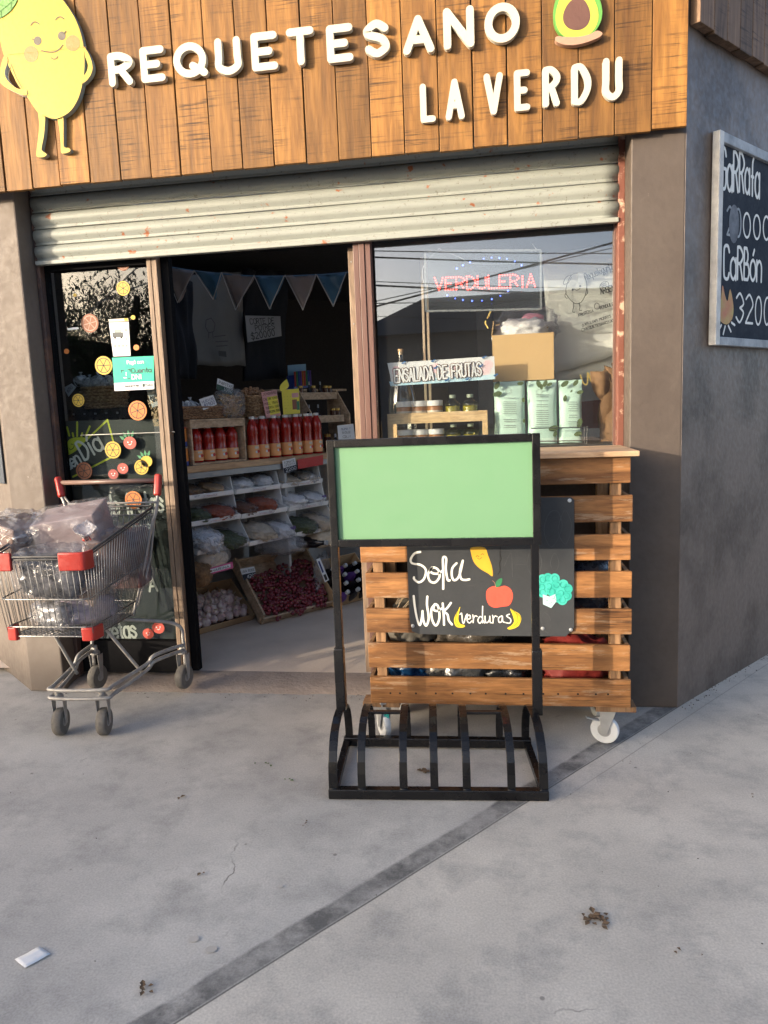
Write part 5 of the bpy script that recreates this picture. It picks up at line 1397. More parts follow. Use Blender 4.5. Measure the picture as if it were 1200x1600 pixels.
def zpx(px, py, d): return CP.off(d).at(px, py).z
zb1 = zcr + .004
c1 = basket('low wicker basket of white egg bags on the pine crate', tpx(262, -.14), tpx(343, -.14), -.30, -.02, zb1, .075)
GEB = 'white egg bags in the baskets'
lbls = ['white tied plastic bag of eggs at the left of the low basket', 'white tied plastic bag of eggs in the middle of the low basket', 'white tied plastic bag of eggs behind the price card in the low basket']
def egg_bag(label, c, r, seed):
    b = thing('egg_bag', label, 'bag', c, GEB)
    obj('bag', lump(V(c) + V((0, 0, r * .9)), (r * 2.1, r * 2.1, r * 1.7), seed, .12, 3, 2.2), FILMW, b, smooth=True, recalc=False)
    for i in range(5):
        mb = MB(); mb.ball(V(c) + V((rnd.uniform(-.5, .5) * r, rnd.uniform(-.5, .5) * r, r * (.6 + .35 * (i % 3)))), (r * .38, r * .38, r * .48)); obj('egg', mb, mat('egg_white', (.66, .64, .60), .5), b, smooth=True)
    mb = MB(); mb.lathe([(r * .35, r * 1.65), (r * .12, r * 1.9), (r * .3, r * 2.2)], c, 9, cap=False); obj('bag_neck', mb, FILMW, b, smooth=True)
for k, px in enumerate((279, 298, 322)):
    egg_bag(lbls[k], CP.off(-.13).at(px, 640) * 1 + V((0, 0, zb1 + .03 - CP.off(-.13).at(px, 640).z)), .052, 60 + k)
def card(name, label, pl, px, m, lines, cat='price card', th=.0012, ink=INK, parts=None):
    """px: four corners TL TR BR BL in the photograph, on a real plane."""
    P = [pl.at(*p) for p in px]
    root = thing(name, label, cat, (P[2] + P[3]) / 2)
    mb = MB(); mb.poly(P, pl.n, -th); obj('sheet', mb, m, root)
    if parts:
        for nm, (u0, v0, u1, v1), mm in parts:
            q = [lerp(lerp(P[0], P[1], u), lerp(P[3], P[2], u), v) + pl.n * .0006 for u, v in ((u0, v0), (u1, v0), (u1, v1), (u0, v1))]
            mb = MB(); mb.poly(q, pl.n); obj(nm, mb, mm, root)
    for (s, u0, u1, v, hfrac, mm) in lines:
        a = lerp(lerp(P[0], P[1], u0), lerp(P[3], P[2], u0), v) + pl.n * .0012; b = lerp(lerp(P[0], P[1], u1), lerp(P[3], P[2], u1), v) + pl.n * .0012
        h = (P[0] - P[3]).length * hfrac
        mb = MB(); text(mb, s, a, b, h, pl.n, h * (.21 if name == 'payment_poster' else .13)); obj('lettering', mb, mm or ink, root)
    return root
card('price_card', 'tilted white huevos price card with 1900 on the low egg basket', CP.off(.0), ((311, 624), (333, 617), (339, 632), (318, 641)), PAPER, [('HUEVOS', .1, .9, .42, .2, INKB), ('$1900', .15, .9, .85, .3, INKB)])
card('price_card', 'white over dark green papitas price card with 1000 above the snack bag', CP.off(-.06), ((340, 591), (365, 601), (363, 617), (338, 608)), PAPER, [('PAPITAS', .1, .95, .42, .26, INK), ('1000', .45, .95, .88, .28, PAPER)], parts=[('lower_half', (0, .52, 1, 1), mat('dark_green_card', (.01, .06, .04), .5))])
# snack bag
sp = CP.off(-.05).at(361, 660); sp.z = zb1
sb = thing('snack_bag', 'clear bag of golden potato sticks standing on the pine crate', 'bag', sp)
mb = MB()
for k in range(260):
    a = sp + CU_ * rnd.uniform(-.075, .075) + CN_ * rnd.uniform(-.035, .035) + V((0, 0, rnd.uniform(.01, .15)))
    d = V((rnd.uniform(-1, 1), rnd.uniform(-1, 1), rnd.uniform(-.7, .7))).normalized() * rnd.uniform(.012, .024); mb.bar(a - d, a + d, .0045, .0045)
obj('potato_sticks', mb, mat('fried_potato', (.52, .30, .09), .6, (.42, .2, .05), 30, .7, .1), sb)['kind'] = 'stuff'
obj('plastic', lump(sp + V((0, 0, .095)), (.19, .19, .20), 71, .1, 4, 3.5), FILM, sb, smooth=True, recalc=False)
# second basket with nuts
zb2 = zc1 + .215
px2 = CP.off(-.2)
g = MB(); 
c2 = basket('tall pale wicker basket heaped with bagged nuts behind the sauce bottles', tpx(380, -.22), tpx(424, -.22), -.36, -.12, zpx(400, 652, -.12), .15, WICKL)
obj('basket_stand', cbox(MB(), tpx(378, -.22), tpx(428, -.22), -.38, -.2, zc1 + .002, zpx(400, 652, -.12) - .001), CRATEW, ctr)
ns_ = thing('nut_heap', 'heap of brown bagged nuts on top of the pale basket', 'nuts', c2 + V((0, 0, .14)))
mb = MB()
for k in range(170):
    a = rnd.uniform(0, 6.28); r = math.sqrt(rnd.random()); p = c2 + CU_ * (r * math.cos(a) * .15) + CN_ * (r * math.sin(a) * .11) + V((0, 0, .135 + .075 * (1 - r * r) + rnd.uniform(-.01, .01)))
    mb.ball(p, (rnd.uniform(.010, .015), rnd.uniform(.009, .013), .011), 7, 5)
obj('nuts', mb, mat('nut_brown', (.36, .19, .09), .55, (.22, .1, .045), 30, .8, .2), ns_, smooth=True)['kind'] = 'stuff'
card('price_list', 'pink and yellow handwritten price list clipped before the basket', CP.off(-.09), ((408, 613), (432, 609), (439, 649), (416, 654)), PINKC, [('JENGIBRE', .05, .95, .13, .085, INK), ('CALUN 1200', .05, .95, .33, .085, INK), ('MIEL 1500', .08, .95, .5, .085, INK), ('PUERTA 1000', .1, .98, .66, .085, INK), ('CURCUMA 1500', .12, .98, .82, .085, INK)], 'price list', parts=[('yellow_patch', (.3, .22, .97, .9), YELP)])
card('recipe_leaflet', 'bright yellow leaflet with a round food picture beside the wooden stand', CP.off(-.1), ((440, 610), (467, 607), (469, 646), (443, 648)), YELP, [('- - -', .1, .5, .3, .05, INK), ('- - -', .1, .5, .42, .05, INK), ('- - -', .1, .5, .54, .05, INK), ('- - -', .1, .5, .66, .05, INK), ('- -', .1, .5, .78, .05, INK)], 'leaflet', parts=[('red_strip', (.56, .16, .96, .34), PINKC), ('food_picture', (.56, .42, .84, .82), mat('brown_food_print', (.25, .07, .03), .5)), ('green_corner', (.8, .5, .98, .85), MIDG)])
mb = MB(); pl = CP.off(-.1)
mb.poly(smooth_pts([pl.at(*p) for p in ((438, 611), (438, 602), (447, 593), (449, 596), (451, 603), (446, 609))], True)[:-1], pl.n, .003)
ly = obj('fruit_card', mb, YELP); tag(ly, 'small yellow leaf shaped card above the yellow leaflet', 'card')
# wooden stepped stand with small bottles and jars
st = thing('stepped_stand', 'pale wooden two tier stand of honey jars behind the bottle row', 'display stand', cpt(1.5, -.3, zc1))
s1 = CP.off(-.34); s2 = CP.off(-.22)
def tier(pl, d, xa, xb, ya, yb, back):
    a, b = pl.at(xa, yb), pl.at(xb, yb); z1 = (pl.at(xa, ya).z + pl.at(xb, ya).z) / 2; z0 = (a.z + b.z) / 2
    ta, tb = (a - C0).dot(CU_), (b - C0).dot(CU_)
    obj('tier_rail', cbox(MB(), ta, tb, d - .014, d, z0, z1), CRATEW, st, bevel=.001)
    obj('tier_shelf', cbox(MB(), ta, tb, d - back, d - .015, z0 + .002, z0 + .012), CRATEW, st)
    return ta, tb, z0 + .012
t1 = tier(s1, -.34, 470, 527, 613, 624, .12); t2 = tier(s2, -.22, 478, 538, 649, 660, .12)
for t in (t1[0] - .004, t1[1] + .006):
    mb = MB(); mb.prism([cpt(t, -.215, zc1 + .001), cpt(t, -.47, zc1 + .001), cpt(t, -.47, t1[2] + .06), cpt(t, -.355, t1[2] + .06), cpt(t, -.215, t2[2] + .05)], CU_ * .012); obj('side_panel', mb, CRATEW, st)
def vial(name, label, p, h, r, kind, grp):
    t = thing(name, label, 'jar' if kind == 'jar' else 'bottle', p, grp)
    if kind == 'jar':
        mb = MB(); mb.lathe([(r, 0), (r, h * .78), (r * .8, h * .84)], p, 14); obj('glass', mb, JAM, t, smooth=40)
        mb = MB(); mb.lathe([(r * .86, h * .84), (r * .86, h)], p, 14); obj('lid', mb, GOLD, t, smooth=40)
    else:
        mb = MB(); mb.lathe([(r, 0), (r, h * .55), (r * .4, h * .68), (r * .34, h * .8)], p, 14); obj('glass', mb, DKBOT, t, smooth=40)
        mb = MB(); mb.lathe([(r * .36, h * .8), (r * .3, h)], p, 10); obj('dropper_cap', mb, mat('grey_cap', (.3, .31, .33), .4), t, smooth=40)
        mb = MB(); mb.lathe([(r * 1.03, h * .05), (r * 1.03, h * .34)], p, 14, cap=False); obj('label_band', mb, PAPER, t, smooth=True)
for tier_, pl, d, lst, nm in ((t1, s1, -.375, ((471, 'jar'), (485, 'btl'), (491, 'jar'), (502, 'btl'), (510, 'jar'), (516, 'jar')), 'upper'), (t2, s2, -.26, ((483, 'btl'), (497, 'btl'), (520, 'jar'), (527, 'jar')), 'lower')):
    for k, (px, kd_) in enumerate(lst):
        p = CP.off(d).at(px, 640); p.z = tier_[2]
        vial('honey_jar' if kd_ == 'jar' else 'dropper_bottle', '%s on the stand\'s %s tier, %s from left' % ('dark gold lidded jar' if kd_ == 'jar' else 'dark dropper bottle', nm, ORD[k]), p, .10 if kd_ == 'jar' else .135, .026 if kd_ == 'jar' else .02, kd_, 'jars on the wooden stand')
for k, (px, kd_) in enumerate(((512, 'jar'), (524, 'btl'))):
    p = stand(px, 690, .1); vial('honey_jar' if kd_ == 'jar' else 'dropper_bottle', ('dark jar on the counter right of the sauce bottles', 'dark dropper bottle on the counter by the white card')[k], p, .14, .03, kd_, 'jars on the wooden stand')
card('info_card', 'small white card with printed lines at the right end of the counter', CP.off(.06), ((527, 665), (552, 662), (555, 686), (529, 688)), PAPER, [('SUMA Y', .22, .78, .34, .13, INKB), ('SIGUE', .25, .75, .58, .13, INK), ('QUI', .25, .75, .85, .14, INK)], 'card')
card('price_card', 'white and dark tomate price card with 2200 on the counter edge', CP.off(.012), ((441, 720), (461, 715), (464, 734), (444, 740)), PAPER, [('TOMATE', .1, .9, .3, .17, INK), ('OFERTA', .1, .9, .52, .15, INK), ('2200', .15, .95, .92, .25, PAPER)], parts=[('lower_half', (0, .58, 1, 1), CHALKN)])
mb = MB(); P = [CP.off(.012).at(*p) for p in ((465, 718), (505, 711), (505, 726), (466, 733))]; mb.poly(P, CN_, -.002)
tag(obj('red_strip', mb, REDC), 'plain red shelf strip on the counter edge right of the price card', 'shelf strip')

# --- box of pens high on the back
pp = CP.off(-.75)
bx = thing('pen_box', 'blue display box of coloured pens behind the wooden stand', 'box', pp.at(475, 606))
a = pp.at(459, 608); b = pp.at(487, 605); z1_ = pp.at(460, 570).z
mb = MB(); mb.prism([a, b, b - CN_ * .08, a - CN_ * .08], (0, 0, z1_ - a.z - .09)); obj('box', mb, CANB, bx)
mb = MB(); a2 = a - CN_ * .06; b2 = b - CN_ * .06; mb.prism([a2 + V((0, 0, .1)), b2 + V((0, 0, .1)), b2 + V((0, 0, z1_ - a.z)), a2 + V((0, 0, z1_ - a.z))], -CN_ * .004); obj('header', mb, mat('pale_blue_card', (.16, .30, .42), .5), bx)
for k in range(9):
    p = lerp(a, b, (k + .6) / 9.5) + CN_ * .01; mb = MB(); h = z1_ - a.z - .06
    mb.lathe([(.008, .02), (.008, h * .85), (.009, h * .86), (.009, h)], p, 8); obj('pen', mb, [(REDS, MIDG, CANB, PURP, ORANGE)[k % 5]], bx, smooth=40)
obj('pen_ledge', cbox(MB(), (a - C0).dot(CU_) - .3, (b - C0).dot(CU_) + .4, -.95, -.70, a.z - .02, a.z - .002), CRATEW, ctr)

# --- hanging cloth, bags, paper sign and bunting in the dark
def hang(name, label, cat, px, pl, m, th=.03, seed=1, amp=.025):
    P = [pl.at(*p) for p in px]; mb = MB(); n = 14; vs = []; fs = []
    for i in range(n + 1):
        for j in range(n + 1):
            u, v = i / n, j / n
            p = lerp(lerp(P[0], P[1], u), lerp(P[3], P[2], u), v)
            vs.append(p + pl.n * (amp * noise.noise(V((u * 4 + seed, v * 2.2, seed))) + .5 * amp * noise.noise(V((u * 9 + seed, v * 3, seed)))) + V((0, 0, .02 * noise.noise(V((u * 5, v * 5, seed))))))
    for i in range(n):
        for j in range(n): fs.append((i * (n + 1) + j, i * (n + 1) + j + 1, (i + 1) * (n + 1) + j + 1, (i + 1) * (n + 1) + j))
    mb.add(vs, fs)
    return tag(obj(name, mb, m, smooth=True, solid=th), label, cat)
HP = CP.off(-1.0)
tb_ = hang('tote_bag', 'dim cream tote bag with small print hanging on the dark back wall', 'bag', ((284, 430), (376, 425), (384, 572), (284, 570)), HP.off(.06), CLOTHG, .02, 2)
mb = MB(); hpl = HP.off(.125)
for s in ([(322, 500), (330, 497), (336, 506), (334, 518), (326, 520), (321, 511), (322, 500)], [(326, 520), (326, 528)], [(332, 519), (333, 528)], [(335, 526), (352, 524)], [(337, 534), (356, 533)], [(338, 541), (355, 540)]): mb.stroke([hpl.at(*p) for p in s], .006, hpl.n)
mb.poly([hpl.at(*p) for p in ((341, 548), (353, 549), (354, 558), (342, 556))], hpl.n)
o_ = obj('print', mb, mat('faded_print', (.07, .07, .065), .8), tb_)
hang('hanging_jacket', 'navy jacket hanging at the left of the dark doorway', 'jacket', ((258, 425), (300, 440), (304, 592), (262, 590)), HP.off(.3), CLOTHD, .03, 4, .06)
hang('hanging_jacket', 'black jacket hanging behind the paper sign in the doorway', 'jacket', ((378, 420), (446, 425), (448, 590), (384, 596)), HP.off(.0), CLOTHD, .03, 6, .05)
card('paper_sign', 'wrinkled paper sign reading 20000 pinned to the dark jacket', HP.off(.12), ((383, 493), (438, 494), (440, 525), (387, 535)), mat('shade_toned_paper', (.30, .30, .30), .8), [('CORTE DE', .12, .8, .33, .2, INK), ('POTRES', .25, .8, .60, .2, INK), ('$20000', .12, .8, .92, .24, INK)], 'paper sign')  # white sheet greyed to carry the shade around it
bu = thing('bunting', 'string of grey and blue satin pennants across the top of the doorway', 'bunting', W(420, 430, 4.72))
pb = YP(4.72)
Z4 = lambda x, y: (240 + x / 3.529, 380 + y / 3.529)
fl6 = [((60, 130), (228, 155), (140, 330)), ((232, 155), (380, 165), (335, 312)), ((382, 165), (560, 180), (458, 370)), ((562, 185), (725, 185), (645, 365)), ((730, 180), (900, 175), (828, 370)), ((905, 180), (1065, 165), (995, 350))]
for k, tri in enumerate(fl6):
    P = [pb.at(*Z4(*p)) for p in tri]; mb = MB(); n = 10; vs = []; idx = {}; fs = []
    for i in range(n + 1):
        for j in range(n + 1 - i):
            u, v = i / n, j / n; p = P[0] * (1 - u - v) + P[1] * u + P[2] * v
            idx[i, j] = len(vs); vs.append(p + V((0, .018 * math.sin(u * 7 + k) * (.3 + v) + .012 * noise.noise(V((u * 5, v * 4, k))), 0)))
    for i in range(n):
        for j in range(n - i):
            fs.append((idx[i, j], idx[i + 1, j], idx[i, j + 1]))
            if i + j < n - 1: fs.append((idx[i + 1, j], idx[i + 1, j + 1], idx[i, j + 1]))
    mb.add(vs, fs); o = obj('pennant', mb, BUNTB if k % 2 else BUNTG, bu, smooth=True, solid=.003)
    mb = MB(); mb.stroke([P[0] + ON * .022, P[2] + ON * .022], .006, ON); mb.stroke([P[1] + ON * .022, P[2] + ON * .022], .006, ON); obj('piping', mb, mat('light_piping', (.42, .42, .43), .5), o)
mb = MB(); mb.tube(smooth_pts([pb.at(*Z4(*p)) for p in ((20, 118), (230, 153), (560, 182), (900, 175), (1075, 160), (1130, 150))]), .004, 5); obj('cord', mb, BUNTB, bu)

# --- trays with packets
trk = thing('tray_rack', 'grey white rack of sloping display trays under the counter', 'display rack', cpt(.7, -.1, FL))
rows = [((288, 782, 363, 772), (368, 772, 437, 762), (440, 762.5, 503, 753)), ((297, 822, 375, 810), (376, 810, 448, 798), (451, 798, 512, 788)), ((308, 866, 387, 852), (389, 850, 461, 840), (462, 838, 514, 828))]
fo = (-.02, .06, .13)
TW = {}
for i, row in enumerate(rows):
    for j, (xa, ya, xb, yb) in enumerate(row):
        pl = CP.off(fo[i]); a, b = pl.at(xa, ya), pl.at(xb, yb); z = (a.z + b.z) / 2; a.z = b.z = z
        nm = '%s tray in the %s row of the rack' % (('left', 'middle', 'right')[j], ('top', 'middle', 'bottom')[i])
        t = thing('display_tray', 'grey white display tray, ' + nm, 'tray', (a + b) / 2, 'trays in the rack')
        back = -CN_ * .30 + V((0, 0, .07)); lip = V((0, 0, .030))
        mb = MB(); mb.prism([a, b, b + back, a + back], (0, 0, -.004)); obj('tray_floor', mb, TRAY, t)
        mb = MB(); mb.prism([a + CN_ * .001, b + CN_ * .001, b + lip + CN_ * .008, a + lip + CN_ * .008], CN_ * .006); obj('front_lip', mb, TRAY, t, bevel=.002)
        for q, s in ((a, 1), (b, -1)):
            mb = MB(); mb.prism([q, q + back, q + back + V((0, 0, .05)), q + lip], CU_ * (.004 * s)); obj('tray_side', mb, TRAY, t)
        w_ = (b - a).length
        mb = MB(); o0 = a + CU_ * (w_ * .35) + CN_ * .0135 + lip * .15; mb.prism([o0, o0 + CU_ * (w_ * .3), o0 + CU_ * (w_ * .3) + lip * .65 + CN_ * .0045, o0 + lip * .65 + CN_ * .0045], CN_ * .0006); lb_ = obj('price_strip', mb, PAPER, t)
        mb = MB(); text(mb, 'PRECIO', o0 + CU_ * (w_ * .03) + lip * .15 + CN_ * .003, o0 + CU_ * (w_ * .27) + lip * .15 + CN_ * .003, .010, CN_, .0016); obj('lettering', mb, REDS, lb_)
        TW[i, j] = (a, b, nm)
for j in range(4):
    t = (lerp(TW[0, min(j, 2)][0], TW[0, min(j, 2)][1], 0 if j < 3 else 1) - C0).dot(CU_) - .008 + (.012 if j == 3 else 0)
    mb = MB(); zt_ = zc1 - .1
    mb.prism([cpt(t, -.34, TW[2, 0][0].z + .0), cpt(t, .10, TW[2, 0][0].z - .012), cpt(t, .10, TW[2, 0][0].z + .03), cpt(t, .0, TW[1, 0][0].z), cpt(t, -.06, zt_), cpt(t, -.34, zt_)], CU_ * .005); obj('divider', mb, TRAY, trk)
PK = 'packets in the display trays'
def packet(label, i, j, f, w_, h, d, m, fm=FILMP, grow=1.1, seed=1, up=.0, tag_m=None):
    a, b, nm = TW[i, j]; p = lerp(a, b, f) - CN_ * .09 + V((0, 0, .022))
    root = thing('food_packet', label + ' in the ' + nm, 'packet', p, PK)
    M = Matrix((CU_, -CN_, V((0, 0, 1)))).transposed()
    M = M @ Matrix.Rotation(R(12), 3, 'X')
    obj('contents', lump(p + V((0, 0, h * .55)), (w_ * 1.05, d * 1.5, h * 1.1), seed, .2, 4, 3.0, M, 2.2), m, root, smooth=True, recalc=False)
    obj('plastic', lump(p + V((0, 0, h * .62)), (w_ * grow, d * 1.5 * grow, h * 1.4), seed + 40, .2, 4, 3.0, M, 2), fm, root, smooth=True, recalc=False)
    if tag_m:
        c = p + V((0, 0, h * .5)) + CN_ * (d * .62) + CU_ * w_ * .2; mb = MB(); mb.prism([c, c + CU_ * .05, c + CU_ * .05 + V((0, 0, .02)), c + V((0, 0, .02))], CN_ * .001); obj('sticker', mb, tag_m, root)
packet('dark dried leaves packet', 0, 0, .25, .15, .05, .12, SPICEB, seed=1)
packet('beige dried mix packet', 0, 0, .72, .13, .05, .12, CARD, seed=2)
packet('row of short white candles', 0, 1, .30, .15, .06, .1, WHITEB, seed=3)
packet('white wrapped rolls', 0, 1, .78, .12, .065, .1, WHITEB, seed=4)
packet('cream coloured flat packet', 0, 2, .30, .15, .045, .14, CREAMG, seed=5)
packet('pale biscuit packet', 0, 2, .76, .13, .05, .14, CREAMG, FILMW, seed=6)
packet('dark green herb packet', 1, 0, .27, .14, .06, .14, SPICEG, seed=7)
packet('red brown chilli packet', 1, 0, .72, .17, .055, .14, SPICER, seed=8)
packet('brown spice packet', 1, 1, .22, .13, .06, .14, mat('spice_brown', (.16, .055, .02), .7, None, 40, .8, .3), seed=9)
packet('brick red paprika packets', 1, 1, .62, .19, .07, .14, SPICER, seed=10)
packet('white folded napkin packet', 1, 2, .30, .16, .07, .14, WHITEB, seed=11)
packet('white packet with purple sticker', 1, 2, .80, .13, .06, .14, WHITEB, seed=12, tag_m=PURP)
packet('plump white cotton bag', 2, 0, .24, .17, .10, .2, WHITEB, FILMW, 1.1, seed=13)
packet('dark green oregano bag', 2, 0, .70, .20, .06, .2, SPICEG, seed=14)
packet('cream rice bag', 2, 1, .36, .18, .085, .18, CREAMG, seed=15)
packet('white bag with purple sticker', 2, 1, .82, .14, .065, .16, WHITEB, seed=16, tag_m=PURP)
packet('dark bay leaf bag', 2, 2, .40, .18, .07, .18, SPICEG, seed=17)
packet('pale noodle bag', 2, 2, .88, .12, .075, .18, CREAMG, seed=18)
# lower sloping bin behind the garlic
pl = CP.off(.17); a, b = pl.at(322, 900), pl.at(364, 888); 
t = thing('grain_bag', 'bag of beige flour with a pink label in the lowest bin', 'bag', (a + b) / 2)
M = Matrix((CU_, -CN_, V((0, 0, 1)))).transposed()
c = (a + b) / 2 - CN_ * .08 + V((0, 0, .10)); obj('contents', lump(c - V((0, 0, .03)), (.22, .14, .12), 51, .1, 3, 3.2, M), CREAMG, t, smooth=True, recalc=False); obj('plastic', lump(c + V((0, 0, .02)), (.25, .17, .2), 52, .15, 3, 3, M, 1.6), FILM, t, smooth=True, recalc=False)
mb = MB(); mb.prism([a + V((0, 0, .002)), b + V((0, 0, .002)), b + V((0, 0, .045)), a + V((0, 0, .045))], CN_ * .003); lb_ = obj('label_plate', mb, mat('hot_pink_plate', (.58, .10, .24), .5), t)
mb = MB(); q = lerp(a, b, .15) + CN_ * .0036; mb.prism([q + V((0, 0, .012)), lerp(a, b, .9) + CN_ * .0036 + V((0, 0, .012)), lerp(a, b, .9) + CN_ * .0036 + V((0, 0, .036)), q + V((0, 0, .036))], CN_ * .0005); obj('paper_strip', mb, PAPER, lb_)
mb = MB(); text(mb, 'HARINA', lerp(a, b, .2) + CN_ * .005 + V((0, 0, .016)), lerp(a, b, .84) + CN_ * .005 + V((0, 0, .016)), .014, CN_, .0028); obj('lettering', mb, INK, lb_)
bagthing('dried_food_bag', 'brown dried goods bag at the far left behind the garlic box', 'bag', CP.off(.10).at(306, 898), (.2, .2, .16), 55, SPICEB, .12)
bagthing('clear_bag', 'crumpled clear plastic sheet above the grape crate', 'plastic sheet', CP.off(.10).at(436, 852), (.34, .24, .12), 57, FILM, .3, sub=4)
bagthing('noodle_bag', 'beige noodle bag under the right trays', 'bag', CP.off(.08).at(500, 842), (.22, .2, .13), 58, CREAMG, .15)

# --- garlic box, grape crate, bottle box on the floor
FLP = Pl((0, 0, FL), (0, 0, 1))
def tilted(A, B, depth, rise):
    e1 = (B - A); L = e1.length; e1.normalize(); bk = V((0, 0, 1)).cross(e1); bk.normalize()
    if bk.y < 0 and bk.x > 0: bk = -bk
    e2 = (bk * depth + V((0, 0, rise))); D = e2.length; e2.normalize(); e3 = e1.cross(e2); e3.normalize()
    if e3.z < 0: e3 = -e3
    return e1, e2, e3, L, D
A = FLP.at(303, 994); B = FLP.at(396, 968)
e1, e2, e3, L, D = tilted(A, B, .30, .17)
gbx = thing('cardboard_box', 'open brown cardboard box of garlic tilted towards the door', 'box', (A + B) / 2)
def wallq(P, vec, m, nm, par): mb = MB(); mb.prism(P, vec); return obj(nm, mb, m, par)
H_ = .075
wallq([A, A + e1 * L, A + e1 * L + e2 * D, A + e2 * D], e3 * .006, CARDD, 'base', gbx)
wallq([A, A + e1 * L, A + e1 * L + e3 * H_ * .7, A + e3 * H_ * .7], e2 * .006, CARD, 'front_flap', gbx)
wallq([A + e2 * D, A + e1 * L + e2 * D, A + e1 * L + e2 * D + e3 * H_ * 1.6, A + e2 * D + e3 * H_ * 1.6], -e2 * .006, CARD, 'back_flap', gbx)
wallq([A, A + e2 * D, A + e2 * D + e3 * H_ * 1.5, A + e3 * H_ * .7], e1 * .006, CARD, 'side_flap', gbx)
wallq([A + e1 * L, A + e1 * L + e2 * D, A + e1 * L + e2 * D + e3 * H_ * 1.5, A + e1 * L + e3 * H_ * .7], -e1 * .006, CARD, 'side_flap', gbx)
def garlic_proto(label, loc, dirv, s):
    t = thing('garlic_bulb', label, 'garlic', loc, 'garlic bulbs in the cardboard box')
    mb = MB(); seg = 18; prof = [(.006, -.024), (.02, -.022), (.031, -.012), (.033, 0), (.027, .013), (.015, .024), (.007, .032), (.005, .045)]
    vs = []; fs = []
    for (r, h) in prof:
        for k in range(seg):
            a = 2 * math.pi * k / seg; rr = r * (1 + .07 * math.cos(a * 9)) if h < .02 else r
            vs.append(V((rr * math.cos(a), rr * math.sin(a), h)))
    for i in range(len(prof) - 1):
        for k in range(seg): fs.append((i * seg + k, i * seg + (k + 1) % seg, (i + 1) * seg + (k + 1) % seg, (i + 1) * seg + k))
    fs.append(list(range(seg))[::-1]); mb.add(vs, fs); mb.v = [V(loc) + v for v in mb.v]
    obj('bulb', mb, GARL, t, smooth=True)
    mb = MB(); mb.tube([V((0, 0, .042)), V((.003, 0, .06)), V((.008, .003, .075))], [.0045, .004, .003], 6); mb.v = [V(loc) + v for v in mb.v]; obj('stem', mb, GSTEM, t, smooth=True)
    return t
GL = 'white and purple garlic bulb heaped in the tilted cardboard box'
proto = None
nx, ny = 7, 6
for j in range(ny):
    for i in range(nx):
        u = (i + .5 + (.25 if j % 2 else -.25)) / nx; v = (j + .5) / ny
        lift = .035 + .05 * (1 - (2 * u - 1) ** 2) * (1 - (2 * v - 1) ** 2) ** .5 + rnd.uniform(-.006, .008)
        p = A + e1 * (L * (.06 + .88 * u)) + e2 * (D * (.07 + .80 * v)) + e3 * lift
        rot = (rnd.uniform(-1.7, 1.7), rnd.uniform(-1.7, 1.7), rnd.uniform(0, 6))
        if proto is None: proto = garlic_proto(GL, p, None, 1); proto.rotation_euler = rot
        else: copy_thing(proto, p, rot, scale=rnd.uniform(.85, 1.12))
for k in range(14):
    u, v = rnd.uniform(.25, .75), rnd.uniform(.25, .75)
    copy_thing(proto, A + e1 * (L * u) + e2 * (D * v) + e3 * (.105 + rnd.uniform(-.008, .008)), (rnd.uniform(-1.8, 1.8), rnd.uniform(-1.8, 1.8), rnd.uniform(0, 6)), scale=rnd.uniform(.85, 1.1))
A = FLP.at(407, 976); B = FLP.at(518, 948)
e1, e2, e3, L, D = tilted(A, B, .36, .36)
gc = thing('grape_crate', 'pale wooden crate of red grapes tilted up on the shop floor', 'crate', (A + B) / 2)
H_ = .10
wallq([A, A + e1 * L, A + e1 * L + e2 * D, A + e2 * D], e3 * .008, CRATEW, 'base', gc)
for nm, P, vv in (('front_board', [A, A + e1 * L, A + e1 * L + e3 * H_ * .7, A + e3 * H_ * .7], e2 * .012), ('back_board', [A + e2 * D, A + e1 * L + e2 * D, A + e1 * L + e2 * D + e3 * H_, A + e2 * D + e3 * H_], -e2 * .012)):
    wallq(P, vv, CRATEW, nm, gc)
for q, s in ((A, 1), (A + e1 * L, -1)):
    wallq([q + e2 * .013, q + e2 * (D - .013), q + e2 * (D - .013) + e3 * H_, q + e2 * .013 + e3 * H_ * .95], e1 * (.014 * s), CRATEW, 'side_board', gc)
    for f in (.02, .96):
        wallq([q + e2 * (D * f) + e3 * .01, q + e2 * (D * f + .03) + e3 * .01, q + e2 * (D * f + .03) + e3 * (H_ + .012), q + e2 * (D * f) + e3 * (H_ + .012)], -e1 * (.012 * s), CRATEW, 'corner_block', gc)
GP = 'red grape bunches in the pale crate'
bn = 0
for (u, v) in ((.16, .13), (.46, .12), (.78, .12), (.30, .22), (.62, .18), (.85, .25), (.22, .42), (.50, .42), (.78, .45), (.62, .68), (.84, .70), (.40, .62), (.18, .62)):
    mb = MB(); c = A + e1 * (L * u) + e2 * (D * v) + e3 * .05
    for k in range(44):
        a = rnd.uniform(0, 6.28); r = math.sqrt(rnd.random())
        p = c + e1 * (r * math.cos(a) * .088) + e2 * (r * math.sin(a) * .082) + e3 * (.04 * (1 - r * r) + rnd.uniform(-.014, .016))
        mb.ball(p, rnd.uniform(.0135, .0165), 9, 7)
    t = thing('grape_bunch', 'bunch of dark red grapes, %s in the tilted crate' % ('nearest left', 'nearest middle', 'nearest right', 'front left', 'front middle', 'front right', 'left of centre', 'at the centre', 'right of centre', 'upper middle', 'upper right', 'behind the centre', 'beside the price card')[bn], 'grapes', c, GP); bn += 1
    obj('grapes', mb, GRAPE, t, smooth=True)
    sm = MB(); sm.tube(smooth_pts([c + e3 * .05 + e1 * .05, c + e3 * .058, c + e3 * .05 - e1 * .04 + e2 * .03]), .0022, 5); obj('stem', sm, GRSTEM, t)
gp = Pl(A + e1 * .02 + e2 * (D * .7) + e3 * (H_ + .01), (e3 * .4 + CN_ * .9))
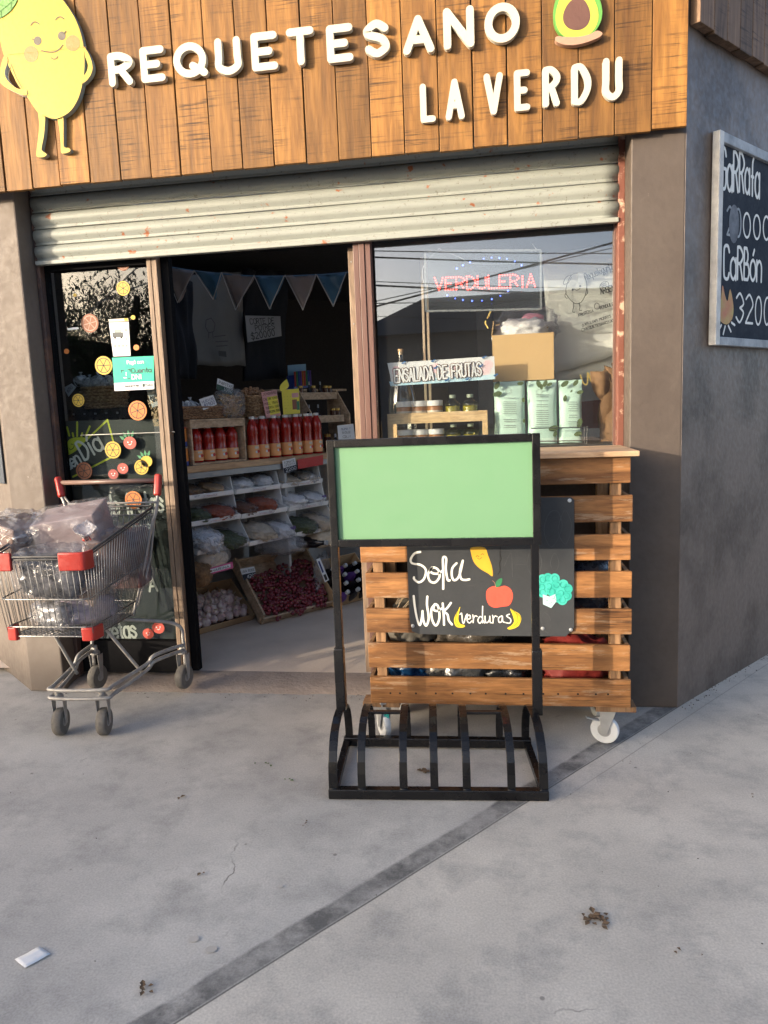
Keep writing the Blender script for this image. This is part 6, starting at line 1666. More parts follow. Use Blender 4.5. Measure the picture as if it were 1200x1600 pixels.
card('price_card', 'white and black uva rosé price card with 4200 on the grape crate', gp, ((375, 889), (397, 885), (402, 902), (381, 907)), PAPER, [('UVA ROSE', .06, .94, .38, .2, INK), ('4200', .3, .95, .9, .28, PAPER)], parts=[('lower_half', (0, .5, 1, 1), CHALKN)])
bagthing('clear_liner', 'loose clear plastic liner along the right edge of the grape crate', 'plastic sheet', B + e2 * (D * .5) + e3 * .05 + e1 * .03, (.07, .42, .34), 63, FILM, .25, sub=4)
# dark bottles in a box at right
A = FLP.at(520, 950); B = FLP.at(585, 932)
e1, e2, e3, L, D = tilted(A, B, .30, .20)
bb = thing('bottle_box', 'brown cardboard box packed with dark wine bottles behind the rack post', 'box', (A + B) / 2)
wallq([A, A + e1 * L, A + e1 * L + e2 * D, A + e2 * D], e3 * .006, CARDD, 'base', bb)
wallq([A, A + e1 * L, A + e1 * L + e3 * .10, A + e3 * .10], e2 * .006, CARD, 'front_flap', bb)
wallq([A + e2 * D, A + e1 * L + e2 * D, A + e1 * L + e2 * D + e3 * .16, A + e2 * D + e3 * .16], -e2 * .006, CARD, 'back_flap', bb)
wallq([A, A + e2 * D, A + e2 * D + e3 * .16, A + e3 * .10], e1 * .006, CARD, 'side_flap', bb)
wallq([A + e1 * L, A + e1 * L + e2 * D, A + e1 * L + e2 * D + e3 * .16, A + e1 * L + e3 * .10], -e1 * .006, CARD, 'side_flap', bb)
bt0 = None
wn = 0
for j in range(4):
    for i in range(4):
        p = A + e1 * (L * (.14 + .24 * i + .1 * (j % 2))) + e2 * (D * (.12 + .24 * j)) + e3 * .01
        axis = (e3 * .8 + CN_ * .55 + CU_ * rnd.uniform(-.15, .15)).normalized()
        t = thing('wine_bottle', 'dark bottle in the brown box, %s row from the front, %s from left' % (ORD[j], ORD[i]), 'bottle', p, 'dark bottles in the brown box')
        mb = MB(); mb.lathe([(.034, 0), (.036, .01), (.036, .10), (.016, .145), (.014, .17)], p, 14, axis); obj('glass', mb, DKBOT if (i + j) % 4 else PURP, t, smooth=50)
        mb = MB(); mb.lathe([(.016, .165), (.016, .19), (.013, .193)], p, 12, axis); obj('cap', mb, mat('pale_grey_cap', (.46, .47, .47), .5), t, smooth=40)
mb = MB(); q = A - e1 * .05 + e2 * .06
pl = Pl(FLP.at(508, 960) + V((0, 0, .0)), CN_)
card('price_card', 'long white price strip leaning between grape crate and bottle box', CP.off(.33), ((494, 874), (500, 872), (514, 906), (508, 910)), PAPER, [], 'price card', parts=[('blue_print', (.2, .1, .6, .6), INKB), ('code_block', (.2, .7, .8, .95), INK)])
p = CP.off(.16).at(503, 848)
t = thing('wine_bottle', 'single dark bottle lying with its cap outwards above the bottle box', 'bottle', p)
ax_ = (CN_ * .9 + CU_ * .3).normalized(); mb = MB(); mb.lathe([(.04, -.2), (.042, -.19), (.042, -.05), (.018, .0), (.016, .03)], p, 14, ax_); obj('glass', mb, DKBOT, t, smooth=50)
mb = MB(); mb.lathe([(.018, .025), (.018, .045)], p, 12, ax_); obj('cap', mb, MATS['pale_grey_cap'], t)

# ================================================================== BEHIND THE RIGHT DISPLAY WINDOW
ZW = zs + .012
Z5 = lambda x, y: (570 + x / 2.927, 360 + y / 2.927)
dk = thing('window_shelf', 'dark display shelf board inside the right shop window', 'shelf', (0, 4.2, ZW - .02))
g = MB(); g.box(((xm1 + xR) / 2 + .04, 4.27, ZW - .016), (xR - xm1 + .05, .76, .024)); obj('board', g, mat('dark_shelf_board', (.05, .045, .042), .5), dk)
for x in (-.5, .56): g = MB(); g.box((x, 4.5, (FL + ZW - .028) / 2), (.04, .04, ZW - .03 - FL)); obj('leg', g, DKFRAME, dk)
# upright of an inner window
up_ = thing('inner_metal_frame', 'rusty pale metal upright standing behind the banner in the window', 'metal frame', W(667, 690, 4.32))
for px in (663.5, 670.5):
    q = W(px, 560, 4.32); g = MB(); g.box((q.x, 4.32, (ZW + 2.35) / 2), (.013, .03, 2.35 - ZW)); obj('upright', g, mat('rusty_pale_upright', (.42, .36, .28), .6, (.25, .15, .08), 14, .8, .1, st=(1, 1, .3)), up_)
q = W(771, 560, 4.34); g = MB(); g.box((q.x, 4.34, 1.7), (.012, .03, .8)); obj('upright', g, DKFRAME, up_)
# LED sign
lp = YP(3.93)
ls = thing('led_sign', 'lit LED sign with red verduleria lettering and a blue oval hanging in the window', 'led sign', lp.at(750, 486))
P = [lp.at(*Z5(*p)) for p in ((275, 95), (805, 92), (805, 360), (280, 370))]
g = MB()
for i in range(4):
    a, b = P[i], P[(i + 1) % 4]; g.bar(a, b, .010, .018, up=(0, 1, 0))
obj('frame', g, mat('grey_acrylic_frame', (.20, .21, .215), .3), ls)
g = MB(); g.poly(P, ON, .003); obj('panel', g, glassy('smoky_acrylic', (.80, .82, .82), .05, .06, .06, (.4, .42, .43)), ls)
g = MB(); 
word = 'VERDULERIA'
A0, B0 = lp.at(680, 454), lp.at(836, 448); hL_ = .062
adv = [NARROW.get(c, 4) + 1.3 for c in word]; tot = sum(adv) - 1.3; x = 0; u = (B0 - A0) / tot
for c, ad in zip(word, adv):
    for pts in glyph(c):
        pts = [V((p.x + (ad - 1.3 - 4) / 2, p.y, 0)) for p in pts]
        for a, b in zip(pts[:-1], pts[1:]):
            pass
        # walk along the stroke and set a lamp at every step
        acc = 0; g.ball(A0 + u * (x + pts[0].x) + V((0, 0, pts[0].y / 6 * hL_)) + ON * .006, .0043, 6, 4)
        for a, b in zip(pts[:-1], pts[1:]):
            d = (b - a).length; t = 0
            while acc + (d - t) >= 1.25:
                t += 1.25 - acc; acc = 0; q = a + (b - a) * (t / d)
                g.ball(A0 + u * (x + q.x) + V((0, 0, q.y / 6 * hL_)) + ON * .006, .0043, 6, 4)
            acc += d - t
    x += ad
o_ = obj('red_leds', g, LEDR, ls)
g = MB(); bm_ = .0
for (px, py) in ((421, 175), (449, 160), (481, 147), (544, 130), (580, 126), (615, 127), (650, 131), (686, 142), (717, 160), (377, 297), (414, 312), (449, 319), (491, 323), (536, 322), (581, 315), (620, 300), (655, 277)):
    g.ball(lp.at(*Z5(px, py)) + ON * .006, .0042 if (px % 2) else .0032, 6, 4)
obj('blue_leds', g, LEDB, ls)
for s in ([(340, 82), (430, 120), (500, 150), (690, 150)], [(270, 240), (262, 200), (275, 150), (340, 80)], [(765, 58), (790, 90)]):
    g = MB(); g.tube(smooth_pts([lp.at(*Z5(*p)) + V((0, .01, 0)) for p in s]), .0016, 5); obj('wire', g, mat('pale_wire', (.5, .5, .48), .5), ls)
# banner
bpL = YP(3.885)
bq = [bpL.at(*Z5(*p)) for p in ((103, 607), (592, 575), (596, 680), (108, 713))]
bn_ = thing('fruit_salad_banner', 'white pink and blue ensalada de frutas banner taped inside the glass', 'banner', (bq[2] + bq[3]) / 2)
g = MB(); g.poly([bq[0], bq[1], bq[2], lerp(bq[3], bq[2], .03), lerp(bq[3], bq[0], .45) + V((.012, 0, 0))], ON, .001); obj('sheet', g, PAPER, bn_)
def bpt(u, v): return lerp(lerp(bq[0], bq[1], u), lerp(bq[3], bq[2], u), v)
g = MB(); g.poly([bpt(.01, .80) + ON * .0014, bpt(.25, .86) + ON * .0014, bpt(.5, .74) + ON * .0014, bpt(.8, .85) + ON * .0014, bpt(1, .76) + ON * .0014, bpt(1, 1) + ON * .0014, bpt(.02, 1) + ON * .0014], ON); obj('blue_wash', g, BLUEW, bn_)
for k, c in enumerate(((.08, .36, .05), (.94, .36, .06), (.91, .58, .07), (.45, .35, .06), (.62, .4, .05))):
    g = MB(); q = bpt(c[0], c[1]); g.disc(q + ON * (.0016 + k * .0001), ON, c[2] * .45, 0, 12, .026); obj('pink_wash', g, PINKW, bn_)
def banner_text(w_, m, d):
    g = MB(); s = 'ENSALADA DE FRUTAS'
    text(g, s, bpt(.065, .86) + ON * d, bpt(.875, .80) + ON * d, .066, ON, w_)
    # serifs
    return obj('lettering', g, m, bn_)
banner_text(.0155, INKBR, .0035); banner_text(.0085, PAPER, .0075)
for k, (u, v) in enumerate(((.15, .05), (.43, .05), (.45, .35), (.90, .04), (.55, .92), (.74, .93), (.87, .4), (1.0, .85))):
    g = MB(); q = bpt(u, v); g.disc(q + ON * .0125, ON, .008, 0, 8, .005); g.disc(q + V((.01, 0, .006)) + ON * .0128, ON, .006, 0, 7, .004); obj('blue_blot', g, BLUEINK, bn_)
# cardboard carton on the mint pouches
cp_ = YP(4.03)
q = [cp_.at(*Z5(*p)) for p in ((577, 476), (868, 470), (861, 684), (592, 688))]
x0, x1 = (q[0].x + q[3].x) / 2, (q[1].x + q[2].x) / 2; z0_, z1_ = (q[2].z + q[3].z) / 2, (q[0].z + q[1].z) / 2
cb = thing('cardboard_carton', 'sunlit cardboard carton with white goods standing on the mint pouches', 'box', ((x0 + x1) / 2, 4.15, z0_))
g = MB(); g.box(((x0 + x1) / 2, 4.03 + .003, (z0_ + z1_) / 2), (x1 - x0, .005, z1_ - z0_)); g.box(((x0 + x1) / 2, 4.27, (z0_ + z1_) / 2), (x1 - x0, .005, z1_ - z0_))
g.box((x0 + .003, 4.152, (z0_ + z1_) / 2), (.005, .23, z1_ - z0_)); g.box((x1 - .003, 4.152, (z0_ + z1_) / 2), (.005, .23, z1_ - z0_)); g.box(((x0 + x1) / 2, 4.152, z0_ + .003), (x1 - x0, .235, .005)); obj('walls', g, CARDL, cb)
g = MB(); g.prism([(x0 - .004, 4.035, z1_), (x0 - .004, 4.25, z1_), (x0 + .012, 4.25, z1_ + .09), (x0 + .006, 4.05, z1_ + .075)], (.004, 0, 0)); obj('flap', g, CARDL, cb)
g = MB(); g.prism([(x0 + .02, 4.272, z1_), (x1 - .01, 4.272, z1_), (x1 - .01, 4.285, z1_ + .07), (x0 + .02, 4.285, z1_ + .085)], (0, .004, 0)); obj('flap', g, CARDL, cb)
tag(obj('foam_goods', lump(((x0 + x1) / 2 + .0, 4.14, z1_ + .02), (x1 - x0 - .04, .16, .13), 81, .22, 4, 2.6, None, 2), WHITEB, smooth=True, recalc=False), 'crumpled white foam goods heaped in the open carton', 'goods')
tag(obj('pink_packet', lump(((x0 + x1) / 2 + .06, 4.20, z1_ + .09), (.12, .06, .06), 82, .2, 3, 2.6), mat('pink_plastic', (.70, .28, .36), .4), smooth=True, recalc=False), 'pink packet poking out above the white goods in the carton', 'packet')
tag(obj('clear_bag', lump(((x0 + x1) / 2 + .03, 4.15, z1_ + .055), (x1 - x0 + .0, .2, .17), 83, .16, 4, 3, None, 2), FILMP, smooth=True, recalc=False), 'loose clear plastic bag over the goods in the window carton', 'plastic bag')
# mint pouches
def pouch(label, corners, Y, depth, deco):
    pl = YP(Y); P = [pl.at(*Z5(*p)) for p in corners]
    x0, x1 = (P[0].x + P[3].x) / 2, (P[1].x + P[2].x) / 2; zt = (P[0].z + P[1].z) / 2
    t = thing('coffee_pouch', label, 'pouch', ((x0 + x1) / 2, Y + depth / 2, ZW), 'mint pouches in the window')
    bm = bmesh.new(); g = MB(); n, mrow = 20, 14; vs = []; fs = []
    w_ = x1 - x0; h = zt - ZW - .001; cx = (x0 + x1) / 2
    for j in range(mrow + 1):
        v = j / mrow; dep = depth * (.5 - .42 * max(0, (v - .55) / .45) ** 1.5) * (1 - .12 * (1 - v) ** 4)
        for i in range(n):
            a = 2 * math.pi * i / n; ca, sa = math.cos(a), math.sin(a); k = (abs(ca) ** 5 + abs(sa) ** 5) ** (-.2)
            wr = noise.noise(V((a * 1.5, v * 5, x0 * 9))) * .005
            vs.append(V((cx + (w_ / 2 + wr * .5 - .004 * math.sin(v * 3.1)) * ca * k, Y + depth / 2 + (dep + wr) * sa * k, ZW + .001 + v * h + .004 * noise.noise(V((a, v * 3, 5))))))
    for j in range(mrow):
        for i in range(n): fs.append((j * n + i, j * n + (i + 1) % n, (j + 1) * n + (i + 1) % n, (j + 1) * n + i))
    fs.append(list(range(n))[::-1]); fs.append(list(range(mrow * n, mrow * n + n)))
    g.add(vs, fs); obj('bag', g, MINTB, t, smooth=60)
    fp = YP(Y - .004)
    def leaf(p, a, s):
        g = MB(); c = fp.at(*Z5(*p)); d = V((math.cos(a), 0, math.sin(a))); sd = V((-d.z, 0, d.x)); s *= .019; c.x = min(max(c.x, x0 + s * .8), x1 - s * .8); c.z = min(c.z, zt - s * .8)
        g.poly(smooth_pts([c + d * s, c + d * .3 * s + sd * .55 * s, c - d * .7 * s + sd * .4 * s, c - d * s, c - d * .7 * s - sd * .4 * s, c + d * .3 * s - sd * .55 * s], True)[:-1], ON); obj('printed_leaf', g, DKLEAF, t)
    for p, a, s in deco['leaves']: leaf(p, a, s)
    xa, xb, ya, yb, dy = deco['text']
    rows_ = int((yb - ya) / dy); k = 0
    g = MB()
    for r in range(rows_ + 1):
        if deco.get('gap') and r in deco['gap']: continue
        y = ya + r * dy; ins = rnd.uniform(0, 6)
        A_, B_ = fp.at(*Z5(xa + ins, y)), fp.at(*Z5(xb - ins, y)); xx = 0
        while xx < 1:
            L_ = rnd.uniform(.06, .16); g.stroke([lerp(A_, B_, xx) + ON * .0003, lerp(A_, B_, min(1, xx + L_)) + ON * .0003], .0032, ON); xx += L_ + .035
    obj('fine_print', g, GREYTX, t)
    if 'ring' in deco:
        c = fp.at(*Z5(*deco['ring'])); g = MB()
        for r in (.017, .0125): g.stroke([c + V((math.cos(a * .35) * r, 0, math.sin(a * .35) * r)) for a in range(18)] + [c + V((r, 0, 0))], .0016, ON)
        obj('ring_mark', g, GREYTX, t)
pouch('left mint pouch with ring mark and one dark leaf', ((588, 690), (733, 690), (738, 960), (593, 960)), 3.98, .11, dict(leaves=[((604, 748), .2, 1.3), ((605, 705), 1.1, 1.2), ((712, 698), .1, .9), ((728, 775), 1.5, .7), ((735, 870), 1.6, .6)], text=(632, 695, 766, 905, 9), gap=(1, 9, 10, 13), ring=(657, 733)))
pouch('middle mint pouch with leaves along its top edge', ((741, 688), (884, 684), (880, 960), (745, 960)), 3.985, .11, dict(leaves=[((795, 698), 1.9, 1.1), ((825, 700), 1.1, 1.0), ((808, 715), 1.6, .8), ((845, 704), .4, .8), ((868, 905), .2, 1.4), ((880, 930), 1.2, .9)], text=(782, 843, 752, 900, 9), gap=(2, 4, 7), ring=(798, 740)))
pouch('right slimmer mint pouch standing beside the brown cloth', ((889, 684), (1000, 684), (998, 960), (888, 960)), 3.99, .10, dict(leaves=[((915, 697), .6, 1.2), ((965, 697), .9, 1.0), ((985, 740), .2, .9), ((916, 768), 1.4, .9), ((985, 880), 1.3, 1.3), ((975, 930), .3, 1.1), ((945, 735), .9, .4)], text=(930, 975, 775, 900, 10), gap=(0, 6, 9)))
g = MB()
for y in (905, 965):
    g.tube([YP(3.915).at(*Z5(760, y)), YP(3.915).at(*Z5(1018, y - 4))], .003, 5)
g.tube([YP(3.915).at(*Z5(1018, 896)), YP(3.915).at(*Z5(1016, 975))], .003, 5); g.tube([YP(3.915).at(*Z5(1005, 896)), YP(3.915).at(*Z5(1004, 975))], .003, 5)
tag(obj('wire_guard', g, DKRIM), 'low dark wire rail along the front of the mint pouches', 'wire rail')
# small pine shelf with jars and oil
sp_ = YP(3.93); a = sp_.at(*Z5(102, 836)); b = sp_.at(*Z5(561, 826)); a2 = sp_.at(*Z5(102, 883)); b2 = sp_.at(*Z5(561, 876))
zt_, zb_ = (a.z + b.z) / 2, (a2.z + b2.z) / 2
ps = thing('pine_jar_shelf', 'small pale pine shelf holding jars and oil bottles in the window', 'shelf', ((a.x + b.x) / 2, 4.08, ZW))
g = MB(); g.box(((a.x + b.x) / 2, 3.939, (zt_ + zb_) / 2), (b.x - a.x, .018, zt_ - zb_)); obj('front_rail', g, PINE, ps, bevel=.0015)
g = MB(); g.box(((a.x + b.x) / 2, 4.03, zb_ + .01), (b.x - a.x - .002, .16, .015)); obj('top_board', g, PINE, ps)
for x in (a.x + .014, b.x - .014): g = MB(); g.box((x, 3.939, (ZW + zb_) / 2), (.028, .018, zb_ - ZW)); obj('leg', g, PINE, ps, bevel=.0015)
for x in (a.x + .014, b.x - .014): g = MB(); g.box((x, 4.10, (ZW + zb_) / 2), (.028, .018, zb_ - ZW)); obj('leg', g, PINE, ps)
def jar(label, p, r, h):
    t = thing('spread_jar', label, 'jar', p, 'jars of spread on the pine shelf'); p = V(p)
    mb = MB(); mb.lathe([(r * .95, 0), (r, .004), (r, h * .66), (r * .93, h * .70)], p, 20); obj('spread', mb, PEANUT, t, smooth=40)
    mb = MB(); mb.lathe([(r * 1.02, h * .06), (r * 1.02, h * .48)], p, 20, cap=False); lb_ = obj('label_band', mb, CREAMP, t, smooth=True)
    mb = MB(); mb.stroke([p + V((-r * .1, -r * 1.04, h * .30)), p + V((r * .5, -r * .95, h * .30))], .004, ON); obj('label_text_line', mb, INK, lb_)
    mb = MB(); mb.lathe([(r * 1.0, h * .71), (r * 1.04, h * .72), (r * 1.04, h * .98), (r * .98, h)], p, 20); obj('lid', mb, LIDW, t, smooth=40)
jr_ = (sp_.at(*Z5(214, 800)).x - sp_.at(*Z5(145, 800)).x) / 2 * 1.04
yj = 3.995
hj = YP(yj).at(*Z5(250, 780)).z - (zb_ + .018)
for k, px in enumerate((179, 248, 320)):
    x = YP(yj).at(*Z5(px, 810)).x
    jar('white lidded caramel jar on top of the pine shelf, %s from left' % ORD[k], (x, yj, zb_ + .018), jr_, hj)
    jar('white lidded caramel jar on the lower level of the pine shelf, %s from left' % ORD[k], (x + .004, yj, ZW + .001), jr_, min(hj, zb_ - ZW - .035))
def oilb(label, p, r, h):
    t = thing('oil_bottle', label, 'bottle', p, 'olive oil bottles on the pine shelf'); p = V(p)
    mb = MB(); mb.lathe([(r * .9, 0), (r, .01), (r, h * .42), (r * .9, h * .5), (r, h * .55), (r * .92, h * .64), (r * .6, h * .74), (r * .36, h * .8), (r * .34, h * .9)], p, 20); obj('glass', mb, OIL, t, smooth=60)
    mb = MB(); mb.lathe([(r * .8, .006), (r * .9, .012), (r * .9, h * .52), (.001, h * .53)], p, 16); obj('oil', mb, mat('olive_oil_body', (.42, .38, .05), .15, None, 8, .3, 0, coat=.5), t, smooth=60)
    mb = MB(); mb.lathe([(r * .40, h * .86), (r * .40, h * .99), (r * .36, h)], p, 14); obj('cap', mb, mat('greyish_green_cap', (.30, .36, .27), .35), t, smooth=40)
ho = YP(yj).at(*Z5(400, 752)).z - (zb_ + .018)
for k, px in enumerate((402, 482)):
    x = YP(yj).at(*Z5(px, 810)).x; ro = .043
    oilb('greenish oil bottle on top of the pine shelf, %s' % ('left one' if k == 0 else 'right one'), (x, yj, zb_ + .018), ro, ho)
    oilb('olive oil bottle under the pine shelf top, %s' % ('left one' if k == 0 else 'right one'), (x, yj + .01, ZW + .001), ro, zb_ - ZW - .012)
# demijohn behind the banner
p = YP(4.22).at(*Z5(172, 800)); p.z = ZW
t = thing('glass_demijohn', 'large clear glass demijohn with cork behind the fruit salad banner', 'demijohn', p)
zt_ = YP(4.22).at(*Z5(160, 556)).z - ZW; r = .078
mb = MB(); mb.lathe([(r * .8, 0), (r, .02), (r, zt_ * .5), (r * .85, zt_ * .62), (r * .4, zt_ * .82), (r * .2, zt_ * .92), (r * .18, zt_)], p, 24); obj('glass', mb, CLEAR, t, smooth=60)
mb = MB(); mb.lathe([(r * .16, zt_ * .97), (r * .2, zt_ * 1.03)], p, 12); obj('cork', mb, CARD, t)
# cream tote bag with drawing
tp = YP(4.33)
def tote(label, corners, pl, seed, amp): return hang('tote_bag', label, 'bag', corners, pl, CLOTHW, .01, seed, amp)
tb2 = tote('sunlit cream tote bag with lemon line drawing hanging in the right window', ((846, 398), (968, 380), (972, 552), (862, 584)), tp, 3, .012)
tote('second cream tote bag folded behind the printed one', ((850, 430), (978, 420), (978, 578), (864, 600)), tp.off(-.05), 8, .02)
tdp = tp.off(.034)
def tdraw(nm, S, wd=.0035, sm=True):
    g = MB()
    for s in S:
        pts = [tdp.at(*Z5(*p)) for p in s]; pts = smooth_pts(pts, (pts[0] - pts[-1]).length < 1e-6) if sm else pts
        g.stroke(pts, wd, ON)
    obj(nm, g, INK, tb2)
tdraw('lemon_drawing', [[(945, 205), (925, 245), (920, 285), (938, 315), (965, 335), (990, 328), (1010, 290), (1015, 245), (1002, 210), (975, 196), (945, 205)], [(945, 203), (920, 215), (908, 245), (930, 240), (945, 215)], [(955, 333), (955, 350), (950, 372), (960, 374)], [(980, 330), (984, 352), (980, 364), (992, 366)], [(922, 280), (915, 300), (925, 312)], [(1014, 262), (1020, 282), (1010, 298)], [(950, 268), (953, 270), (950, 272)], [(983, 252), (986, 254), (983, 256)], [(958, 268), (970, 274), (985, 265)]])
for x, y in ((951, 271), (985, 255)):
    g = MB(); g.disc(tdp.at(*Z5(x, y)) + ON * .0006, ON, .006, 0, 10); obj('eye_drawing', g, INK, tb2)
tdraw('drawn_ring', [[(1075, 255), (1090, 235), (1110, 235), (1115, 255), (1100, 275), (1080, 275), (1075, 255)], [(1050, 345), (1060, 332), (1072, 340), (1070, 358), (1055, 358), (1050, 345)]], .003)
def ttext(s, p0, p1, h, wd):
    g = MB(); text(g, s, tdp.at(*Z5(*p0)), tdp.at(*Z5(*p1)), h, ON, wd); obj('lettering', g, INK, tb2)
ttext('Requelegumbres', (1012, 228), (1165, 165), .036, .0036)
ttext('LA VERDU', (1092, 200), (1170, 180), .022, .003)
ttext('100%', (1080, 262), (1108, 250), .018, .0028)
ttext('ARGENTINO', (1080, 292), (1190, 262), .032, .0042)
ttext('FRUTERIA', (980, 396), (1046, 372), .016, .0028)
ttext('VERDULERIA', (1074, 362), (1165, 335), .016, .0028)
ttext('WILLIAM MORRIS Y GOL', (1008, 434), (1180, 380), .014, .0026)
ttext('REQUETESANO.LAVERDU', (1008, 458), (1180, 404), .014, .0026)
tdraw('pin_icon', [[(997, 428), (993, 436), (998, 444), (1003, 436), (997, 428)], [(992, 450), (1002, 448), (1003, 460), (993, 462), (992, 450)]], .0024, False)
P = [tdp.at(*Z5(*p)) + ON * .002 for p in ((974, 196), (1000, 194), (1004, 236), (990, 248), (976, 244))]
g = MB(); g.poly(P, ON, .0008); tag(obj('tape_patch', g, PAPER), 'small white tape patch on the lemon drawing of the tote', 'tape')
# brown cloth and a gold squiggle given a faint glow, below the tote
hang('brown_jacket', 'folded brown cloth jacket at the right edge of the window', 'jacket', ((936, 580), (975, 570), (975, 712), (942, 712)), YP(4.15), CLOTHB, .06, 9, .05)
g = MB(); g.tube(smooth_pts([YP(4.28).at(*Z5(*p)) for p in ((985, 660), (1000, 700), (1018, 700), (1020, 650), (1035, 690), (1050, 690), (1050, 650), (1070, 670), (1088, 655), (1095, 640))]), .0045, 6); tag(obj('yellow_tube', g, GLOWY, smooth=True), 'looping gold squiggle with a faint added glow under the tote bag', 'tube light')
g = MB()
for s in ([(578, 366), (565, 392), (560, 402)], [(553, 415), (550, 425), (563, 446)]): g.stroke([YP(4.05).at(*Z5(*p)) for p in s], .006, ON, .003)
tag(obj('yellow_tube', g, GLOWY), 'short pale yellow light tube left of the carton', 'tube light')
g = MB(); P = [YP(4.42).at(*p) for p in ((905, 628), (960, 622), (960, 668), (905, 670))]; g.poly(P, ON, -.02); tag(obj('dark_red_box', g, mat('dark_red_box', (.10, .012, .01), .6)), 'dark red box in the shade behind the right mint pouch', 'box')

# ================================================================== LEFT WINDOW: STICKERS, POSTERS, BOARDS
GP_ = YP(YF - .0035)
BDP = YP(YF + .035)
def board(name, label, corners, m):
    P = [BDP.at(*p) for p in corners]; root = thing(name, label, 'chalkboard', (P[2] + P[3]) / 2)
    g = MB(); g.poly(P, ON, .006); obj('panel', g, m, root); return root
bd1 = board('greeting_chalkboard', 'green black board with buen día and a yellow sun behind the left glass', ((100, 658), (252, 654), (262, 752), (110, 752)), CHALKG)
bd2 = board('offers_chalkboard', 'tall black board with white offer lettering behind the lower left glass', ((112, 760), (264, 756), (292, 1036), (150, 1034)), CHALKG)
bdd = YP(YF + .0285)
def bdraw(root, nm, S, wd, m, sm=True, d=.0004):
    g = MB()
    for s in S:
        pts = [bdd.at(*p) for p in s]; pts = smooth_pts(pts, (pts[0] - pts[-1]).length < 1e-6) if sm and len(pts) > 2 else pts
        g.stroke([p + ON * d for p in pts], wd, ON)
    return obj(nm, g, m, root)
def bfill(root, nm, pts, m, sm=True, d=.0008):
    P = [bdd.at(*p) + ON * d for p in pts]; P = smooth_pts(P, True)[:-1] if sm else P
    g = MB(); g.poly(P, ON); return obj(nm, g, m, root)
def btext(root, s, p0, p1, h, wd, m=CHALKW):
    g = MB(); text(g, s, bdd.at(*p0) + ON * .0012, bdd.at(*p1) + ON * .0012, h, ON, wd); obj('lettering', g, m, root)
Z8 = lambda x, y: (80 + x / 3.81, 640 + y / 3.81)
bfill(bd1, 'sun_drawing', [Z8(*p) for p in ((95, 268), (97, 195), (125, 170), (165, 165), (210, 172), (180, 215), (140, 250))], LIME)
bdraw(bd1, 'sun_ray', [[Z8(95, 105), Z8(108, 155)], [Z8(128, 140), Z8(132, 160)], [Z8(155, 75), Z8(155, 158)], [Z8(185, 140), Z8(180, 160)], [Z8(230, 100), Z8(205, 158)]], .011, LIME, False)
bdraw(bd1, 'slanted_line', [[Z8(205, 185), Z8(335, 62)], [Z8(335, 62), Z8(370, 190)], [Z8(130, 400), Z8(365, 280)]], .010, LIME, False)
bdraw(bd1, 'sun_smile', [[Z8(108, 232), Z8(118, 238), Z8(135, 225), Z8(137, 205)], [Z8(120, 205), Z8(128, 208)]], .004, INK, d=.0014)
btext(bd1, 'Buen', Z8(78, 378), Z8(180, 312), .07, .011); btext(bd1, 'Día', Z8(200, 300), Z8(315, 232), .105, .014)
btext(bd2, 'Jugo', (118, 812), (150, 810), .10, .013); btext(bd2, 'de frutas', (168, 806), (256, 799), .115, .015); btext(bd2, 'Naturales', (150, 842), (238, 832), .075, .010)
btext(bd2, 'A', (234, 924), (246, 923), .085, .012)
btext(bd2, 'Pizzetas', (142, 1002), (214, 996), .105, .014); btext(bd2, 'integrales', (152, 1033), (262, 1026), .085, .012)
def sticker(name, label, cat='sticker', px=(0, 0)): return thing(name, label, cat, GP_.at(*px))
def slice_(label, px, py, r, m, Y=None, tilt=0, line=INK):
    t = sticker('citrus_sticker', label, px=(px, py)); pl = GP_; c = pl.at(px, py); R_ = (pl.at(px + r, py) - c).length
    g = MB(); g.disc(c, ON, R_, .0008, 24); obj('rind', g, m, t)
    c = c + ON * .001; g = MB(); ring_ = [c + V((math.cos(a * .3142), 0, math.sin(a * .3142))) * R_ * .78 for a in range(20)]; g.stroke(ring_ + [ring_[0]], R_ * .08, ON)
    for k in range(3):
        a = tilt + k * math.pi / 3; d = V((math.cos(a), 0, math.sin(a))) * R_ * .78; g.stroke([c - d, c + d], R_ * .07, ON)
    obj('segment_lines', g, line, t)
slice_('yellow lemon slice sticker high on the left glass among the reflected branches', 192.5, 450.5, 10.5, LEMS, tilt=.5)
slice_('brownish grapefruit slice sticker on the left glass over the reflected tree', 140.5, 505, 13.5, ORANGEB, tilt=.2, line=mat('pinkish_line2', (.45, .25, .18), .6))
slice_('cropped brownish slice sticker at the top edge of the left glass', 192, 411, 11, ORANGEB, tilt=.9, line=MATS['pinkish_line2'])
slice_('yellow lemon slice sticker left of the green payment poster', 162, 571, 13.5, LEMS)
slice_('small yellow slice sticker in front of the basket behind the glass', 122.5, 625.5, 9.5, LEMS)
slice_('bright orange slice sticker below the green payment poster', 215, 641.5, 14.5, ORANGE, tilt=.3)
slice_('yellow lemon slice sticker on the greeting board line', 176.5, 703, 12.5, LEMS)
slice_('burnt orange slice sticker at the start of the greeting', 131.5, 735.5, 12.5, ORANGEB, tilt=.2)
slice_('yellow slice sticker overlapping its twin right of the greeting board', 221, 730, 11, LEMS, tilt=.3)
slice_('orange slice sticker on the offers board seen through the trolley rails', 208.5, 781, 13, ORANGE, tilt=.1)
slice_('yellow slice sticker low on the offers board behind the trolley wires', 221.5, 848, 12, LEMS, tilt=.4)
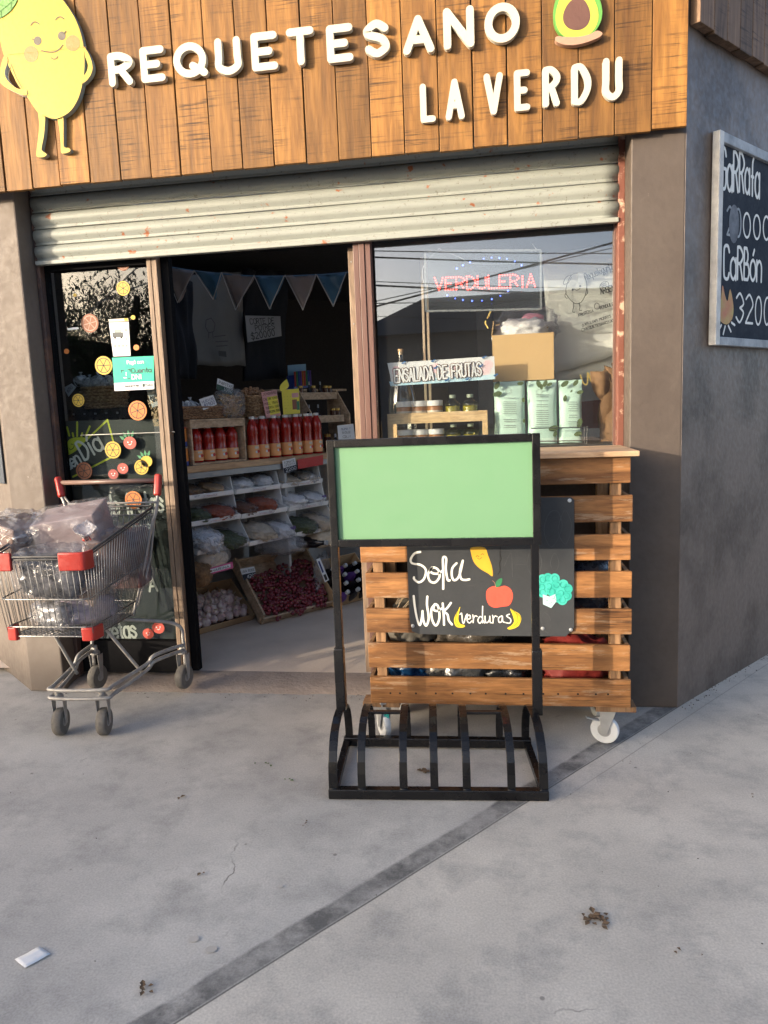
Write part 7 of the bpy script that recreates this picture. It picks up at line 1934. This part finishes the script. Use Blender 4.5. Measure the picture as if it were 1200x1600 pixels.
def blob(name, label, px, py, r, m, face=True, leaf=None):
    t = sticker(name, label, px=(px, py)); c = GP_.at(px, py); R_ = (GP_.at(px + r, py) - c).length
    g = MB(); g.disc(c, ON, R_, .0008, 18, R_ * .92); obj('fruit', g, m, t)
    if face:
        g = MB(); q = c + ON * .0012
        g.disc(q + V((-R_ * .3, 0, R_ * .1)), ON, R_ * .1, 0, 8); g.disc(q + V((R_ * .3, 0, R_ * .15)), ON, R_ * .1, 0, 8)
        g.stroke([q + V((-R_ * .2, 0, -R_ * .2)), q + V((0, 0, -R_ * .3)), q + V((R_ * .25, 0, -R_ * .12))], R_ * .08, ON); obj('face', g, PAPER, t)
    if leaf:
        for k in range(4):
            g = MB(); a = 1.2 + k * .45; d = V((math.cos(a), 0, math.sin(a))); sd = V((-d.z, 0, d.x)); q = c + d * R_ * .8 + ON * .0005
            g.poly([q, q + d * R_ * .5 + sd * R_ * .25, q + d * R_ * 1.1, q + d * R_ * .5 - sd * R_ * .25], ON); obj('leaf', g, MIDG, t)
    return t
blob('strawberry_sticker', 'red strawberry sticker with green leaves on the left glass', 203, 692, 10, REDS, leaf=True)
blob('cherry_sticker', 'pinkish red cherry sticker below the strawberry', 192, 732, 8.5, REDS)
blob('cherry_sticker', 'dim red cherry sticker just above the trolley handle', 177, 741, 8, mat('dim_red_sticker', (.30, .05, .04), .5))
blob('lemon_sticker', 'plain yellow lemon sticker with green leaf behind the double slice', 229, 721, 9, LEMS, face=False, leaf=True)
blob('tomato_sticker', 'left smiling red tomato sticker low on the offers board', 231.5, 990, 8.5, REDS)
blob('tomato_sticker', 'right smiling red tomato sticker low on the offers board', 247.5, 981, 9.5, REDS)
blob('berry_sticker', 'small orange berry cluster sticker right of the white flyer', 213, 543, 4.5, ORANGE, face=False)
blob('dot_sticker', 'tiny yellow flower sticker above the white flyer', 208, 496, 3.5, LEMS, face=False)
blob('dot_sticker', 'tiny yellow sticker at the left of the reflected sky', 117, 461, 2.5, LEMS, face=False)
blob('wedge_sticker', 'tiny orange wedge sticker near the left frame', 104, 549, 4, ORANGE, face=False)
card('flyer', 'white paper flyer with a small car picture taped on the left glass', GP_, ((170, 504), (201, 503), (204, 556), (177, 557)), PAPER, [('INFO', .45, .75, .2, .04, INK)], 'flyer',
     parts=[('picture_body', (.12, .30, .68, .44), mat('grey_print_dark', (.10, .11, .11), .6)), ('picture_top', (.24, .22, .58, .30), GREYTX), ('picture_wheel', (.18, .42, .28, .48), INK), ('picture_wheel', (.52, .42, .62, .48), INK), ('icon', (.12, .66, .24, .73), GREYTX), ('icon', (.34, .66, .46, .73), GREYTX), ('icon', (.56, .66, .68, .73), GREYTX), ('icon', (.76, .66, .88, .73), GREYTX), ('side_mark', (.78, .2, .9, .28), GREYTX), ('side_mark', (.8, .46, .88, .54), GREYTX)])
card('tape_strip', 'strip of clear tape and yellow dot at the top of the flyer', GP_, ((169, 499), (200, 497), (201, 502), (170, 503)), mat('tape_cream', (.55, .53, .42), .4), [], 'tape', parts=[('yellow_dot', (.8, .0, .98, .9), LEMS)])
pq = ((175, 559), (240, 556), (241, 608), (179, 611))
card('payment_poster', 'green poster reading pagá con cuenta DNI on the left glass', GP_, pq, TEALG,
     [('Pagá con', .36, .76, .21, .1, PAPER), ('Cuenta', .46, .94, .48, .13, TEALD), ('DNI', .46, .70, .67, .13, PAPER), ('Descarga la app', .27, .62, .89, .05, INK), ('Provincia', .79, .97, .89, .05, TEALD)], 'poster',
     parts=[('white_band', (.0, .76, 1, 1), PAPER), ('logo_corner', (.2, .38, .27, .41), TEALD), ('logo_corner', (.2, .38, .22, .46), TEALD), ('logo_corner', (.36, .36, .43, .39), TEALD), ('logo_corner', (.41, .36, .43, .45), TEALD), ('logo_corner', (.36, .63, .42, .66), TEALD), ('logo_mouth', (.25, .60, .33, .63), PAPER), ('logo_nose', (.31, .45, .33, .56), PAPER), ('mark', (.71, .82, .77, .92), TEALD)])
card('price_card', 'silver grey price card tilted behind the glass beside the poster', YP(YF + .10), ((229, 610), (249, 602), (251, 632), (238, 637)), mat('silver_card', (.42, .47, .50), .4), [('$800', .12, .9, .75, .32, INK)])
card('price_card', 'small tilted grey price card at the left of the white bag basket', YP(YF + .12), ((99, 606), (112, 599), (119, 605), (107, 620)), mat('grey_card', (.40, .42, .44), .6), [('650', .2, .8, .7, .3, INK)])
card('small_label', 'thin white label strip floating on the dark left glass', GP_, ((105, 513), (122, 511), (123, 514), (106, 516)), PAPER, [], 'label')
# goods behind the left glass
YL = YF + .22
g_ = YP(YL)
zl0 = g_.at(150, 640).z
cb_ = basket('light basket of white bagged goods behind the left glass', -5, -4.9, 0, .1, 0, .01) if False else None
t = thing('bread_basket', 'flat woven basket of white bagged goods behind the left glass', 'basket', g_.at(140, 640))
xa, xb = g_.at(122, 620).x, g_.at(180, 620).x; zt_, zb_ = g_.at(150, 606).z, g_.at(150, 636).z
g = MB()
for k in range(7):
    z = zb_ + (zt_ - zb_) * k / 6; pts = []
    for q in range(28):
        an = 2 * math.pi * q / 28; ca, sa = math.cos(an), math.sin(an); kk = (abs(ca) ** 5 + abs(sa) ** 5) ** (-.2)
        gr = .88 + .12 * k / 6; w_ = .003 * math.cos(q * math.pi + k * math.pi)
        pts.append(V(((xa + xb) / 2 + ((xb - xa) / 2 * gr + w_) * ca * kk, YL + .10 + (.10 * gr + w_) * sa * kk, z)))
    g.tube(pts, (zt_ - zb_) / 11, 5, closed=True)
obj('weave', g, WICKL, t, smooth=True)
for k, px in enumerate((128, 142, 155, 168, 178)):
    egg_bag('white tied bag behind the left glass, %s from the frame' % ORD[k], g_.off(-.08).at(px, 606 + (k % 2) * 4), .042, 90 + k)
t = thing('black_crate', 'black plastic crate under the basket behind the left glass', 'crate', g_.at(140, 660))
g = MB(); x0, x1 = g_.at(104, 650).x, g_.at(190, 650).x; z0_, z1_ = g_.at(140, 672).z, g_.at(140, 638).z
g.box(((x0 + x1) / 2, YL + .14, (z0_ + z1_) / 2), (x1 - x0, .24, z1_ - z0_ - .004)); obj('body', g, BLACKM, t)
g = MB()
for i in range(5):
    for j in range(2): g.box((x0 + (x1 - x0) * (i + .5) / 5, YL + .0185, z0_ + (z1_ - z0_) * (.25 + .5 * j)), (.012, .002, .01))
obj('slot', g, mat('pale_slot', (.22, .23, .24), .6), t)
t = thing('counter_side_panel', 'dark panel closing the lower part behind the left glass', 'panel', g_.at(180, 900))
g = MB(); g.box((-2.09, YF + .17, .66), (.60, .01, 1.16)); obj('panel', g, INNER, t)

# ================================================================== ACROSS THE STREET (seen mirrored in the glass, bar one unseen shade block)
YG = YF + .003
def mir(px, py, Yv):
    p = W(px, py, Yv); p.y = 2 * YG - p.y; return p
YV = 19.7
h = thing('street_house', 'dark low house with hipped roof mirrored in the right shop window', 'house', mir(700, 640, YV))
e0, e1_, e2_ = mir(560, 522, YV), mir(655, 456, YV), mir(1100, 440, YV)
HW = mat('dim_house_plaster', (.10, .09, .085), .8); HR_ = mat('dark_roof_sheet', (.05, .05, .055), .6)
ze = e0.z; zr = e1_.z
g = MB(); yy = e0.y; x0, x1 = e0.x + .2, e2_.x + 3
g.prism([(x0, yy, 0), (x1, yy, 0), (x1, yy - 9, 0), (x0, yy - 9, 0)], (0, 0, ze)); obj('wall', g, HW, h)
g = MB(); rid = e1_.x
g.add([(x0 - .5, yy + .4, ze - .1), (x1 + .5, yy + .4, ze - .1), (x1 + .5, yy - 9.4, ze - .1), (x0 - .5, yy - 9.4, ze - .1), (rid, yy - 1.2, zr), (x1 - 2, yy - 1.2, zr), (x1 - 2, yy - 6, zr + .3), (rid, yy - 6, zr + .3)], [(0, 1, 5, 4), (1, 2, 6, 5), (2, 3, 7, 6), (3, 0, 4, 7), (4, 5, 6, 7), (0, 3, 2, 1)]); obj('roof', g, HR_, h)
for k in range(3):
    g = MB(); g.box((x0 + 1.6 + k * 2.4, yy + .02, 1.5), (1.1, .06, 1.1)); obj('window', g, DKBOT, h)
hb2 = thing('shading_block', 'unseen flat roofed building added across the street to shade the pavement', 'building', (-26, -14, 0))
HB = 4.15  # block added out of view, height set so it shades the pavement
g = MB(); g.box((-29, -16, HB / 2), (31, 8, HB)); obj('wall', g, HW, hb2)
g = MB(); g.box((-29, -16, HB + .03), (31.3, 8.3, .05)); obj('roof', g, HR_, hb2)
def tree(label, c, crown_r, hh, seed, n=4200):
    rr = random.Random(seed); t = thing('street_tree', label, 'tree', c); c = V(c)
    g = MB(); g.tube(smooth_pts([c, c + V((.1, 0, hh * .3)), c + V((-.05, .1, hh * .6)), c + V((.1, 0, hh * .9))]), [.17 - .007 * i for i in range(16)], 8)
    cl = []
    for k in range(14):
        a = rr.uniform(0, 6.28); e = rr.uniform(-.3, 1); r = crown_r * rr.uniform(.45, .95)
        q = c + V((math.cos(a) * r * math.cos(e), math.sin(a) * r * math.cos(e) * .8, hh * .62 + r * math.sin(e) * .9)); cl.append((q, crown_r * rr.uniform(.28, .5)))
        b = c + V((0, 0, hh * rr.uniform(.4, .7))); g.tube(smooth_pts([b, lerp(b, q, .5) + V((0, 0, .15)), q]), [.05 - .0035 * i for i in range(11)], 5)
    obj('trunk', g, mat('tree_bark', (.09, .065, .045), .9), t, smooth=True)
    g = MB()
    for k in range(n):
        q, r = cl[rr.randrange(len(cl))]; d = V((rr.gauss(0, 1), rr.gauss(0, 1), rr.gauss(0, 1))).normalized() * r * rr.uniform(.35, 1.05)
        p = q + d; a = V((rr.gauss(0, 1), rr.gauss(0, 1), rr.gauss(0, 1))).normalized(); b = a.cross(V((0, 0, 1))).normalized(); s = rr.uniform(.04, .075)
        g.tone = rr.random(); g.add([p - a * s, p + b * s * .35, p + a * s, p - b * s * .35], [(0, 1, 2, 3)])
    obj('crown', g, mat('tree_leaves', (.045, .075, .022), .6, (.02, .04, .012), 3, .8, 0, tone=.6), t, recalc=False)
q = mir(196, 545, 14.5); tree('leafy street tree mirrored in the left window', (q.x + .25, q.y, 0), 2.15, 4.4, 5, 30000)
q = mir(255, 600, 17); tree('bushy street tree behind the first, mirrored beside the door', (q.x + .6, q.y, 0), 1.9, 3.6, 9, 9000)
pole = thing('utility_pole', 'grey concrete utility pole across the street carrying the wires', 'pole', (9.5, -6.5, 0))
g = MB(); g.tube([(9.5, -6.5, 0), (9.5, -6.5, 7.5)], [.15, .1], 10); obj('shaft', g, HW, pole); g = MB(); g.box((9.5, -6.5, 6.6), (.1, 1.6, .1)); obj('cross_arm', g, HW, pole)
WIR = mat('black_cable', (.01, .01, .01), .6)
for k, (y0, y1, r, lb) in enumerate(((392, 396, .010, 'thin upper'), (402, 413, .016, 'upper'), (446, 462, .018, 'thick middle'), (440, 452, .008, 'thin middle'), (478, 378, .018, 'rising diagonal'), (470, 386, .009, 'thin rising diagonal'), (474, 466, .009, 'thin lower'), (494, 503, .006, 'faint lowest'))):
    a, b = mir(590, y0, 14.2 + .05 * k), mir(962, y1, 14.2 + .05 * k)
    d = b - a; pts = [a - d * .6, a - d * .3 - V((0, 0, .005)), a, lerp(a, b, .5) - V((0, 0, .012)), b, b + d * 1.3 + V((0, 0, .03))]
    g = MB(); g.tube(smooth_pts(pts), r, 5); tag(obj('power_line', g, WIR), '%s black power line mirrored in the right shop window' % lb, 'cable', 'power lines over the street')
for k, (p0, p1) in enumerate((((145, 484), (232, 402)), ((170, 466), (235, 440)))):
    a, b = mir(*p0, 11), mir(*p1, 11); d = b - a; g = MB(); g.tube([a - d * .3, b + d * 2], .012, 5); tag(obj('power_line', g, mat('pale_cable', (.45, .43, .38), .5)), ('steeper' if k == 0 else 'flatter') + ' pale cable mirrored over the tree in the left window', 'cable', 'power lines over the street')
